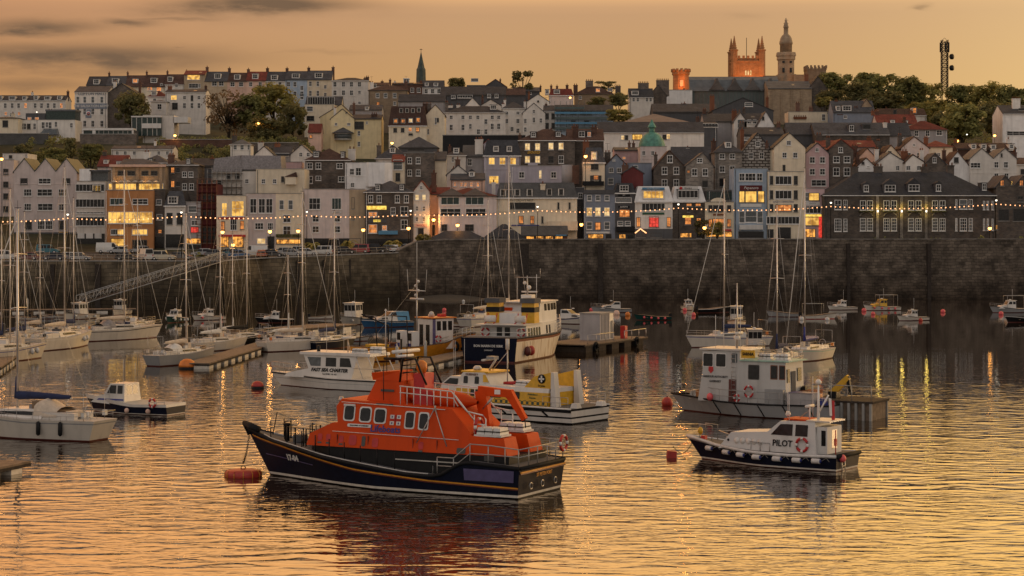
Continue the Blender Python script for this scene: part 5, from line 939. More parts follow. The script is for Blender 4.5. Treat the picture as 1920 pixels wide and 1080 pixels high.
def yacht(x,y,L,hdg,mtop,label,hull='hullwhite',cover='creamcanvas',stripe='bluepaint',boom=1,sail=None,mx=.06,mr=.085,canopy=None,furl=True,group='moored sailing yachts',B=None,mpx=None):
    t=place(x,y,hdg,'sailing_yacht',label,'sailing yacht',group); Y=t.location.y
    h=Hull(L,B or L*.31,[(0,L*.118),(.4,L*.115),(1,L*.15)],.72,.8,L*.09,2.1,.6,-L*.05)
    h.build(t,[(-.10,'boot'),(.82,hull),(.88,stripe),(1,hull)],deck='deckpale',N=20)
    zd=h.zs(.5); b=MB(); hw_=L*.1; k=L*.045
    f=house(b,[(-L*.18,zd-.05),(L*.26,zd-.05),(L*.2,zd+k*.7),(L*.1,zd+k),(-L*.18,zd+k*1.1)],hw_,'gelcoat',.82); c=b.obj('coachroof',t)
    for sd in (1,-1): pane(c,[(-L*.12,zd+k*.35),(L*.12,zd+k*.3),(L*.11,zd+k*.7),(-L*.12,zd+k*.8)],f,sd)
    b=MB(); b.box(-L*.4,-L*.18,-hw_*.9,-hw_*.55,zd-.1,zd+k*.75,'gelcoat'); b.box(-L*.4,-L*.18,hw_*.55,hw_*.9,zd-.1,zd+k*.75,'gelcoat'); b.obj('cockpit_coaming',t)
    m=L*mx; s_=F/Y; zt=H+(YH-mtop)/s_; b=MB(); b.tube([(m,0,zd),(m,0,zt)],mr,'alloy',8,r2=mr*.7)
    zs_=zd+(zt-zd)*.52
    for q in (zs_,zd+(zt-zd)*.78): b.tube([(m-.1,-L*.075,q),(m,0,q+.05),(m-.1,L*.075,q)],.035,'alloy',4)
    b.tube([(m,0,zt),(m,0,zt+.6)],.015,'iron',3); b.tube([(m-.3,0,zt+.1),(m+.25,0,zt+.1)],.02,'iron',3); ms=b.obj('mast',t)
    b=MB(); bw=h.pt(.99,h.zs(.99)); 
    b.tube([(bw[0],0,bw[2]),(m,0,zt*.97)],.042 if furl and L>9.5 else .012,'whitecanvas' if furl and L>9.5 else 'steel',4); b.tube([(-L*.49,0,zd),(m,0,zt)],.012,'steel',3)
    for sd in (1,-1): b.tube([(m-.2,sd*h.hb(.55)*.95,zd),(m-.1,sd*L*.075,zs_),(m,0,zt*.97)],.012,'steel',3); b.tube([(m-.5,sd*h.hb(.5)*.95,zd),(m,0,zs_)],.012,'steel',3)
    b.obj('rigging',t)
    zb=zd+L*.105; b=MB(); b.tube([(m-.1,0,zb),(m-L*.38,0,zb+.05)],.06,'alloy',6); b.obj('boom',t)
    if cover:
        b=MB(); q=[(m+.02,0,zb+.12),(m-L*.1,0,zb+.16),(m-L*.25,0,zb+.14),(m-L*.37,0,zb+.12)]
        vs=[]; n=8
        for i,(p,r) in enumerate(zip(q,(.3,.26,.2,.13))):
            for j in range(n): a=6.283*j/n; vs.append((p[0],math.cos(a)*r*.6,p[2]+math.sin(a)*r))
        b.add(vs,[(i*n+j,i*n+(j+1)%n,(i+1)*n+(j+1)%n,(i+1)*n+j) for i in range(3) for j in range(n)],cover,True)
        b.tube([(m+.1,0,zb-.1),(m+.06,0,zb+1.4 if sail is None else zb+sail)],.16,cover,6,r2=.09); b.obj('sail_cover',t)
    if canopy:
        b=MB(); a=[(-L*.2,0)]; vs=[];fs=[]
        for i in range(5):
            u=i/4; xx=-L*.12-L*.16*u; hh=L*.1*(.55+.45*math.sin(math.pi*min(1,u*1.1+.25)))
            for j in range(7): q=math.pi*j/6; vs.append((xx,math.cos(q)*hw_*.95,zd+.1+math.sin(q)**.6*hh if 0<j<6 else zd+.1))
        b.add(vs,[(i*7+j,i*7+j+1,(i+1)*7+j+1,(i+1)*7+j) for i in range(4) for j in range(6)],canopy,True); b.obj('sprayhood',t)
    b=MB(); h.rail(b,'steel',.02,.99,.55,9,.014,.08); b.tube([h.pt(.02,h.zs(0)+.55,1,-.08),h.pt(.02,h.zs(0)+.55,-1,-.08)],.02,'steel',4); b.obj('guard_rail',t)
    rr=random.Random(int(x*3+y)); b=MB(); z=h.zs(.1)
    b.ring((-L*.43,0,z+.55),.38,.03,'steel','x',12,4); b.tube([(-L*.43,0,z-.1),(-L*.43,0,z+.5)],.07,'gelcoat',5)
    for sd in (1,-1): b.tube([(-L*.47,sd*L*.1,z),(-L*.47,sd*L*.1,z+1.9)],.025,'steel',4); b.box(-L*.482,-L*.462,sd*L*.1-.14,sd*L*.1+.14,z+.2,z+.55,rr.choice(('fender','orangebuoy','blackpaint','creamcanvas')))
    b.tube([(-L*.47,-L*.1,z+1.9),(-L*.47,L*.1,z+1.9)],.025,'steel',4)
    b.obj('stern_arch',t)
    for q in range(5): b=MB(); xx=rr.uniform(-.35,.38)*L; b.box(xx-.25,xx+.25,rr.uniform(-.06,.02)*L,rr.uniform(.03,.07)*L,zd+.05,zd+rr.uniform(.2,.55)+(k if -L*.18<xx<L*.2 else 0),rr.choice(('gelcoat','creamcanvas','teak','tarp','bluecanvas','darkgrey'))); b.obj('deck_box',t)
    return t,h
def motorboat(x,y,L,hdg,label,hull='hullwhite',kind='cuddy',top='gelcoat',stripe=None,fend=0,fcol='fender',name='motor_boat',cat='motor boat',group='small boats on moorings',aer=1,boot='boot',B=None,canvas=None,frame=False):
    t=place(x,y,hdg,name,label,cat,group); fb=L*.13
    h=Hull(L,B or L*.36,[(0,fb*.8),(.4,fb*.82),(1,fb*1.35)],.86,.84,L*.1,2.2,.5)
    h.build(t,[(-.09,boot),(.78,hull),(.86,stripe or hull),(1,hull)],deck='deckpale' if kind!='open' else 'timber',N=16,dz=0,)
    zd=h.zs(.5); hw_=h.B*.36; b=MB()
    if kind=='cuddy':    # wheelhouse forward of midships
        k=L*.19; f=house(b,[(-L*.08,zd-.05),(L*.38,zd-.05),(L*.3,zd+k*.35),(L*.16,zd+k*.42),(L*.1,zd+k),(-L*.08,zd+k)],hw_,top,.8); b.box(-L*.11,L*.12,-hw_*.85,hw_*.85,zd+k,zd+k+.07,top); c=b.obj('cabin',t)
        for sd in (1,-1):
            pane(c,[(L*.02,zd+k*.52),(L*.13,zd+k*.52),(L*.09,zd+k*.88),(L*.02,zd+k*.88)],f,sd); pane(c,[(-L*.07,zd+k*.52),(-L*.0,zd+k*.52),(-L*.0,zd+k*.88),(-L*.07,zd+k*.88)],f,sd)
        g=MB(); 
        for (a,e) in ((-.8,-.06),(.06,.8)): g.poly([(L*.157,a*hw_*.86,zd+k*.48),(L*.157,e*hw_*.86,zd+k*.48),(L*.115,e*hw_*.8,zd+k*.9),(L*.115,a*hw_*.8,zd+k*.9)],'glass')
        g.obj('windscreen',c); zt=zd+k
    elif kind=='tall':   # fishing wheelhouse
        k=L*.27; f=house(b,[(-L*.12,zd-.05),(L*.17,zd-.05),(L*.2,zd+k),(-L*.12,zd+k)],hw_*.9,top,.92); b.box(-L*.15,L*.23,-hw_*.95,hw_*.95,zd+k,zd+k+.08,top); c=b.obj('wheelhouse',t)
        for sd in (1,-1):
            for q in (-.07,.03,.12): pane(c,[(L*(q-.035),zd+k*.52),(L*(q+.035),zd+k*.52),(L*(q+.04),zd+k*.88),(L*(q-.035),zd+k*.88)],f,sd)
        g=MB(); [g.poly([(L*.19,a*hw_,zd+k*.5),(L*.19,e*hw_,zd+k*.5),(L*.202,e*hw_,zd+k*.88),(L*.202,a*hw_,zd+k*.88)],'glass') for a,e in ((-.8,-.3),(-.24,.24),(.3,.8))]; g.obj('windscreen',c); zt=zd+k
    elif kind=='cruiser':
        k=L*.15; f=house(b,[(-L*.2,zd-.05),(L*.34,zd-.05),(L*.22,zd+k*.5),(L*.05,zd+k*.6),(-L*.06,zd+k*1.15),(-L*.2,zd+k*1.15)],hw_,top,.75); c=b.obj('cabin',t)
        for sd in (1,-1): pane(c,[(-L*.18,zd+k*.66),(L*.0,zd+k*.66),(-L*.05,zd+k*1.05),(-L*.18,zd+k*1.05)],f,sd); pane(c,[(L*.06,zd+k*.2),(L*.2,zd+k*.2),(L*.18,zd+k*.42),(L*.06,zd+k*.45)],f,sd)
        g=MB(); g.poly([(L*.052,-hw_*.75,zd+k*.64),(L*.052,hw_*.75,zd+k*.64),(-L*.045,hw_*.7,zd+k*1.1),(-L*.045,-hw_*.7,zd+k*1.1)],'glass'); g.obj('windscreen',c); zt=zd+k*1.15
    else:
        for q in (-.25,0,.22): b.box(L*q-.12,L*q+.12,-h.B*.4,h.B*.4,zd-.25,zd-.18,'timber')
        b.box(-L*.5-.15,-L*.5+.3,-.22,.22,zd-.2,zd+.45,'blackpaint'); b.obj('thwarts',t); zt=zd+.3
    if canvas: b=MB(); b.hexa([(-L*.42,-hw_,zd),(-L*.16,-hw_,zd),(-L*.16,hw_,zd),(-L*.42,hw_,zd)],[(-L*.4,-hw_*.8,zt*.98),(-L*.13,-hw_*.8,zt),(-L*.13,hw_*.8,zt),(-L*.4,hw_*.8,zt*.98)],canvas); b.obj('canvas_shelter',t)
    if frame:
        b=MB()
        for q in (-.4,.16): b.tube([(L*q,-hw_,zd),(L*q,-hw_,zd+L*.32),(L*q,hw_,zd+L*.32),(L*q,hw_,zd)],.035,'galv',4)
        b.tube([(-L*.4,-hw_,zd+L*.32),(L*.16,-hw_,zd+L*.32)],.035,'galv',4); b.tube([(-L*.4,hw_,zd+L*.32),(L*.16,hw_,zd+L*.32)],.035,'galv',4); b.obj('gantry',t)
    b=MB(); h.rub(b,'rubber' if hull!='hullblack' else 'fender',.04,lambda t:h.zs(t)*.93); b.obj('rubbing_strake',t)
    if kind!='open': b=MB(); h.rail(b,'steel',.6,.99,.5,4,.014,.06); b.obj('bow_rail',t)
    if aer: b=MB(); aerial(b,-L*.03,0,zt,1.9); b.obj('aerial',t); b=MB(); b.lathe([(.2,0),(.2,.15)],'whitepaint',8,(L*.03,0,zt+.08)); b.obj('radar_dome',t)
    for i in range(fend):
        tt=.2+.6*i/max(1,fend-1); b=MB()
        for sd in (1,-1): p=h.pt(tt,h.zs(tt)*.55,sd,.16); b.ball(p,.19,fcol,8); b.tube([p,h.pt(tt,h.zs(tt),sd,.05)],.012,'rope',3)
        b.obj('fender',t)
    return t,h
def hull_text(h,t_,s,size,m,t,z,side=1,**k):
    p=Vector(h.pt(t,z,side,.05)); q=Vector(h.pt(t-.03,z,side,.05)); u=Vector(h.pt(t,z+.15,side,.05)); 
    X=(q-p).normalized() if side>0 else (p-q).normalized(); U=(u-p); U=(U-X*U.dot(X)).normalized(); N_=X.cross(U)
    from mathutils import Matrix
    return text(s,size,m,t_,p,Matrix((X,U,N_)).transposed().to_euler(),**k)
def lean(a): return (R(90-a),0,R(180))
def raft(parent,x,y,z,l,w_,hh,strap='blackpaint'):
    b=MB(); n=3
    for i in range(n):
        a=x-l/2+l*i/n; c=a+l/n-.02; b.hexa([(a,y-w_/2,z),(c,y-w_/2,z),(c,y+w_/2,z),(a,y+w_/2,z)],[(a+.05,y-w_/2+.08,z+hh),(c-.05,y-w_/2+.08,z+hh),(c-.05,y+w_/2-.08,z+hh),(a+.05,y+w_/2-.08,z+hh)],'whitepaint')
    b.box(x-l/2-.01,x+l/2+.01,y-w_/2-.012,y+w_/2+.012,z+hh*.42,z+hh*.55,strap); b.box(x-l/2-.1,x+l/2+.1,y-w_/2-.06,y+w_/2+.06,z-.1,z-.005,'fender')
    return b.obj('liferaft',parent)
# ---- the orange lifeboat
f0=W(507,890); a0=W(975,936); c0=W(1050,917)
t=place(0+731,915,151.7,'lifeboat','large orange and navy lifeboat with white framed windows, moored in the foreground','lifeboat'); t.location=(-6.2,109.9,0)
h=Hull(17.4,5.9,[(0,1.72),(.16,1.9),(.19,1.8),(.25,1.2),(.285,1.06),(.38,1.1),(.5,1.32),(.71,1.68),(.925,2.18),(1,2.72)],.9,.92,1.7,2.4,.42,-.2,bulw=.06)
h.build(t,[(-.07,'hullblack'),(-.2,'stripewhite'),(.93,'hullnavy'),(1,'hullblack')],deck='deckgrey',N=60)
b=MB(); h.rub(b,'rubber',.1,lambda q:h.zs(q)-.1,N=60); b.tube([h.pt(.997,2.3,1),h.pt(.998,2.85,1),h.pt(.96,2.62,1)],.2,'rubber',8); b.tube([h.pt(.0,1.6,1,-.1),h.pt(0,1.6,-1,-.1)],.1,'rubber',6); b.obj('fender_belt',t)
zz=lambda q:lerp(q,[(0,.56),(.3,.71),(.58,1.04),(.82,1.62),(.96,2.05),(1,2.3)])
b=MB(); h.strip(b,'stripeyellow',lambda q:zz(q)-.03,lambda q:zz(q)+.05,0,.99,.04,N=40); h.strip(b,'boot',lambda q:zz(q)-.1,lambda q:zz(q)-.03,0,.99,.04,N=40); h.strip(b,'purple',lambda q:.86+.0*q,lambda q:1.48,.015,.175,.045); h.strip(b,'purple',lambda q:1.0+1.2*(q-.8),lambda q:1.05+1.2*(q-.8),.76,.97,.045)
x0=h.x(0,1.3); b.box(-8.98,-8.9,-2.55,2.55,1.36,1.44,'stripeyellow'); b.box(-8.97,-8.89,-2.55,2.55,1.29,1.36,'boot'); b.obj('coloured_stripe',t)
text('ST PETER PORT',.26,'stripeyellow',t,(-9.0,0,1.12),(R(90),0,R(-90)))
b=MB()
for y in (-1.3,.2,1.5): b=MB(); b.ring((-8.98,y,.62),.17,.035,'steel','x',10,5); b.obj('transom_ring',t)
b=MB(); h.rub(b,'deckpale',.055,lambda q:h.zs(q)-.02,.3,.95,off=-.12); b.obj('toe_rail',t)
hull_text(h,t,'17-04',.5,'whitepaint',.855,1.2,1,bold=.02)
# upper works
b=MB(); b.prism([(4.9,-1.35),(4.9,1.35),(3.4,2.0),(-8.0,2.1),(-8.0,-2.1),(3.4,-2.0)],'z',.9,2.12,'blackpaint'); b.box(-6.8,-1.0,2.1,2.14,1.62,1.68,'steel'); b.obj('lower_house',t)
b=MB(); yf=house(b,[(4.75,2.12),(4.62,2.75),(3.2,3.4),(2.85,3.42),(3.05,4.3),(2.75,4.72),(.7,4.62),(-4.3,4.45),(-5.6,3.2),(-5.75,2.12)],2.12,'orange',.76)
b.box(4.7,5.5,-.6,.6,2.0,2.5,'orange'); w_=b.obj('wheelhouse',t)
for (x,z,ww,hh) in ((2.15,3.98,.6,.74),(1.1,3.93,.64,.7),(.15,3.9,.64,.7),(-1.75,3.76,.5,.8),(-2.62,3.74,.5,.8)): pane(w_,rrect(x,z,ww,hh),yf,1,'glass','whitepaint',.03,'window',.075)
for (x,z,ww,hh) in ((2.15,3.98,.72,.86),(1.1,3.93,.8,.82),(.15,3.9,.8,.82),(-1.75,3.76,.6,.92)): pane(w_,rrect(x,z,ww,hh),yf,-1,'glass','whitepaint',.03,'window',.075)
for y in (-1.1,-.35,.4,1.1): b=MB(); b.poly([(2.9+.035,y-.3,3.52),(2.9+.035,y+.3,3.52),(3.06,y+.28,4.2),(3.06,y-.28,4.2)],'glass'); b.obj('windscreen',w_)
for (x,z,ww,hh,m) in ((3.9,2.6,.3,.36,'redpaint'),(3.35,2.6,.3,.36,'redpaint'),(2.5,2.55,.3,.36,'redpaint'),(1.75,2.52,.5,.55,'redpaint'),(1.05,2.5,.24,.55,'darkframe'),(.3,2.46,.4,.5,'redpaint'),(-2.6,2.45,.3,.4,'redpaint'),(-5.1,2.3,.55,.3,'darkframe')): pane(w_,rrect(x,z,ww,hh,.3),yf,1,m,None,.02,'vent')
for (x,z) in ((3.9,2.3),(3.35,2.3),(2.5,2.27),(-2.6,2.16)):
    pane(w_,rrect(x,z,.26,.1,.1),yf,1,'darkframe',None,.02,'vent')
pane(w_,rrect(1.42,3.32,1.55,.17,.4),yf,1,'whitepaint',None,.02,'name_board'); text('RNLB SPIRIT OF GUERNSEY',.1,'blackpaint',w_,(1.42,yf(3.32)+.035,3.32),lean(10))
text('Lifeboats',.53,'bluepaint',w_,(-.27,yf(3.2)+.03,3.2),lean(10),bold=.008)
g=MB()
for sx in (-1,1):
    for sz in (-1,1):
        x,z=-.85+sx*.21,3.72+sz*.17; g.poly([(x+.13,yf(z-.1)+.03,z-.1),(x-.13,yf(z-.1)+.03,z-.1),(x-.13,yf(z+.1)+.03,z+.1),(x+.13,yf(z+.1)+.03,z+.1)],'whitepaint'); g.poly([(x+.045,yf(z-.05)+.036,z-.05),(x-.045,yf(z-.05)+.036,z-.05),(x-.045,yf(z+.05)+.036,z+.05),(x+.045,yf(z+.05)+.036,z+.05)],'purple')
g.box(-.88,-.82,yf(3.72)+.0,yf(3.72)+.035,3.45,4.0,'redpaint'); g.box(-1.2,-.5,yf(3.72)+.0,yf(3.72)+.035,3.69,3.75,'redpaint'); g.obj('flag_emblem',w_)
g=MB()
for x in (-3.6,-2.1,.75,2.75): g.box(x-.012,x+.012,yf(2.3)-.06,yf(2.3)+.004,2.14,2.8,'boot')
g.tube([(3.1,yf(2.95)+.05,2.95),(-4.9,yf(2.95)+.05,2.86)],.018,'whitepaint',4); g.tube([(2.7,yf(4.55)+.04,4.55),(-3.9,yf(4.4)+.04,4.4)],.02,'whitepaint',4)
g.obj('grab_rail',w_)
g=MB(); g.box(1.8,2.5,yf(4.4)+.0,yf(4.4)+.12,4.36,4.46,'whitepaint'); g.obj('window_visor',w_)
g=MB(); g.lathe([(.13,0),(.17,.12),(.1,.3)],'steel',8,(3.05,1.2,4.5)); g.lathe([(.13,0),(.17,.12),(.1,.3)],'steel',8,(3.0,1.4,4.15)); g.obj('searchlight',w_)
b=MB(); b.hexa([(1.65,-.95,4.5),(1.65,.95,4.5),(-.95,1.0,4.5),(-.95,-1.0,4.5)],[(1.05,-.75,5.75),(1.05,.75,5.75),(-.75,.8,5.75),(-.75,-.8,5.75)],'orange'); b.box(-.2,.65,.9,.93,5.15,5.28,'darkframe'); b.box(-.6,.5,1.62,1.66,4.45,4.57,'darkframe'); b.obj('flying_bridge',t)
b=MB(); b.hexa([(1.25,-.8,5.75),(1.25,.8,5.75),(-.5,.8,5.75),(-.5,-.8,5.75)],[(1.3,-.85,6.15),(1.3,.85,6.15),(-.4,.7,6.3),(-.4,-.7,6.3)],'orange'); b.box(-1.9,-1.2,-.5,.5,4.6,6.2,'redpaint'); b.box(-2.6,-1.4,-.9,.9,4.5,5.3,'redpaint'); b.obj('bridge_dodger',t)
b=MB()
for y in (-.8,.8): b.tube([(-.5,y,5.7),(-.7,y,7.0),(-1.5,y,7.0),(-2.2,y,5.6)],.06,'iron',6)
for z in (6.2,6.6,7.0): b.tube([(-.7,-.8,z),(-.7,.8,z)],.04,'iron',5)
b.tube([(-.1,0,5.8),(-.1,0,8.0)],.06,'iron',6); b.tube([(-.5,-1.2,7.35),(-.3,1.2,7.35)],.11,'whitepaint',6); b.tube([(-.6,-.4,7.1),(-.4,.9,7.1)],.09,'whitepaint',6)
for x,y,hh in ((.4,.7,2.4),(-.9,.7,2.2),(-.3,-.7,2.6),(.3,1.2,2.0)): aerial(b,x,y,5.6 if y<1 else 4.7,hh,.025,'iron')
b.tube([(1.0,0,6.9),(-.3,0,6.9)],.09,'iron',6); b.obj('radar_mast',t)
b=MB(); b.lathe([(.2,0),(.32,.25),(.28,.55),(.1,.7)],'orangebuoy',10,(-1.6,.3,6.2)); b.obj('covered_searchlight',t)
b=MB(); # covered inflatable on the roof
vs=[];n=8
for i,(x,r) in enumerate(((-.9,.42),(-1.8,.62),(-3.3,.66),(-4.3,.5),(-5.0,.12))):
    for j in range(n): a=6.283*j/n; vs.append((x,.1+math.cos(a)*r*1.2,4.95+math.sin(a)*r*.75-.06*i))
b.add(vs,[(i*n+j,i*n+(j+1)%n,(i+1)*n+(j+1)%n,(i+1)*n+j) for i in range(4) for j in range(n)],'orange',True); b.obj('covered_inflatable',t)
b=MB(); 
def rl(y):
    up=[(-.95,y,5.55),(-4.2,y,5.38),(-4.75,y,4.75),(-5.15,y,4.35)]; b.tube(up,.035,'whitepaint',6); b.tube([(-.95,y,5.2),(-4.3,y,5.02),(-4.6,y,4.6)],.03,'whitepaint',5)
    for k in range(9): x=-1.0-.42*k; b.tube([(x,y,4.55),(x,y,5.55-.05*k*.4)],.027,'whitepaint',5)
    b.tube([(-4.4,y,5.2),(-5.6,y,3.9),(-5.6,y,3.2)],.035,'whitepaint',6); b.tube([(-5.2,y,4.35),(-6.1,y,4.2),(-6.3,y,4.0),(-6.3,y,3.1)],.035,'whitepaint',6); b.tube([(-5.6,y,3.7),(-6.3,y,3.7)],.03,'whitepaint',5); b.tube([(-5.6,y,4.2),(-5.6,y,3.0)],.03,'whitepaint',5)
rl(1.55); rl(-1.45); b.obj('white_railing',t)
b=MB()
for s_ in (1,-1): y=s_*.62; y2=s_*2.08; b.hexa([(-5.5,y,1.7),(-7.95,y,1.7),(-7.95,y2,1.7),(-5.5,y2,1.7)],[(-5.5,y,3.12),(-7.6,y,3.05),(-7.6,y2-s_*.15,3.05),(-5.5,y2-s_*.12,3.12)],'orange')
b.box(-7.1,-6.5,2.05,2.1,1.85,2.15,'darkframe'); b.obj('engine_casing',t)
raft(t,-6.6,1.35,3.2,1.45,1.0,.36); raft(t,-6.5,-1.35,3.22,1.5,1.0,.36)
b=MB(); q=[(-5.35,-.6,2.3),(-5.0,-.6,4.0),(-4.85,-.6,5.3),(-6.6,-.6,5.15),(-7.5,-.6,3.85)]
def bar(b,p,q,w0,w1,m,d=.16):
    p=Vector(p);q=Vector(q); D=(q-p).normalized(); n_=Vector((-D.z,0,D.x))
    b.hexa([p-n_*w0+Vector((0,d,0)),p+n_*w0+Vector((0,d,0)),p+n_*w0-Vector((0,d,0)),p-n_*w0-Vector((0,d,0))],[q-n_*w1+Vector((0,d,0)),q+n_*w1+Vector((0,d,0)),q+n_*w1-Vector((0,d,0)),q-n_*w1-Vector((0,d,0))],m)
bar(b,q[0],q[2],.28,.34,'orange',.2); bar(b,(-4.7,-.6,5.3),(-6.75,-.6,5.2),.25,.2,'orange',.17); bar(b,(-6.5,-.6,5.3),q[4],.24,.14,'orange',.15); b.tube([(-5.0,-.45,4.3),(-5.6,-.45,4.95)],.07,'steel',6); b.tube([(-7.5,-.6,3.9),(-7.55,-.6,3.4)],.03,'iron',5); b.box(-6.1,-5.75,-.42,-.4,5.15,5.4,'whitepaint'); b.obj('deck_crane',t)
b=MB(); b.tube([(-3.3,1.75,4.5),(-2.4,2.2,2.6)],.03,'steel',5); b.tube([(-3.3,1.8,4.5),(-4.3,2.25,2.5)],.035,'steel',5); b.tube([(-3.3,1.75,4.6),(-3.3,1.75,4.3)],.06,'steel',5); b.obj('a_frame',t)
for i in range(9):
    for sd in (1,-1): q=.42+.51*i/8; b=MB(); p=Vector(h.pt(q,h.zs(q)-.06,sd,-.15)); b.tube([p,p+Vector((0,0,1.0))],.035,'iron',4); b.obj('stanchion',t)
b=MB(); h.rail(b,'galv',.285,.285,.5,1,.02,.15)
for sd in (1,-1):
    P_=[Vector((x,sd*2.55,z)) for x,z in ((-3.9,1.95),(-4.9,1.95),(-5.9,2.75),(-7.2,2.72),(-8.8,2.6))]; Q_=[Vector((x,sd*2.55,z)) for x,z in ((-3.9,1.5),(-4.9,1.5),(-5.9,2.25),(-7.2,2.25),(-8.8,2.2))]
    b.tube(P_,.032,'galv',6); b.tube(Q_,.028,'galv',5)
    for x,z0,z1 in ((-3.9,1.0,1.95),(-4.9,1.2,1.95),(-5.9,1.8,2.75),(-7.0,1.75,2.72),(-8.0,1.7,2.66),(-8.8,1.7,2.6)): b.tube([(x,sd*2.55,z0),(x,sd*2.55,z1)],.03,'galv',5)
for z in (2.6,2.2): b.tube([(-8.85,2.55,z),(-8.85,-2.55,z)],.03,'galv',5)
for y in (-1.6,-.6,.5,1.5): b.tube([(-8.85,y,1.7),(-8.85,y,2.6)],.03,'galv',5)
b.obj('aft_railing',t)
lifering(t,(-8.95,-2.35,2.5),.4,'x'); lifering(t,(-5.75,1.3,3.55),.42,'x')
b=MB(); b.box(6.3,6.9,-.3,.3,2.0,2.4,'deckgrey'); b.lathe([(.14,0),(.14,.9),(.25,.95),(.25,1.05)],'iron',8,(7.3,.3,2.0)); b.lathe([(.2,0),(.12,.6),(.2,.65)],'iron',8,(6.0,-.4,1.9)); b.tube([(7.6,-.5,2.1),(7.6,-.5,3.1),(7.6,.1,3.1),(7.6,.1,2.1)],.05,'iron',5); b.tube([(5.6,.5,1.9),(5.6,.5,3.0),(5.6,-.1,3.0),(5.6,-.1,1.9)],.035,'iron',5); b.tube([(8.5,0,2.3),(8.2,0,3.6)],.03,'iron',5); [b.tube([(x,y,1.9),(x,y,2.9),(x-.55,y,2.9),(x-.55,y,1.9)],.045,'iron',5) for x,y in ((6.9,.9),(6.2,1.1),(5.4,1.2),(4.9,-1.0),(6.4,-.9))]; b.box(5.0,5.5,-.2,.4,1.8,2.4,'iron'); b.obj('anchor_windlass',t)
# ---- pilot boat
t=place(1440,870,138.5,'pilot_boat','white and navy pilot boat with row of white fenders and red ring','pilot boat'); t.location=(15.6,119.1,0); t.rotation_euler[2]=R(145); t.scale=(.94,1,1)
h=Hull(10.3,3.7,[(0,1.0),(.3,.92),(.55,.95),(.85,1.15),(1,1.45)],.86,.9,1.25,2.3,.45,-.1,bulw=.05)
h.build(t,[(-.05,'boot'),(-.14,'stripewhite'),(.8,'hullnavy'),(1,'gelgrey')],deck='deckgrey',N=40)
b=MB(); h.rub(b,'fender',.1,lambda q:h.zs(q)-.1); b.tube([h.pt(0,.9,1,0),h.pt(0,.9,-1,0)],.14,'rubber',6); b.obj('rubbing_strake',t)
b=MB(); yf=house(b,[(3.2,.9),(2.35,1.88),(-.25,2.05),(-1.1,2.72),(-3.5,2.78),(-3.7,.9)],1.28,'whitepaint',.8); b.box(-2.9,-1.2,-.75,.75,2.77,2.86,'orange'); b.box(-4.3,-3.6,-.95,.95,.9,2.5,'whitepaint'); b.box(-4.5,-2.9,-1.05,1.05,2.78,2.86,'gelcoat'); c=b.obj('cabin',t)
for sd in (1,-1): pane(c,[(-.5,1.9),(-1.15,2.55),(-2.0,2.57),(-2.0,1.9)],yf,sd,'glass',None,.02); pane(c,[(-2.2,1.9),(-2.2,2.57),(-3.05,2.57),(-3.05,1.9)],yf,sd,'glass',None,.02)
g=MB(); [g.poly([(-.28,a,2.08),(-.28,e,2.08),(-1.05,e*.95,2.66),(-1.05,a*.95,2.66)],'glass') for a,e in ((-.95,-.04),(.04,.95))]; g.obj('windscreen',c)
b=MB(); b.poly([(-4.31,-.35,1.2),(-4.31,.35,1.2),(-4.31,.35,2.3),(-4.31,-.35,2.3)],'glass'); b.obj('aft_door',c); b=MB(); b.poly([(-3.9,.96,1.4),(-4.2,.96,1.4),(-4.2,.96,2.3),(-3.9,.96,2.3)],'glass'); b.obj('window',c)
for k in range(5): b=MB(); b.lathe([(.19,0),(.17,.05)],'gelcoat',12); b.obj('round_cover',c,(1.9-.42*k,yf(1.4)-.01,1.42),(R(-90+12),0,0))
b=MB(); b.ball((2.5,yf(1.4),1.42),.08,'glass',8); b.obj('porthole',c)
text('PILOT',.52,'blackpaint',c,(-1.35,yf(1.4)+.03,1.42),lean(8),bold=.01)
lifering(t,(-2.75,1.3,1.42),.38)
b=MB(); b.tube([(-3.2,0,2.8),(-3.2,0,4.95)],.1,'whitepaint',8,r2=.05); b.tube([(-3.2,0,3.2),(-3.9,0,4.3)],.05,'whitepaint',6); b.lathe([(.16,0),(.2,.15),(.1,.3)],'gelcoat',10,(-3.2,0,4.9)); b.tube([(-2.6,-.5,3.6),(-2.6,.5,3.6)],.09,'gelcoat',6); b.tube([(-2.6,0,2.8),(-2.6,0,3.6)],.05,'whitepaint',5); b.tube([(-1.8,0,2.8),(-3.1,0,3.7)],.02,'steel',4)
b.lathe([(.1,0),(.18,.1),(.1,.3)],'gelcoat',10,(-1.25,.3,2.95)); aerial(b,-1.4,.6,2.7,2.2); aerial(b,-1.6,.8,2.7,1.6); aerial(b,-2.5,-.6,2.7,2.6); b.obj('radar_mast',t)
b=MB(); b.poly([(-4.0,0,4.0),(-4.3,0,4.0),(-4.4,.12,2.9),(-4.15,.05,2.8)],'redpaint'); b.poly([(-3.9,.01,4.15),(-4.1,.01,4.1),(-4.2,.1,3.1),(-4.0,.05,3.1)],'whitepaint'); b.obj('flag',t)
b=MB(); h.rail(b,'steel',.45,.78,.5,5,.025,.5,lv=(1,)); b.tube([(1.0,1.1,1.5),(2.8,.9,1.75),(3.9,0,1.8),(2.8,-.9,1.75),(1,-1.1,1.5)],.028,'steel',6)
for y in (.35,-.35): b.tube([(4.2,y,1.2),(4.2,y,2.1),(5.1,y,2.15),(5.1,y,1.3)],.03,'steel',6)
b.obj('bow_rail',t)
b=MB(); b.ball((5.0,.45,1.75),.17,'yellowpaint',8,1.4); b.box(4.7,5.0,.1,.4,1.2,1.45,'redpaint'); b.obj('bow_light',t)
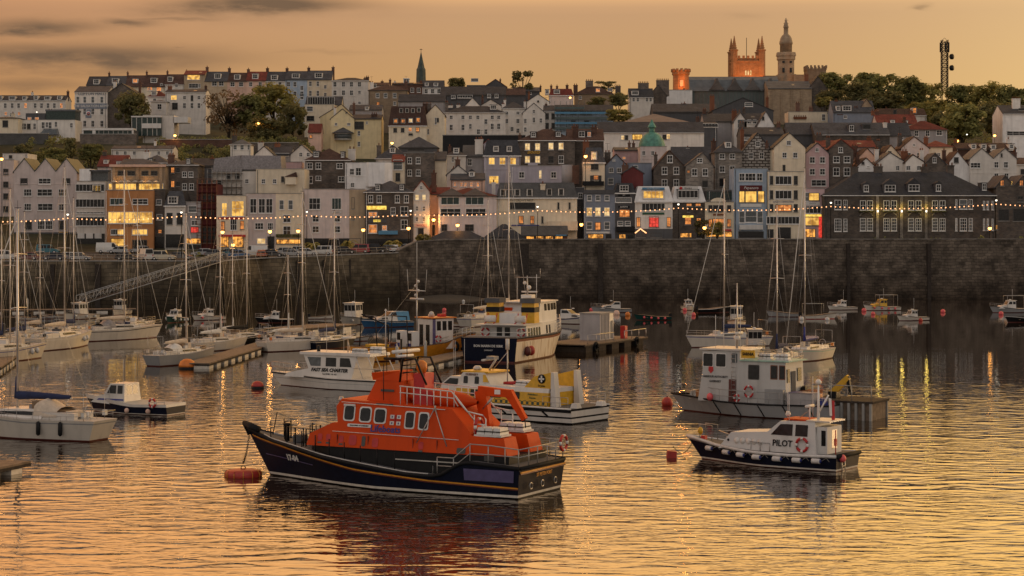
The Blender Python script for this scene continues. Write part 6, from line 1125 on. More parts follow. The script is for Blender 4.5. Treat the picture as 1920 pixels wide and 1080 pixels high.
for k,q in enumerate((.9,.77,.65,.53,.39,.26,.135)):
    z=h.zs(q)*.62; p=Vector(h.pt(q,z,1,.17)); p2=Vector(h.pt(q-.05,z,1,.17)); d=(p2-p).normalized(); b=MB(); b.tube([p-d*.05,p,p+d*.42,p+d*.47],.155,'fender',8); b.tube([p+d*.47,p+d*.56],.1,'bluepaint',6); b.tube([p+d*.56,Vector(h.pt(q-.08,z+.2,1,.1)),Vector(h.pt(q-.1,z,1,.15))],.018,'rope',4); b.obj('fender',t)
b=MB(); b.ball((-5.3,.9,.75),.24,'pinkbuoy',10); b.obj('ball_fender',t); b=MB()
for y in (.5,.9): b.tube([(-5.25,y,.9),(-5.3,y,-.2)],.03,'steel',5)
for z in (.0,.3,.6): b.tube([(-5.28,.5,z),(-5.28,.9,z)],.025,'steel',5)
b.obj('boarding_ladder',t)
b=MB(); b.tube([(-5.0,1.2,1.0),(-5.0,1.2,2.4)],.035,'redpaint',5); b.box(-5.06,-4.94,1.1,1.3,1.5,1.9,'redpaint'); b.obj('ensign_staff',t)
# ---- grey harbour authority work vessel
t=place(1430,780,135.2,'harbour_vessel','grey hulled harbour authority vessel with tall white wheelhouse and yellow name sign','work boat'); t.location=(18.9,150.6,0); t.rotation_euler[2]=R(149); t.scale=(.82,1,1)
h=Hull(16,5.6,[(0,1.15),(.4,1.05),(.7,1.1),(1,1.35)],.9,.88,1.4,2.2,.5,bulw=.1)
h.build(t,[(-.08,'boot'),(.9,'gelgrey'),(1,'rubber')],deck='deckgrey',N=36)
b=MB(); h.rub(b,'rubber',.07,lambda q:h.zs(q)-.05)
for q in (.1,.25,.4,.55,.7): 
    for sd in (1,-1): b.tube([h.pt(q,.1,sd,.02),h.pt(q+.035,h.zs(q)*.92,sd,.02)],.05,'rubber',4)
b.obj('rubber_fendering',t)
b=MB(); yf=house(b,[(5.5,1.0),(5.05,3.3),(5.1,4.75),(1.3,4.9),(1.3,4.15),(-3.2,4.1),(-3.3,1.0)],1.75,'shipgrey',.93); b.box(.9,5.35,-1.75,1.75,4.85,4.98,'gelcoat'); b.box(-3.6,1.3,-1.8,1.8,4.12,4.2,'greenpale'); c=b.obj('wheelhouse',t)
for sd in (1,-1):
    for x in (4.5,3.2): pane(c,rrect(x,4.1,.95,.95,.1),yf,sd,'glass','frame',.03)
    pane(c,rrect(1.85,4.3,.6,.7,.1),yf,sd,'paleglass'); pane(c,rrect(-.1,3.3,1.0,1.0,.1),yf,sd,'glass','darkframe'); pane(c,rrect(-2.1,3.35,.6,.95,.1),yf,sd,'glass','rust'); pane(c,rrect(-2.9,3.35,.5,.95,.1),yf,sd,'glass','rust'); pane(c,rrect(2.0,1.85,.75,1.7,.03),yf,sd,'boot',None,.02,'door')
g=MB(); [g.poly([(5.12,a,3.6),(5.12,e,3.6),(5.13,e,4.5),(5.13,a,4.5)],'glass') for a,e in ((-1.4,-.6),(-.4,.4),(.6,1.4))]; g.obj('windscreen',c)
for (y,ww,z0,z1,m) in ((-1.2,.7,2.6,3.6,'glass'),(-.1,.8,1.2,3.4,'darkgrey'),(1.0,.45,2.6,3.6,'glass')): b=MB(); b.poly([(-3.33,y,z0),(-3.33,y+ww,z0),(-3.31,y+ww,z1),(-3.31,y,z1)],m); b.obj('aft_window' if m=='glass' else 'aft_door',c)
text('HARBOUR AUTHORITY',.24,'blackpaint',c,(3.75,yf(2.9)+.03,2.85),lean(2)); text('GUERNSEY',.24,'blackpaint',c,(3.75,yf(2.6)+.03,2.5),lean(2))
g=MB(); g.prism([(4.2,3.08),(4.45,3.3),(4.42,3.6),(3.98,3.6),(3.95,3.3)],'y',yf(3.3),yf(3.3)+.03,'redpaint'); g.obj('crest',c)
g=MB(); g.box(-.3,1.05,1.78,1.86,4.35,4.95,'yellowpaint'); q=g.obj('name_sign',t); text('SARNIA',.32,'blackpaint',q,(.37,1.875,4.65),PORT,bold=.01)
b=MB()
for x in (1.65,2.05): b.tube([(x,1.85,1.1),(x,1.8,4.9)],.025,'steel',4)
for k in range(11): b.tube([(1.65,1.84,1.3+.33*k),(2.05,1.84,1.3+.33*k)],.02,'steel',4)
b.obj('ladder',t)
b=MB(); b.tube([(2.5,0,4.9),(2.5,0,9.9)],.1,'steel',8,r2=.05); b.tube([(2.5,-1,7.2),(2.5,1,7.2)],.04,'steel',5); b.tube([(2.3,-.6,6.1),(2.3,.6,6.1)],.12,'gelcoat',6); b.lathe([(.3,0),(.3,.3)],'gelcoat',10,(2.5,.0,5.6)); [aerial(b,x,y,4.9,hh,.025) for x,y,hh in ((4,1.2,2.6),(4.3,-.8,3.0),(1.6,1,3.4),(3.4,-1.3,2.2))]; b.tube([(.9,1.5,4.2),(.9,1.5,4.8),(-3,1.5,4.8),(-3,1.5,4.2)],.025,'steel',4); b.tube([(.9,-1.5,4.2),(.9,-1.5,4.8),(-3,-1.5,4.8),(-3,-1.5,4.2)],.025,'steel',4); b.obj('radar_mast',t)
raft(t,-.9,.9,4.3,1.2,.6,.4); raft(t,-2.6,.9,4.3,1.2,.6,.4)
lifering(t,(.25,1.95,1.85),.42); lifering(t,(1.3,2.2,1.35),.25)
b=MB(); b.ball((4.0,2.2,1.35),.3,'pinkbuoy',10); b.obj('ball_fender',t)
b=MB(); b.box(-3.2,-1.4,1.2,2.1,1.0,2.1,'gelgrey'); b.box(-6.2,-3.6,.9,2.2,1.0,1.9,'grey'); b.box(-6.1,-3.7,.88,2.22,1.9,1.96,'purple'); b.box(-5,-3.6,-2,-.4,1,1.9,'rust'); b.obj('deck_locker',t)
b=MB(); b.box(-6.9,-6.1,-1.6,-.8,1.0,1.9,'blackpaint'); bar(b,(-6.3,-1.2,1.7),(-7.9,-1.2,3.0),.28,.2,'yellowpaint',.2); bar(b,(-7.8,-1.2,3.05),(-8.1,-1.2,1.9),.16,.1,'blackpaint',.14); b.obj('deck_crane',t)
b=MB(); h.rail(b,'galv',.05,.95,.95,14,.02,.12); b.obj('guard_rail',t)
b=MB(); b.hexa([(4.9,.9,1.1),(5.8,.9,1.1),(5.8,-.4,1.1),(4.9,-.4,1.1)],[(4.9,.9,2.9),(5.6,.7,2.6),(5.6,-.4,2.6),(4.9,-.4,2.9)],'orangebuoy'); b.obj('orange_cover',t)
for (x,y,w_,hh,m) in ((-4.4,.2,.8,.9,'teal'),(-5.3,-1.6,1.0,.7,'orangebuoy'),(-3.9,-1.4,.6,1.2,'blackpaint'),(-7.1,1.2,.7,.6,'bluepaint'),(6.2,.2,.7,.7,'galv')): b=MB(); b.hexa([(x,y,1.0),(x+w_,y,1.0),(x+w_,y+w_,1.0),(x,y+w_,1.0)],[(x+.06,y+.06,1+hh),(x+w_-.06,y+.06,1+hh),(x+w_-.1,y+w_-.06,1+hh*.9),(x+.06,y+w_-.06,1+hh)],m); b.obj('deck_box',t)
# ---- yellow water ambulance
t=place(960,785,143.5,'ambulance_launch','yellow and white ambulance launch with black and yellow checks, behind the orange lifeboat','ambulance boat'); t.location=(-.5,149.2,0)
h=Hull(15.4,5.4,[(0,1.1),(.5,1.15),(1,1.7)],.92,.94,1.2,2.2,.5)
h.build(t,[(-.1,'hullblack'),(-.4,'gelcoat'),(-.52,'hullblack'),(.86,'gelcoat'),(1,'hullblack')],deck='deckgrey',N=30)
b=MB(); h.rub(b,'gelcoat',.07,lambda q:h.zs(q)+.0); h.rub(b,'hullblack',.08,lambda q:h.zs(q)*.82)
for q in (.13,.25,.37,.5,.63): 
    for sd in (1,-1): b.tube([h.pt(q,.5,sd,.03),h.pt(q+.03,.85,sd,.03)],.07,'hullblack',4)
b.obj('rubber_fendering',t)
m_,tn,pb,N,L=nt('checks'); ck=N('ShaderNodeTexChecker'); L(N('ShaderNodeTexCoord').outputs['Object'],ck.inputs[0]); ck.inputs['Scale'].default_value=4.2; ck.inputs[1].default_value=(.62,.34,.015,1); ck.inputs[2].default_value=(.02,.05,.03,1); L(ck.outputs[0],pb.inputs['Base Color'])
b=MB(); yf=house(b,[(3.2,1.1),(3.2,2.1),(-5.3,2.1),(-5.3,1.1)],1.95,'yellowpaint',.96); yg=house(b,[(3.2,2.1),(3.1,2.45),(-5.3,2.42),(-5.3,2.1)],1.87,'gelcoat',.96); c=b.obj('saloon',t)
g=MB(); yh=lambda z:yf(z)+.02; g.poly([(3.2,yh(1.15),1.15),(-5.3,yh(1.15),1.15),(-5.3,yh(1.48),1.48),(3.2,yh(1.48),1.48)][::-1],'checks'); g.obj('check_band',c)
for x in (1.2,-.4,-2.1): pane(c,rrect(x,1.82,1.25,.5,.1),yf,1,'glass',None,.03)
text('Ambulance',.2,'greenpaint',c,(-3.9,yf(1.95)+.03,1.95),lean(3)); text('Rescue',.2,'greenpaint',c,(-3.9,yf(1.7)+.03,1.7),lean(3))
b=MB(); ye=house(b,[(5.3,1.3),(5.0,2.35),(4.3,2.9),(3.0,2.9),(3.0,1.3)],1.5,'gelcoat',.8); yw=house(b,[(3.25,2.0),(3.2,2.9),(2.9,3.25),(.9,3.3),(.2,2.4)],1.55,'gelcoat',.92); b.box(.6,3.15,-1.35,1.35,3.26,3.38,'yellowpaint'); w_=b.obj('wheelhouse',t)
pane(w_,[(4.9,2.3),(4.3,2.75),(3.5,2.75),(3.5,2.3)],ye,1); pane(w_,rrect(2.6,2.65,.4,.7,.3),yw,1); pane(w_,rrect(1.55,2.65,.4,.7,.3),yw,1); pane(w_,[(.95,2.6),(1.0,3.15),(.75,3.15),(.4,2.6)],yw,1,'yellowpaint')
text('GUERNSEY',.24,'boot',w_,(2.05,yw(3.12)+.03,3.12),lean(3))
b=MB(); b.hexa([(-3.0,1.2,2.4),(-5.4,1.2,2.4),(-5.4,1.75,2.4),(-3.0,1.75,2.4)],[(-3.9,1.2,3.25),(-5.4,1.2,3.6),(-5.4,1.7,3.6),(-3.9,1.7,3.25)],'yellowpaint'); b.hexa([(-3.0,-1.75,2.4),(-5.4,-1.75,2.4),(-5.4,-1.2,2.4),(-3.0,-1.2,2.4)],[(-3.9,-1.7,3.25),(-5.4,-1.7,3.6),(-5.4,-1.2,3.6),(-3.9,-1.2,3.25)],'yellowpaint'); b.hexa([(-5.41,1.2,1.1),(-5.95,1.2,1.1),(-5.95,1.78,1.1),(-5.41,1.78,1.1)],[(-5.41,1.2,3.62),(-5.65,1.2,3.62),(-5.65,1.72,3.62),(-5.41,1.72,3.62)],'gelcoat'); b.hexa([(-5.41,-1.78,1.1),(-5.95,-1.78,1.1),(-5.95,-1.2,1.1),(-5.41,-1.2,1.1)],[(-5.41,-1.72,3.62),(-5.65,-1.72,3.62),(-5.65,-1.2,3.62),(-5.41,-1.2,3.62)],'gelcoat'); q=b.obj('aft_arch',t)
b=MB(); b.lathe([(.34,0),(.34,.03)],'blackpaint',16); b.box(-.06,.06,-.24,.24,.03,.05,'whitepaint'); b.box(-.24,.24,-.06,.06,.03,.05,'whitepaint'); b.obj('emblem',q,(-4.6,1.73,3.1),(R(-90),0,0)); text('St John',.22,'blackpaint',q,(-4.6,1.77,2.6),PORT)
raft(t,-2.4,.6,2.5,1.5,.8,.35); b=MB(); b.tube([(-.2,.4,2.5),(-1.4,.4,2.6)],.14,'redpaint',6); b.obj('rescue_tube',t)
b=MB(); b.tube([(1.5,0,3.4),(.9,0,4.2)],.08,'gelcoat',6); b.tube([(1.6,-1.1,4.2),(1.2,1.3,4.2)],.09,'gelcoat',6); b.box(.4,1.1,.3,.9,4.25,4.5,'gelgrey'); b.lathe([(.3,0),(.36,.12),(.2,.3)],'gelcoat',12,(2.4,.3,3.4)); b.tube([(-.2,0,2.4),(-.2,0,5.3)],.05,'steel',6); b.lathe([(.15,0),(.15,.8)],'gelcoat',8,(-.2,0,5.0)); b.tube([(1.2,0,3.4),(-.2,0,4.8)],.03,'steel',4); [aerial(b,x,y,3.0,2.6) for x,y in ((4.2,.9),(3.9,1.1),(4.5,-.8))]; b.obj('radar_arch',t)
for q in ((-7.7,1.1),(-8,-1.7)): b=MB(); b.hexa([(q[0],q[1],1.1),(q[0]+.6,q[1],1.1),(q[0]+.6,q[1]+.6,1.1),(q[0],q[1]+.6,1.1)],[(q[0]+.08,q[1]+.08,1.45),(q[0]+.52,q[1]+.08,1.45),(q[0]+.52,q[1]+.52,1.45),(q[0]+.08,q[1]+.52,1.45)],'gelcoat'); b.obj('engine_hatch',t)
b=MB(); h.rail(b,'steel',.02,.16,.8,3,.02,.1); b.obj('aft_rail',t)
# ---- white charter boat
t=place(642,727.6,150,'charter_boat','white fast charter boat with black lettering on its cabin side','charter boat')
h=Hull(13.4,4.0,[(0,.95),(.5,.98),(1,1.25)],.9,.88,1.2,2.2,.5); h.build(t,[(-.06,'boot'),(.55,'gelcoat'),(.58,'gelgrey'),(.86,'gelcoat'),(.93,'hullblack'),(1,'gelcoat')],deck='gelcoat',N=30)
b=MB(); h.rub(b,'rubber',.06,lambda q:h.zs(q)*.9); b.obj('rubbing_strake',t)
b=MB(); yf=house(b,[(5.3,.95),(4.8,1.3),(2.6,1.75),(3.2,2.95),(-2.6,3.0),(-2.0,.9)],1.55,'gelcoat',.9); b.box(-4.0,3.5,-1.55,1.55,2.95,3.2,'gelcoat'); c=b.obj('wheelhouse',t)
pane(c,[(2.75,2.75),(2.35,1.98),(1.3,1.98),(1.3,2.75)],yf,1,'paleglass'); pane(c,[(.75,2.75),(.75,1.98),(-.35,1.98),(-.35,2.75)],yf,1,'glass'); pane(c,[(-.75,2.75),(-.75,1.98),(-2.0,1.98),(-1.75,2.75)],yf,1,'glass')
text('FAST SEA CHARTER',.42,'blackpaint',c,(.35,yf(1.65)+.03,1.65),lean(5),shear=.25,bold=.015,sx=1.05); text('Tel. 07781 141 421',.2,'blackpaint',c,(.3,yf(1.3)+.03,1.3),lean(5))
b=MB(); 
for sd in (1,-1): b.tube([(-2.4,sd*1.5,3.0),(-3.3,sd*1.6,1.0)],.05,'gelcoat',5); b.tube([(-3.7,sd*1.5,3.0),(-4.7,sd*1.6,1.0)],.05,'gelcoat',5); b.tube([(-2.3,sd*1.7,1.9),(-6.5,sd*1.8,1.9)],.025,'steel',4)
b.obj('roof_strut',t); raft(t,-2.2,.5,3.22,1.3,.7,.35); raft(t,-3.4,-.5,3.22,1.3,.7,.5)
b=MB(); h.rail(b,'steel',.8,.99,.85,4,.025,.1); b.obj('bow_rail',t)
b=MB(); b.tube([(-.6,0,3.2),(-.6,0,4.4)],.05,'steel',5); b.tube([(-.9,-.7,4.45),(-.4,.7,4.45)],.12,'gelcoat',6); b.tube([(-.6,0,4.3),(-1.3,.6,3.2)],.02,'steel',4); [aerial(b,x,y,3.2,2.4) for x,y in ((1.2,.7),(.4,-.8))]; b.lathe([(.16,0),(.16,.5)],'blackpaint',8,(2.2,.5,3.2)); b.obj('radar_mast',t)
# ---- small navy cabin boat
t=place(250,775,142.4,'fishing_boat','small navy hulled cabin boat with blue stripe and red ring, left of lifeboat','fishing boat'); t.location=(-28.8,152,0); t.rotation_euler[2]=R(155); t.scale=(.92,1,1)
h=Hull(8.2,3.0,[(0,.85),(.4,.78),(1,1.3)],.88,.88,1.0,2.2,.5); h.build(t,[(-.05,'boot'),(-.1,'stripewhite'),(.74,'hullnavy'),(1,'gelcoat')],deck='deckpale',N=24)
b=MB(); yf=house(b,[(3.6,.8),(2.9,1.25),(2.3,1.4),(1.75,2.25),(.3,2.25),(.2,.6)],1.1,'gelcoat',.84); c=b.obj('cabin',t)
pane(c,[(2.0,1.5),(1.65,2.12),(1.1,2.12),(1.1,1.5)],yf,1); pane(c,[(.95,1.5),(.95,2.12),(.45,2.12),(.45,1.5)],yf,1)
for y in (-.7,.05): b=MB(); b.poly([(.24,y,1.2),(.24,y+.6,1.2),(.28,y+.6,2.1),(.28,y,2.1)],'glass'); b.obj('aft_window',c)
pane(c,[(3.0,.98),(.3,.98),(.3,1.1),(2.8,1.1)],yf,1,'bluepaint',None,.02,'stripe')
lifering(t,(-2.9,1.5,.95),.3)
for q in (.45,.2): b=MB(); b.ball(h.pt(q,.3,1,.16),.2,'peach',8); b.obj('ball_fender',t)
b=MB(); h.rail(b,'steel',.7,.99,.75,4,.018,.06); h.rail(b,'steel',.02,.2,.35,2,.018,.06); b.obj('bow_rail',t); b=MB(); aerial(b,1,.2,2.25,1.8); b.obj('aerial',t); b=MB(); aerial(b,.2,-.3,2.25,1.5); b.obj('aerial',t)
# ---- ferry
t=place(965,668,75,'ferry','white passenger ferry with navy stern and twin yellow funnels','ferry'); t.location=(1.3,218.5,0); t.rotation_euler[2]=R(71)
m_,tn,pb,N,L=nt('rustywhite'); co=N('ShaderNodeTexCoord').outputs['Object']; f_=_noise(N,L,co,1,5,_map(N,L,co,(2.2,2.2,.2))); L(_ramp2(N,L,f_,(.66,.58,.47),(.3,.16,.07),.5,.72),pb.inputs['Base Color']); pb.inputs['Roughness'].default_value=.45
h=Hull(22.5,6.8,[(0,2.6),(.5,2.5),(.8,2.6),(1,3.1)],.92,.9,1.5,2.3,.5,-.2,bulw=.0); h.build(t,[(-.15,'boot'),(.85,'rustywhite'),(.95,'rust'),(1,'rubber')],deck='deckgrey',N=30,transom='hullnavy')
text('BON MARIN DE SERK',.34,'whitepaint',t,(-11.6,0,1.75),(R(90),0,R(-90)),bold=.01); text('GUERNSEY',.2,'whitepaint',t,(-11.55,0,1.3),(R(90),0,R(-90)))
b=MB(); yf=house(b,[(3.8,2.0),(3.8,3.75),(-6.8,3.75),(-6.8,2.0)],2.65,'whitepaint',.96); b.box(-8.2,-2,-2.75,2.75,3.76,3.84,'gelcoat'); c=b.obj('saloon',t)
for x in (-6.0,-5.1,-4.2,-3.3,-2.4): pane(c,rrect(x,2.95,.62,.85,.08),yf,-1,'greenglass','frame')
for x in (.2,1.2): pane(c,rrect(x,3.0,.5,.9,.08),yf,-1,'glass')
for y in (-.45,.45): b=MB(); b.poly([(-6.82,y-.3,2.3),(-6.82,y+.3,2.3),(-6.82,y+.3,3.5),(-6.82,y-.3,3.5)],'glass'); b.obj('door',c)
b=MB(); yu=house(b,[(4.9,3.75),(5.2,5.9),(-.5,5.9),(-1.0,5.0),(-4.5,4.9),(-4.6,3.75)],2.2,'whitepaint',.93); b.box(-1.2,5.5,-2.2,2.2,5.9,6.02,'gelcoat'); u=b.obj('wheelhouse',t)
for x in (4.5,3.5,2.4,1.2): pane(u,rrect(x,5.35,.85,.75,.08),yu,-1,'glass'); 
for y in (-1.4,0,1.4): b=MB(); b.poly([(5.0+.12,y-.55,4.95),(5.12,y+.55,4.95),(5.2,y+.55,5.7),(5.2,y-.55,5.7)],'glass'); b.obj('windscreen',u)
b=MB(); b.poly([(-.55,.3,5.2),(-.55,1.5,5.2),(-.55,1.5,5.75),(-.55,.3,5.75)],'glass'); b.poly([(-.55,-1.5,5.2),(-.55,-.3,5.2),(-.55,-.3,5.75),(-.55,-1.5,5.75)],'glass'); b.obj('window',u)
for sd in (1,-1):
    b=MB(); y=sd*2.0; b.hexa([(-4.6,y-.75,3.8),(-2.9,y-.75,3.8),(-2.9,y+.75,3.8),(-4.6,y+.75,3.8)],[(-4.5,y-.7,6.0),(-3.0,y-.7,6.0),(-3.0,y+.7,6.0),(-4.5,y+.7,6.0)],'yellowpaint'); b.box(-4.6,-2.9,y-.76,y+.76,5.0,5.55,'blackpaint'); b.box(-4.8,-2.7,y-.85,y+.85,6.0,6.5,'darkgrey'); b.obj('funnel',t)
    b=MB(); b.tube([(-6.2,sd*1.7-.55,4.35),(-6.2,sd*1.7+.55,4.35)],.38,'gelcoat',10); 
    for q in (-.5,.5): b.tube([(-6.7,sd*1.7+q,3.85),(-5.9,sd*1.7+q,4.0),(-5.4,sd*1.7+q,4.9)],.06,'redpaint',5)
    b.obj('liferaft_cradle',t); lifering(t,(-6.9,sd*2.0,2.95),.42,'x'); b=MB(); b.box(-1.0,-.6,sd*1.5-.5,sd*1.5+.5,5.0,5.35,'orange'); b.obj('lifejacket_locker',t)
b=MB(); b.tube([(1.2,0,6),(1.2,0,8.8)],.12,'steel',6,r2=.06); b.tube([(1.2,-1.5,8.6),(1.2,1.5,8.6)],.05,'steel',4); b.tube([(1.2,1.5,8.6),(1.2,1.5,9.6)],.03,'steel',4); b.tube([(1.2,-1.5,8.6),(1.2,-1.5,9.6)],.03,'steel',4); b.box(.8,2.2,-.6,.6,6.0,6.7,'gelcoat'); b.ball((1.2,.3,8),.2,'gelcoat',8); b.ball((1.2,-.2,7.5),.25,'gelcoat',8); b.tube([(1.9,-.9,7.0),(1.9,.9,7.0)],.1,'gelcoat',6); aerial(b,-1,-1.8,6,3,.03); aerial(b,3,1.8,6,2.5,.03); b.obj('radar_mast',t)
b=MB(); h.rail(b,'whitepaint',.55,.99,1.0,8,.03,.1,lv=(1,.66,.33)); h.rail(b,'whitepaint',.01,.18,.95,3,.03,.1); b.tube([(-10.0,-2.9,3.1),(-10,2.9,3.1)],.03,'whitepaint',4); b.tube([(-10.0,-2.9,2.7),(-10,2.9,2.7)],.03,'whitepaint',4); b.obj('guard_rail',t)
for q,m in ((.12,'boot'),(.17,'redbuoy')): b=MB(); p=h.pt(q,1.1,-1,.25); b.ball(p,.42,m,10,1.25); b.tube([p,h.pt(q,2.1,-1,.05)],.02,'rope',4); b.obj('ball_fender',t)
# ---- yellow hulled work boat with wheelhouse
t=place(776,672,38,'work_boat','yellow hulled workboat with white and purple wheelhouse and busy mast','work boat')
h=Hull(14.5,4.6,[(0,1.6),(.4,1.45),(.7,1.75),(1,2.6)],.9,.9,1.2,2.3,.5,bulw=.25); h.build(t,[(-.1,'boot'),(.93,'hullyellow'),(1,'timber')],deck='deckgrey',N=26)
b=MB(); yf=house(b,[(4.0,1.0),(4.2,4.3),(1.6,4.2),(1.5,1.0)],1.6,'gelcoat',.95); b.box(1.3,4.5,-1.7,1.7,4.3,4.4,'orangebuoy'); b.box(1.45,1.55,-1.6,1.6,1.0,4.2,'shipgrey'); b.box(1.4,1.7,-1.66,-1.5,1.0,4.2,'purple'); c=b.obj('wheelhouse',t)
for x in (3.7,2.95,2.2): pane(c,rrect(x,3.5,.55,1.0,.08),yf,-1,'glass','frame')
for y in (-.9,.3): b=MB(); b.poly([(1.44,y,1.3),(1.44,y+.7,1.3),(1.44,y+.7,3.6),(1.44,y,3.6)],'glass'); b.obj('door',c)
for y in (1.0,-1.1): b=MB(); b.box(-1.3,-.4,y-.45,y+.45,1.0,3.0,'whitepaint'); b.box(-1.32,-1.3,y-.3,y+.3,2.0,2.8,'glass'); b.box(-1.33,-1.3,y-.2,y+.2,1.2,1.7,'bluepaint'); b.obj('deck_cabin',t)
b=MB(); b.lathe([(.5,0),(.5,.1),(.25,.12),(.25,.7),(.5,.72),(.5,.82)],'rust',12,(-3.2,-.6,1.05)); b.box(-2.9,-2.1,.3,1.2,1.0,1.6,'bluepaint'); b.obj('winch',t)
b=MB(); [b.tube([(x,y,1),(x,y*.8,4.6)],.06,'iron',5) for x in (-1.9,-5.9) for y in (1.7,-1.7)]; [b.tube([(x,1.36,4.6),(x,-1.36,4.6)],.06,'iron',5) for x in (-1.9,-5.9)]; b.tube([(-1.9,1.36,4.6),(-5.9,1.36,4.6)],.04,'iron',4); b.obj('stern_gantry',t)
b=MB(); b.lathe([(.35,0),(.35,.25)],'gelcoat',12,(2.6,.4,4.4)); b.ball((1.9,-.6,4.75),.3,'gelcoat',8); b.box(3.4,4.1,-.3,.4,4.4,4.7,'redpaint'); b.obj('roof_gear',t)
b=MB(); b.tube([(.4,0,1),(.4,0,8.6)],.11,'steel',7,r2=.06); b.tube([(.4,-1.6,7.3),(.4,1.6,7.3)],.06,'gelcoat',5); b.tube([(.4,-1.2,6.4),(.4,1.2,6.4)],.12,'gelcoat',6); [b.tube([(.4,y,7.3),(.4,y*1.15,9.6)],.03,'gelcoat',4) for y in (-1.6,1.6)]; [b.ball((.4,.25*(-1)**k,6.8+.5*k),.17,'gelcoat',7) for k in range(4)]; b.tube([(.4,0,8.5),(.4,0,12.5)],.04,'gelcoat',4); b.tube([(.4,0,8),(-6,0,1.6)],.015,'steel',3); b.obj('mast',t)
b=MB(); b.tube([(-3,.5,1),(-3,.5,3.6),(-6.4,.5,4.9)],.09,'iron',6); b.tube([(-4.5,-1.2,1),(-4.5,-1.2,5.5)],.05,'gelcoat',5); b.box(-5.6,-3.9,-1,1,1,1.7,'yellowpaint'); b.obj('deck_crane',t)
lifering(t,(2.0,-1.75,2.1),.35)
for q in (.82,.9): b=MB(); b.ring(h.pt(q,1.2,-1,.2),.4,.16,'rubber','x',12,6); b.obj('tyre_fender',t)
b=MB(); h.rail(b,'steel',.6,.98,.7,5,.025,.1); b.obj('bow_rail',t)
# ------------------------------------------------------------ the moored fleet
YL=[(33,818,11.8,156,392,'large white sloop with navy boom cover and cream sprayhood, bottom left','hullwhite','bluecanvas','gelgrey','creamcanvas',.1),
(19,676,11,62,355,'white ketch cut by the left edge, round fenders on its side','hullwhite',None,'bluepaint',None,.085),
(121,652,12,72,314,'broad sterned white sloop showing its wide pale transom, left marina','hullwhite','creamcanvas','gelwhite',None,.095),
(138,634,9,66,372,'small white sloop squeezed between broad sterned sloop and white fishing boat','hullwhite','bluecanvas','bluepaint',None,.07),
(233,636,11.5,48,318,'cream hulled sloop with grey sprayhood and dark blue rail','hullwhite','creamcanvas','hullnavy','tarp',.09),
(258,622,9,70,372,'white sloop tucked behind the cream hulled sloop','hullwhite',None,'bluepaint',None,.07),
(349,681,9.6,62,400,'pale grey sloop with tan sail cover beside large orange buoy','gelgrey','creamcanvas','gelgrey','whitecanvas',.085),
(413,656,8.8,55,410,'white sloop with tall triangular white sail cover on the pontoon','hullwhite','whitecanvas','stripewhite',None,.075),
(436,645,8,60,440,'slender sloop with raised grey sail, second along the pontoon','gelgrey','whitecanvas','gelgrey',None,.06),
(463,646,8.8,50,405,'black hulled sloop at the middle of the pontoon','hullblack','blackpaint','stripewhite',None,.075),
(567,656,9.6,42,360,'white sloop with green waterline and bulky cream sail cover','hullwhite','creamcanvas','stripewhite',None,.08),
(540,648,7.6,52,478,'little white sloop just left of the bulky cream sail cover','hullwhite','whitecanvas','bluepaint',None,.06),
(627,652,9,62,396,'classic navy yacht with varnished wooden deck and dark mast cover','hullnavy','bluecanvas','stripewhite',None,.08),
(915,610,11,60,375,'tall masted yacht mostly hidden behind the ferry, left mast','hullwhite','creamcanvas','bluepaint',None,.1),
(954,600,13,65,293,'tallest masted yacht hidden behind the ferry','hullwhite','creamcanvas','bluepaint',None,.11),
(1358,650,10,205,335,'white yacht with dark blue boom cover behind harbour vessel','hullwhite','bluecanvas','bluepaint',None,.09),
(1457,692,9.4,245,385,'white bowed yacht with brown sprayhood, left of the right hand pair','hullwhite','bluecanvas','bluepaint','creamcanvas',.08),
(1509,676,9.6,238,316,'white yacht with bright blue mast cover, rightmost of the yachts','hullwhite','bluepaint','greenpale',None,.09),
(46,650,9,66,398,'white sloop behind the ketch at left edge','hullwhite','bluecanvas','bluepaint',None,.06),
(75,636,9,66,430,'far white sloop left of broad sterned sloop','hullwhite','creamcanvas','bluepaint',None,.06),
(3,660,9,55,420,'sloop at extreme left edge, blue folded sail','hullwhite','bluecanvas','bluepaint',None,.07)]
MATS['gelwhite']=MATS['gelcoat']
for (px,yw,L,hd,mt,lab,hu,cv,st,cn,mr) in YL:
    t,h=yacht(px,yw,L,hd,mt,lab,hu,cv,st,mr=mr,canopy=cn,sail=2.2 if 'triangular' in lab or 'bulky' in lab or 'tan' in lab else None,furl=hu!='hullblack')
    k=L*.06; t.location.x-=k*math.cos(R(hd)); t.location.y-=k*math.sin(R(hd))
    if px==33:
        for q in (.3,.16): b=MB(); p=h.pt(q,h.zs(q)*.62,1,.16); b.lathe([(.05,-.5),(.15,-.4),(.15,.35),(.05,.45)],'blackpaint',8,p); b.tube([p,h.pt(q,h.zs(q)+.3,1)],.012,'rope',3); b.obj('fender',t)
    if px in (19,121,567):
        for q in (.75,.85): b=MB(); b.ball(h.pt(q,h.zs(q)*.6,-1,.2),.25,'fender',8,1.3); b.obj('fender',t)
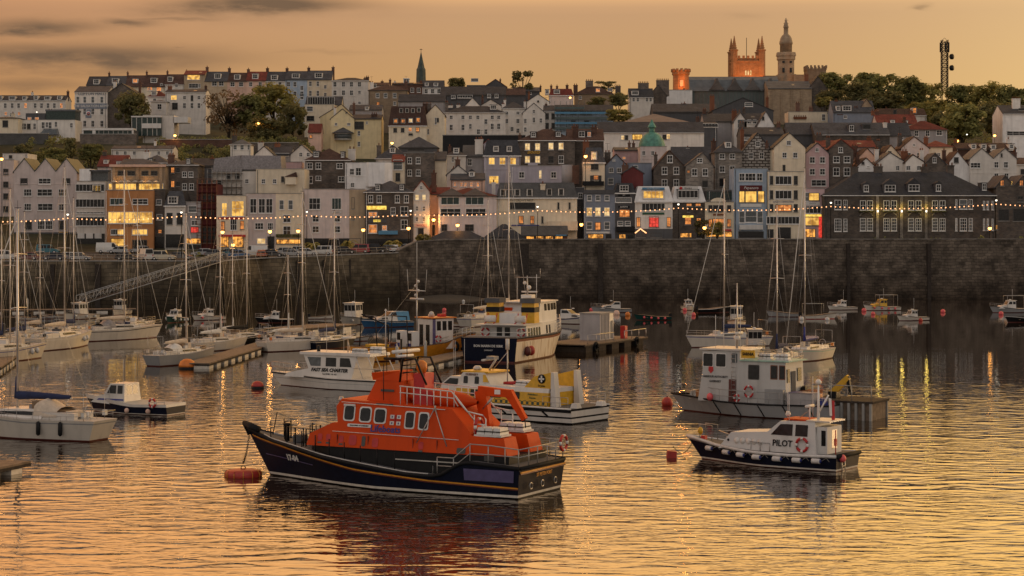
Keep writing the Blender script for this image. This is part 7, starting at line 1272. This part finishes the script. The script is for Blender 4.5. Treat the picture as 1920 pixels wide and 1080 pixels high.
MBT=[(330,604,5.8,255,'green hulled cabin boat with white fenders under the gangway','hullgreen','cuddy',dict(fend=4)),
(392,600,5.2,222,'small cream cabin boat right of green cabin boat','hullwhite','cuddy',dict(fend=2,fcol='pinkbuoy',boot='boot')),
(517,605,5.2,195,'black hulled motor boat with white console','hullblack','cuddy',dict()),
(664,608,8,250,'white fishing boat with long square wheelhouse near quay wall','gelgrey','tall',dict(fend=2)),
(726,613,7.6,215,'bright blue hulled cabin boat with blue canvas','hullblue','cruiser',dict(canvas='skyblue',stripe='whitepaint')),
(152,598,6.4,240,'white fishing boat at foot of the gangway','hullwhite','tall',dict(fend=3)),
(226,590,6.2,262,'white flybridge motor yacht behind cream hulled sloop','hullwhite','tall',dict()),
(1072,607,7.2,330,'white motor cruiser moored just right of the ferry bow','hullwhite','cruiser',dict(stripe='bluepaint')),
(1148,586,6.2,190,'pale grey sports boat with pink buoy beside it','gelgrey','cruiser',dict(fend=0)),
(1226,600,5.2,185,'green open boat ringed with red fenders','hullgreen','open',dict(fend=4,fcol='pinkbuoy',aer=0)),
(1290,581,5.4,275,'white cabin boat facing the camera, red buoy below','hullwhite','cuddy',dict()),
(1336,586,6,20,'dark open boat with pale gunwale by white cabin boat','hullblack','open',dict(aer=0)),
(1381,613,7.5,262,'white boat with round foredeck and rusty hull under tall mast','hullwhite','tall',dict(stripe='rust')),
(1414,663,7,268,'white motor cruiser directly behind harbour vessel','hullwhite','tall',dict(fend=2)),
(1476,594,5.6,170,'pale dinghy with outboard left of tall masts','gelgrey','open',dict(aer=0)),
(1532,598,5.4,5,'white open boat with red waterline and arch','hullwhite','open',dict(boot='redpaint',frame=True,aer=0)),
(1580,581,5,200,'little white cabin boat beyond the red waterline boat','hullwhite','cuddy',dict()),
(1655,582,6,195,'white fishing boat with metal gantry and yellow top','hullwhite','cuddy',dict(top='yellowpaint',frame=True,fend=4,fcol='pinkbuoy')),
(1712,601,5,205,'small white cabin boat with orange buoy at stern','hullwhite','cuddy',dict()),
(1896,586,6.4,190,'grey white open boat with arch at right edge','gelgrey','cuddy',dict(frame=True)),
(1920,604,5.6,200,'dark hulled dinghy cut by right edge','hullblack','open',dict(aer=0)),
(1352,640,5.5,230,'low white tender beside the dark blue boom cover','hullwhite','open',dict(aer=0))]
for (px,yw,L,hd,lab,hu,ki,kw) in MBT: motorboat(px,yw,L,hd,lab,hu,ki,**kw)
for i,(px,yw,hd,l) in enumerate(((52,600,170,'white dinghy, leftmost by the far pontoon'),(78,598,10,'grey dinghy beside the far pontoon, second from left'),(103,596,175,'pale dinghy near the white fishing boat'),(122,594,5,'dinghy touching the foot of the gangway'),(858,612,175,'grey inflatable dinghy between workboat and ferry'),(662,640,20,'white inflatable tender by classic navy yacht'),(600,598,8,'narrow dinghy by the quay wall'))):
    motorboat(px,yw,3.6,hd,l,'gelgrey' if i%2 else 'hullwhite','open',aer=0,name='dinghy',cat='dinghy',group='dinghies')
# ------------------------------------------------------------ pontoons, gangway
def pontoon(label,a,c,wd_,z=.55,posts=(),name='pontoon',fm='stripewhite'):
    A=W(*a);C=W(*c); d=C-A; L=d.length; t=thing(name,label,'pontoon',A,math.atan2(d.y,d.x)); b=MB(); b.box(0,L,-wd_/2,wd_/2,z-.12,z,'timber'); 
    for y in (-wd_/2,wd_/2-.12): b.box(-.02,L+.02,y-.005,y+.125,z-.3,z-.122,'timberdark')
    b.obj('walkway',t); n=max(2,int(L/3.2))
    for i in range(n): f=MB(); f.box(L*i/n+.3,L*(i+.62)/n,-wd_/2+.05,wd_/2-.05,-.3,z-.301,fm); f.obj('float',t)
    for x,y in posts: q=MB(); q.lathe([(.16,-1),(.16,2.2),(.02,2.5)],'galv',8,(L*x,y,0)); q.obj('pile',t)
    return t,L
pontoon('timber pontoon with pale floats leading away from large orange buoy',(368,692),(527,643),2.6,.6)
pontoon('brown timber platform behind little white sloop',(525,632),(640,622),5,1.1)
pontoon('far timber pontoon along the quay wall at left',(-60,588),(255,585),3,.6,((.35,0),(.7,0)))
pontoon('timber pontoon beside the yellow hulled workboat',(712,706),(885,668),3,.6,((.3,1.4),(.6,1.4)))
pontoon('low timber pontoon behind white broad sterned sloop',(-20,700),(66,640),2.2,.6)
pontoon('corner of wooden pontoon at bottom left edge',(-60,900),(24,882),2.4,.6)
t,L=pontoon('work pontoon carrying a grey site cabin right of the ferry',(1052,660),(1172,644),6,.9,name='work_pontoon',fm='timberdark')
b=MB(); b.tube([(L*.05,-2.9,1.9),(L*.45,-2.9,1.9)],.04,'steel',4); b.tube([(L*.62,-2.9,1.9),(L*.98,-2.9,1.9)],.04,'steel',4)
for x in (.05,.18,.32,.45,.62,.74,.86,.98): b.tube([(L*x,-2.9,.9),(L*x,-2.9,1.9)],.04,'steel',4)
b.obj('railing',t); b=MB(); b.box(L*.72,L*.76,-2.2,-1.6,.9,2.4,'redpaint'); b.obj('life_ring_post',t)
for x in (.15,.8): b=MB(); b.ring((L*x,-3.1,.5),.45,.17,'rubber','y',12,6); b.obj('tyre_fender',t)
c=tag(bpy.data.objects.new('site_cabin',None),'grey site cabin with white end standing on the work pontoon','site cabin'); COL.objects.link(c); c.location=t.matrix_basis@Vector((L*.56,.2,.9)); c.rotation_euler=t.rotation_euler
b=MB(); b.box(-1.9,.9,-1.3,1.3,0,3.1,'grey'); b.box(.9,2.0,-1.3,1.3,0,3.1,'gelcoat'); b.box(-2,2.1,-1.4,1.4,3.1,3.2,'concrete'); [b.box(-1.9+.4*k,-1.85+.4*k,-1.33,-1.3,.1,3,'darkgrey') for k in range(1,7)]; b.obj('cabin_body',c); b=MB(); b.box(1.1,1.8,-1.33,-1.3,.1,2.2,'concrete'); b.obj('door',c)
# rib sided dolphin barge behind the pilot boat
t=place(1592,783,150,'steel_barge','ribbed rusty steel barge moored behind the pilot boat','barge'); b=MB(); b.box(-2.3,2.3,-1.6,1.6,-.3,1.25,'timber'); b.box(-2.5,2.5,-1.8,1.8,1.25,1.4,'timberdark'); b.obj('hull',t)
for k in range(9):
    for y in (-1.7,1.7): q=MB(); q.box(-2.3+.56*k-.09,-2.3+.56*k+.09,y-.1,y+.1,-.3,1.25,'concrete'); q.obj('rib',t)
b=MB(); 
for x in (-2.3,-.8,.8,2.3): b.tube([(x,1.6,1.4),(x,1.6,2.5)],.03,'galv',4)
b.tube([(-2.3,1.6,2.5),(2.3,1.6,2.5)],.03,'galv',4); b.obj('railing',t)
# gangway
A=Vector((-72.8,334,1.1)); Bv=P(417,489,350.3); t=thing('gangway','grey lattice gangway sloping from pontoon up to the quay','gangway',A); d=Bv-A; n=22; b=MB(); hgt=1.5; sd=Vector((-d.y,d.x,0)).normalized()*.75
for s_ in (-1,1):
    o=sd*s_; up=Vector((0,0,hgt)); b.tube([o,o+d],.09,'galv',5); b.tube([o+up,o+up+d],.08,'galv',5); b.tube([o+up*.5,o+up*.5+d],.03,'galv',4)
    for i in range(n): p=o+d*i/n; q=o+d*(i+1)/n; b.tube([p,p+up],.05,'galv',4); b.tube([p+up,q] if i%2 else [p,q+up],.05,'galv',4)
b.obj('truss',t); b=MB(); b.hexa([-sd,sd,sd+d,-sd+d],[-sd+Vector((0,0,.1)),sd+Vector((0,0,.1)),sd+d+Vector((0,0,.1)),-sd+d+Vector((0,0,.1))],'timberdark'); b.obj('walkway',t)
# ------------------------------------------------------------ buoys
def buoy(label,px,yw,r,m,kind='ball',group='mooring buoys'):
    p=W(px,yw); s=F/p.y; r=r/s; t=thing('buoy',label,'buoy',p,group=group); b=MB()
    if kind=='ball': b.ball((0,0,r*.45),r,m,12); b.lathe([(r*.12,r*1.3),(r*.12,r*1.6)],'iron',6)
    elif kind=='big': b.lathe([(r*.5,-.3),(r,-.1),(r,.18)],'blackpaint',20); b.lathe([(r,.18),(r*.98,r*.45),(r*.8,r*.85),(r*.4,r*1.1),(.02,r*1.15)],m,20)
    elif kind=='cube': b.prism([(-r,-.2),(r*.85,-.3),(r*.95,r*1.2),(-r*.8,r*1.35)],'y',-r,r,m)
    elif kind=='drum':
        b.lathe([(r*.85,-.3),(r,-.15),(r,.3),(r*.93,.46),(r*.6,.55),(.05,.56)],m,24)
        for k in range(12): a=R(30*k+8); b.tube([(r*1.01*math.cos(a),r*1.01*math.sin(a),-.2),(r*1.015*math.cos(a),r*1.015*math.sin(a),.32),(r*.9*math.cos(a),r*.9*math.sin(a),.5)],.025,'stripeyellow',4)
        b.ring((0,0,.68),.13,.035,'iron','y',10,5)
    b.obj('float',t); return t
for a in ((1109,583,4,'pinkbuoy','pink buoy right of the motor cruiser'),(1156,590,6,'peach','pale peach buoy under the grey sports boat'),(1177,592,5,'orangebuoy','orange buoy right of the grey sports boat'),(1284,583,4,'pinkbuoy','red buoy under the white cabin boat'),(1300,592,4.5,'pinkbuoy','pink and white buoy right of white cabin boat'),(1340,636,5,'pinkbuoy','pink buoy near the dark blue boom cover'),(1620,584,4.5,'pinkbuoy','pink buoy left of the gantry fishing boat'),(1768,586,4.5,'pinkbuoy','lone pink buoy in open water at right'),(1503,600,4.5,'fender','white buoy left of red waterline boat'),(1551,601,4.5,'fender','white buoy right of red waterline boat'),(1726,602,4,'redbuoy','orange red buoy at small cabin boat stern'),(1877,590,4.5,'pinkbuoy','pink buoy beside right edge arch boat'),(1893,603,4,'fender','white buoy by the right edge dinghy'),(869,566,3,'fender','tiny white buoy near the shingle bank'),(833,583,4,'pinkbuoy','pink buoy behind the workboat mast'),(1637,590,4,'pinkbuoy','pink buoy touching the gantry fishing boat bow')):
    buoy(a[4],a[0],a[1],a[2],a[3])
buoy('large orange mooring buoy with black base at the pontoon end',351,691,16,'orangebuoy','big'); t0=buoy('red drum mooring buoy with yellow stripes on a chain below the lifeboat bow',456,893,34,'redbuoy','drum'); buoy('faded red mooring buoy in open water left of charter boat',483,728,12,'redbuoy','big'); buoy('big dark red round buoy under harbour vessel bow',1251,760,11,'redbuoy','ball'); buoy('red box shaped buoy roped to the pilot boat bow',1259,858,10,'redbuoy','cube')
t0.scale=(1,1,.72); p=t0.location; q=Vector((-6.2+10.1*math.cos(R(151.7)),109.9+10.1*math.sin(R(151.7)),2.45)); t=thing('mooring_chain','dark chain hanging from lifeboat bow to red drum buoy','chain',p); b=MB()
for i in range(26):
    u=i/25; c=Vector((0,0,.75))*(1-u)+(q-p)*u-Vector((0,0,.25*math.sin(math.pi*u))); b.ring(c,.055,.016,'iron','y' if i%2 else 'x',8,4)
b.obj('chain_links',t)
t=thing('mooring_rope','dark slack rope from box buoy to pilot boat bow','rope',W(1262,852)); e=Vector((15.6+5.9*math.cos(R(138.5)),119.1+5.9*math.sin(R(138.5)),.9))-t.location; b=MB(); b.tube([Vector((0,0,.5))*(1-u)+e*u-Vector((0,0,.55*math.sin(math.pi*u))) for u in [i/10 for i in range(11)]],.025,'timberdark',4); b.obj('rope_line',t)
# ------------------------------------------------------------ cars
CARM={}
def carparts(kind):
    if kind in CARM: return CARM[kind]
    L,Hh=({'car':(4.1,1.46),'suv':(4.4,1.8),'van':(4.9,2.1)})[kind]; b=MB(); x=L/2; bh=Hh*.56
    low=[(-x,.3),(x,.3),(x,bh*.78),(x*.62,bh),(-x*.96,bh*1.02)]
    if kind=='van': low=[(-x,.3),(x,.3),(x,bh*.8),(x*.75,bh),(-x,bh)]
    b.prism(low,'y',-.86,.86,'whitepaint'); top={'car':[(x*.5,bh),(x*.2,Hh),(-x*.62,Hh*.98),(-x*.9,bh)],'suv':[(x*.42,bh),(x*.25,Hh),(-x*.92,Hh),(-x*.97,bh)],'van':[(x*.72,bh),(x*.38,Hh),(-x*.98,Hh),(-x,bh)]}[kind]
    b.hexa([(px,-.82 if pz<bh+.01 else -.66,pz) for px,pz in top],[(px,.82 if pz<bh+.01 else .66,pz) for px,pz in top],'whitepaint'); body=b.mesh('body')
    g=MB()
    for sd in (-1,1):
        for a,c in (((.46,.0),(-.06,-.78)) if kind!='van' else ((.64,.25),)):
            g.poly([(x*a,sd*.83,bh+.06),(x*(a-.2 if a>.3 else a),sd*.69,Hh-.12),(x*c,sd*.69,Hh-.12),(x*c,sd*.83,bh+.06)],'glass')
    g.poly([(top[0][0]+.01,-.7,bh+.06),(top[0][0]+.01,.7,bh+.06),(top[1][0]+.02,.58,Hh-.1),(top[1][0]+.02,-.58,Hh-.1)],'glass'); g.poly([(top[3][0]-.02,-.7,bh+.06),(top[3][0]-.02,.7,bh+.06),(top[2][0]-.02,.58,Hh-.1),(top[2][0]-.02,-.58,Hh-.1)],'glass'); gl_=g.mesh('windows_glass')
    w_=MB(); w_.lathe([(.14,-.1),(.32,-.1),(.32,.1),(.14,.1)],'tyre',14); w_.lathe([(.2,-.11),(.2,.11)],'alloy',10); wh=w_.mesh('wheel')
    l=MB(); [l.box(x-.02,x+.03,s_*.62-.16,s_*.62+.16,bh*.62,bh*.76,'frame') for s_ in (-1,1)]; l.box(x,x+.03,-.4,.4,.42,.56,'blackpaint'); hl=l.mesh('headlight'); r=MB(); [r.box(-x-.03,-x+.02,s_*.68-.12,s_*.68+.12,bh*.65,bh*.9,'redpaint') for s_ in (-1,1)]; tl=r.mesh('tail_light')
    CARM[kind]=(L,body,gl_,wh,hl,tl); return CARM[kind]
CARC={}
def car(px,Y,face,kind,color,label):
    L,body,gl_,wh,hl,tl=carparts(kind); x=(px-960)*Y/F; t=thing('parked_car' if kind!='van' else 'parked_van',label,'car' if kind!='van' else 'van',(x,Y,TZ(x,Y)+.06),R(face),'vehicles parked on the quay')
    m='paint_'+color
    if m not in MATS: plain(m,dict(white=(.62,.6,.56),silver=(.36,.36,.36),maroon=(.13,.015,.02),navy=(.02,.025,.05),black=(.012,.012,.014),teal=(.01,.13,.17),red=(.32,.02,.03),cream=(.56,.5,.38),blue=(.02,.1,.24),grey=(.12,.12,.125),green=(.03,.05,.035),orange=(.4,.12,.04))[color],.3,coat=.4,var=.05)
    o=put(body,'body',t); o.material_slots[0].link='OBJECT'; o.material_slots[0].material=MATS[m]
    put(gl_,'window',t)
    for sx in (-.31,.31):
        for sy in (-.8,.8): put(wh,'wheel',t,(sx*L,sy,.32),(R(90),0,0))
    put(hl,'headlight',t); put(tl,'tail_light',t)
for a in ((12,354,0,'suv','white','white car at far left of the quay'),(52,354,180,'car','maroon','small maroon car with pale roof near left edge'),(101,353.5,180,'car','navy','dark navy hatchback third from the left'),(133,355,0,'car','white','white car half hidden by navy hatchback'),(150,353,0,'car','silver','silver rounded car with bright paint'),(90,383,0,'suv','teal','teal car parked under the white hotel'),(205,385,0,'van','white','white van on the far side of the road'),(222,384,180,'car','silver','silver car in front of the restaurant door'),(238,353,0,'car','black','black car beside the white van'),(272,354,118,'van','white','white van with red lettering, rear to the left'),(305,353,0,'suv','cream','cream off roader right of the white van'),(262,386,180,'car','silver','pale car across the road from white van'),
 (340,356,0,'car','grey','grey car behind the gangway head'),(380,372,180,'car','silver','silver car in front of the red shop'),(405,368,0,'car','grey','dark grey car at top of gangway'),(428,372,180,'car','teal','blue green car beside gangway head'),(449,366,0,'car','blue','bright blue car right of gangway head'),(478,372,180,'van','white','white van lit orange, behind the blue car'),(492,369.5,90,'car','orange','orange lit car facing away'),(512,371,0,'car','black','black car among the orange lit cars'),(530,381,180,'car','silver','silver car in back row by the spiky palms'),(556,386,180,'car','silver','silver saloon in the back row'),(547,373,0,'car','silver','pale car right of orange lit cars'),(576,376,0,'car','white','white car in front of first big palm'),(602,379,180,'suv','white','white tall car right of first big palm'),
 (648,384,0,'car','black','black car beside the red car'),(672,386.5,180,'suv','red','red estate car between two black cars'),(705,388,0,'suv','black','long black car right of the red estate'),(740,391,90,'car','white','white car near end of the low quay'),(725,390,180,'car','grey','grey car between black and white cars'),(768,394,0,'car','silver','pale car where the wall begins to rise'),(790,395.5,180,'car','silver','last pale car before the bush'),
 (622,390,0,'car','navy','navy car in the back row behind black car'),
 (1137,399,180,'van','white','white van behind the wall by blue grey bar'),(1180,399,0,'car','grey','grey car top showing over the wall'),(1235,399,180,'car','maroon','maroon car top by green sign pub'),(1285,399,0,'car','grey','car roof in front of dark stone pub'),(1375,399,0,'car','silver','pale car roof below tall pale blue building'),(1410,400,180,'car','silver','pale car roof below the brown fascia')): car(*a)
# ------------------------------------------------------------ lamps and festoon lights
def lamp(label,px,row,Y,sod=True,e=None,gz=None,group='street lamps'):
    s=F/Y; x=(px-960)/s; zg=TZ(x,Y) if gz is None else gz; zl=H+(YH-row)/s-zg
    t=thing('street_lamp',label,'street lamp',(x,Y,zg),group=group); b=MB(); b.tube([(.0,0.3,0),(0,.3,zl+.3),(0,0,zl+.35)],.07,'iron',6,r2=.045); b.obj('post',t)
    b=MB(); r=.36 if sod else .2; b.ball((0,0,zl),r,'lampsodium' if sod else 'lampwhite',10); b.lathe([(r*.9,r*.5),(r*1.1,r*.8),(.03,r*1.3)],'iron',10,(0,0,zl)); b.obj('lantern',t)
    lampl(t,(0,-.5,zl-.05),e or (190 if sod else 12),(1,.42,.1) if sod else (1,.9,.7),.45); return t
LS=[(506,434,388,'orange street lamp by the pink building'),(559,433,389,'orange street lamp left of the big cream building'),(681,431,395,'orange street lamp beside the dark stone hotel'),(766,428,396,'orange street lamp at end of the dark stone hotel'),(813,412,407,'orange lamp against the glowing cream wing'),(858,422,400,'orange lamp behind the low slate shelter'),(417,435,392,'orange street lamp at the red fronted pub'),(437,459,392,'low orange lamp in front of the red fronted pub'),(1090,421,402,'yellow orange lamp beside the tavern terrace'),(1321,427,398.5,'orange lamp in front of dark stone pub'),(1856,428,401,'small orange wall lamp on right end of stone hall')]
for px,row,Y,l in LS: lamp(l,px,row,Y,e={813:650,1856:30,1321:110}.get(px))
for px,row,Y,l,w in ((328,254,545,'orange lamp below the modern white house',1),(485,231,560,'yellow lamp among the trees on the slope',1),(735,268,520,'orange lamp above the slate roofed house',1),(1795,264,520,'orange lamp at foot of large round tree',1),(1813,252,540,'white lamp below large round tree',0),(1865,254,545,'orange lamp left of far right white house',1),(1890,265,530,'orange lamp in front of far right white house',1),(1069,183,660,'bright lamp by red mansard house on the skyline',1),(69,210,583,'pale lamp on the dark glazed upper floor',0),(1098,293,418,'yellow lamp on the black mansard wall',1),(3,298,455,'red lamp at left edge above hotel',1)): lamp(l,px,row,Y,bool(w),e=350 if Y>500 and w else None)
FX=[(-90,411,348),(127,408,348.5),(340,404,349.5),(575,403,371),(770,401,388.5),(1008,393.5,391.2),(1272,389,391.7),(1558,386,391.7),(1868,381.5,391.7),(2080,382,391.7)]
for i,(px,row,Y) in enumerate(FX[1:-1]):
    q=P(px,row-5,Y+.9); lb=['left hotel gable','white arched front','big cream building','end of dark stone hotel','end of tavern','dark stone pub','left end of stone hall','right end of stone hall'][i]
    lamp('tall white quay lamp holding the bulb strings in front of '+lb,px,row-6,Y+.6,False,gz=TZ(q.x,q.y+.6),group='tall quay lamps')
NB=['far left hotel','gabled hotel to arched front','arched front to big cream building','big cream building to stone hotel','stone hotel to tavern','tavern to dark stone pub','dark stone pub to stone hall','length of the stone hall','stone hall to right edge']
bulb=MB().ball((0,0,0),.12,'bulb',7).mesh('bulb')
for k,(a,c) in enumerate(zip(FX,FX[1:])):
    A=P(*a);C=P(*c); t=thing('string_lights','string of warm bulbs along the quay, span '+NB[k],'string lights',A,group='festoon bulbs along the quay'); n=max(8,int((c[0]-a[0])/8.6)); pts=[]
    for i in range(n+1):
        u=i/n; pts.append((C-A)*u-Vector((0,0,.5*4*u*(1-u)*(c[0]-a[0])/240)))
    b=MB(); b.tube(pts,.02,'blackpaint',3); b.obj('cable',t)
    for p in pts[:-1]: put(bulb,'bulb',t,p-Vector((0,0,.12)))
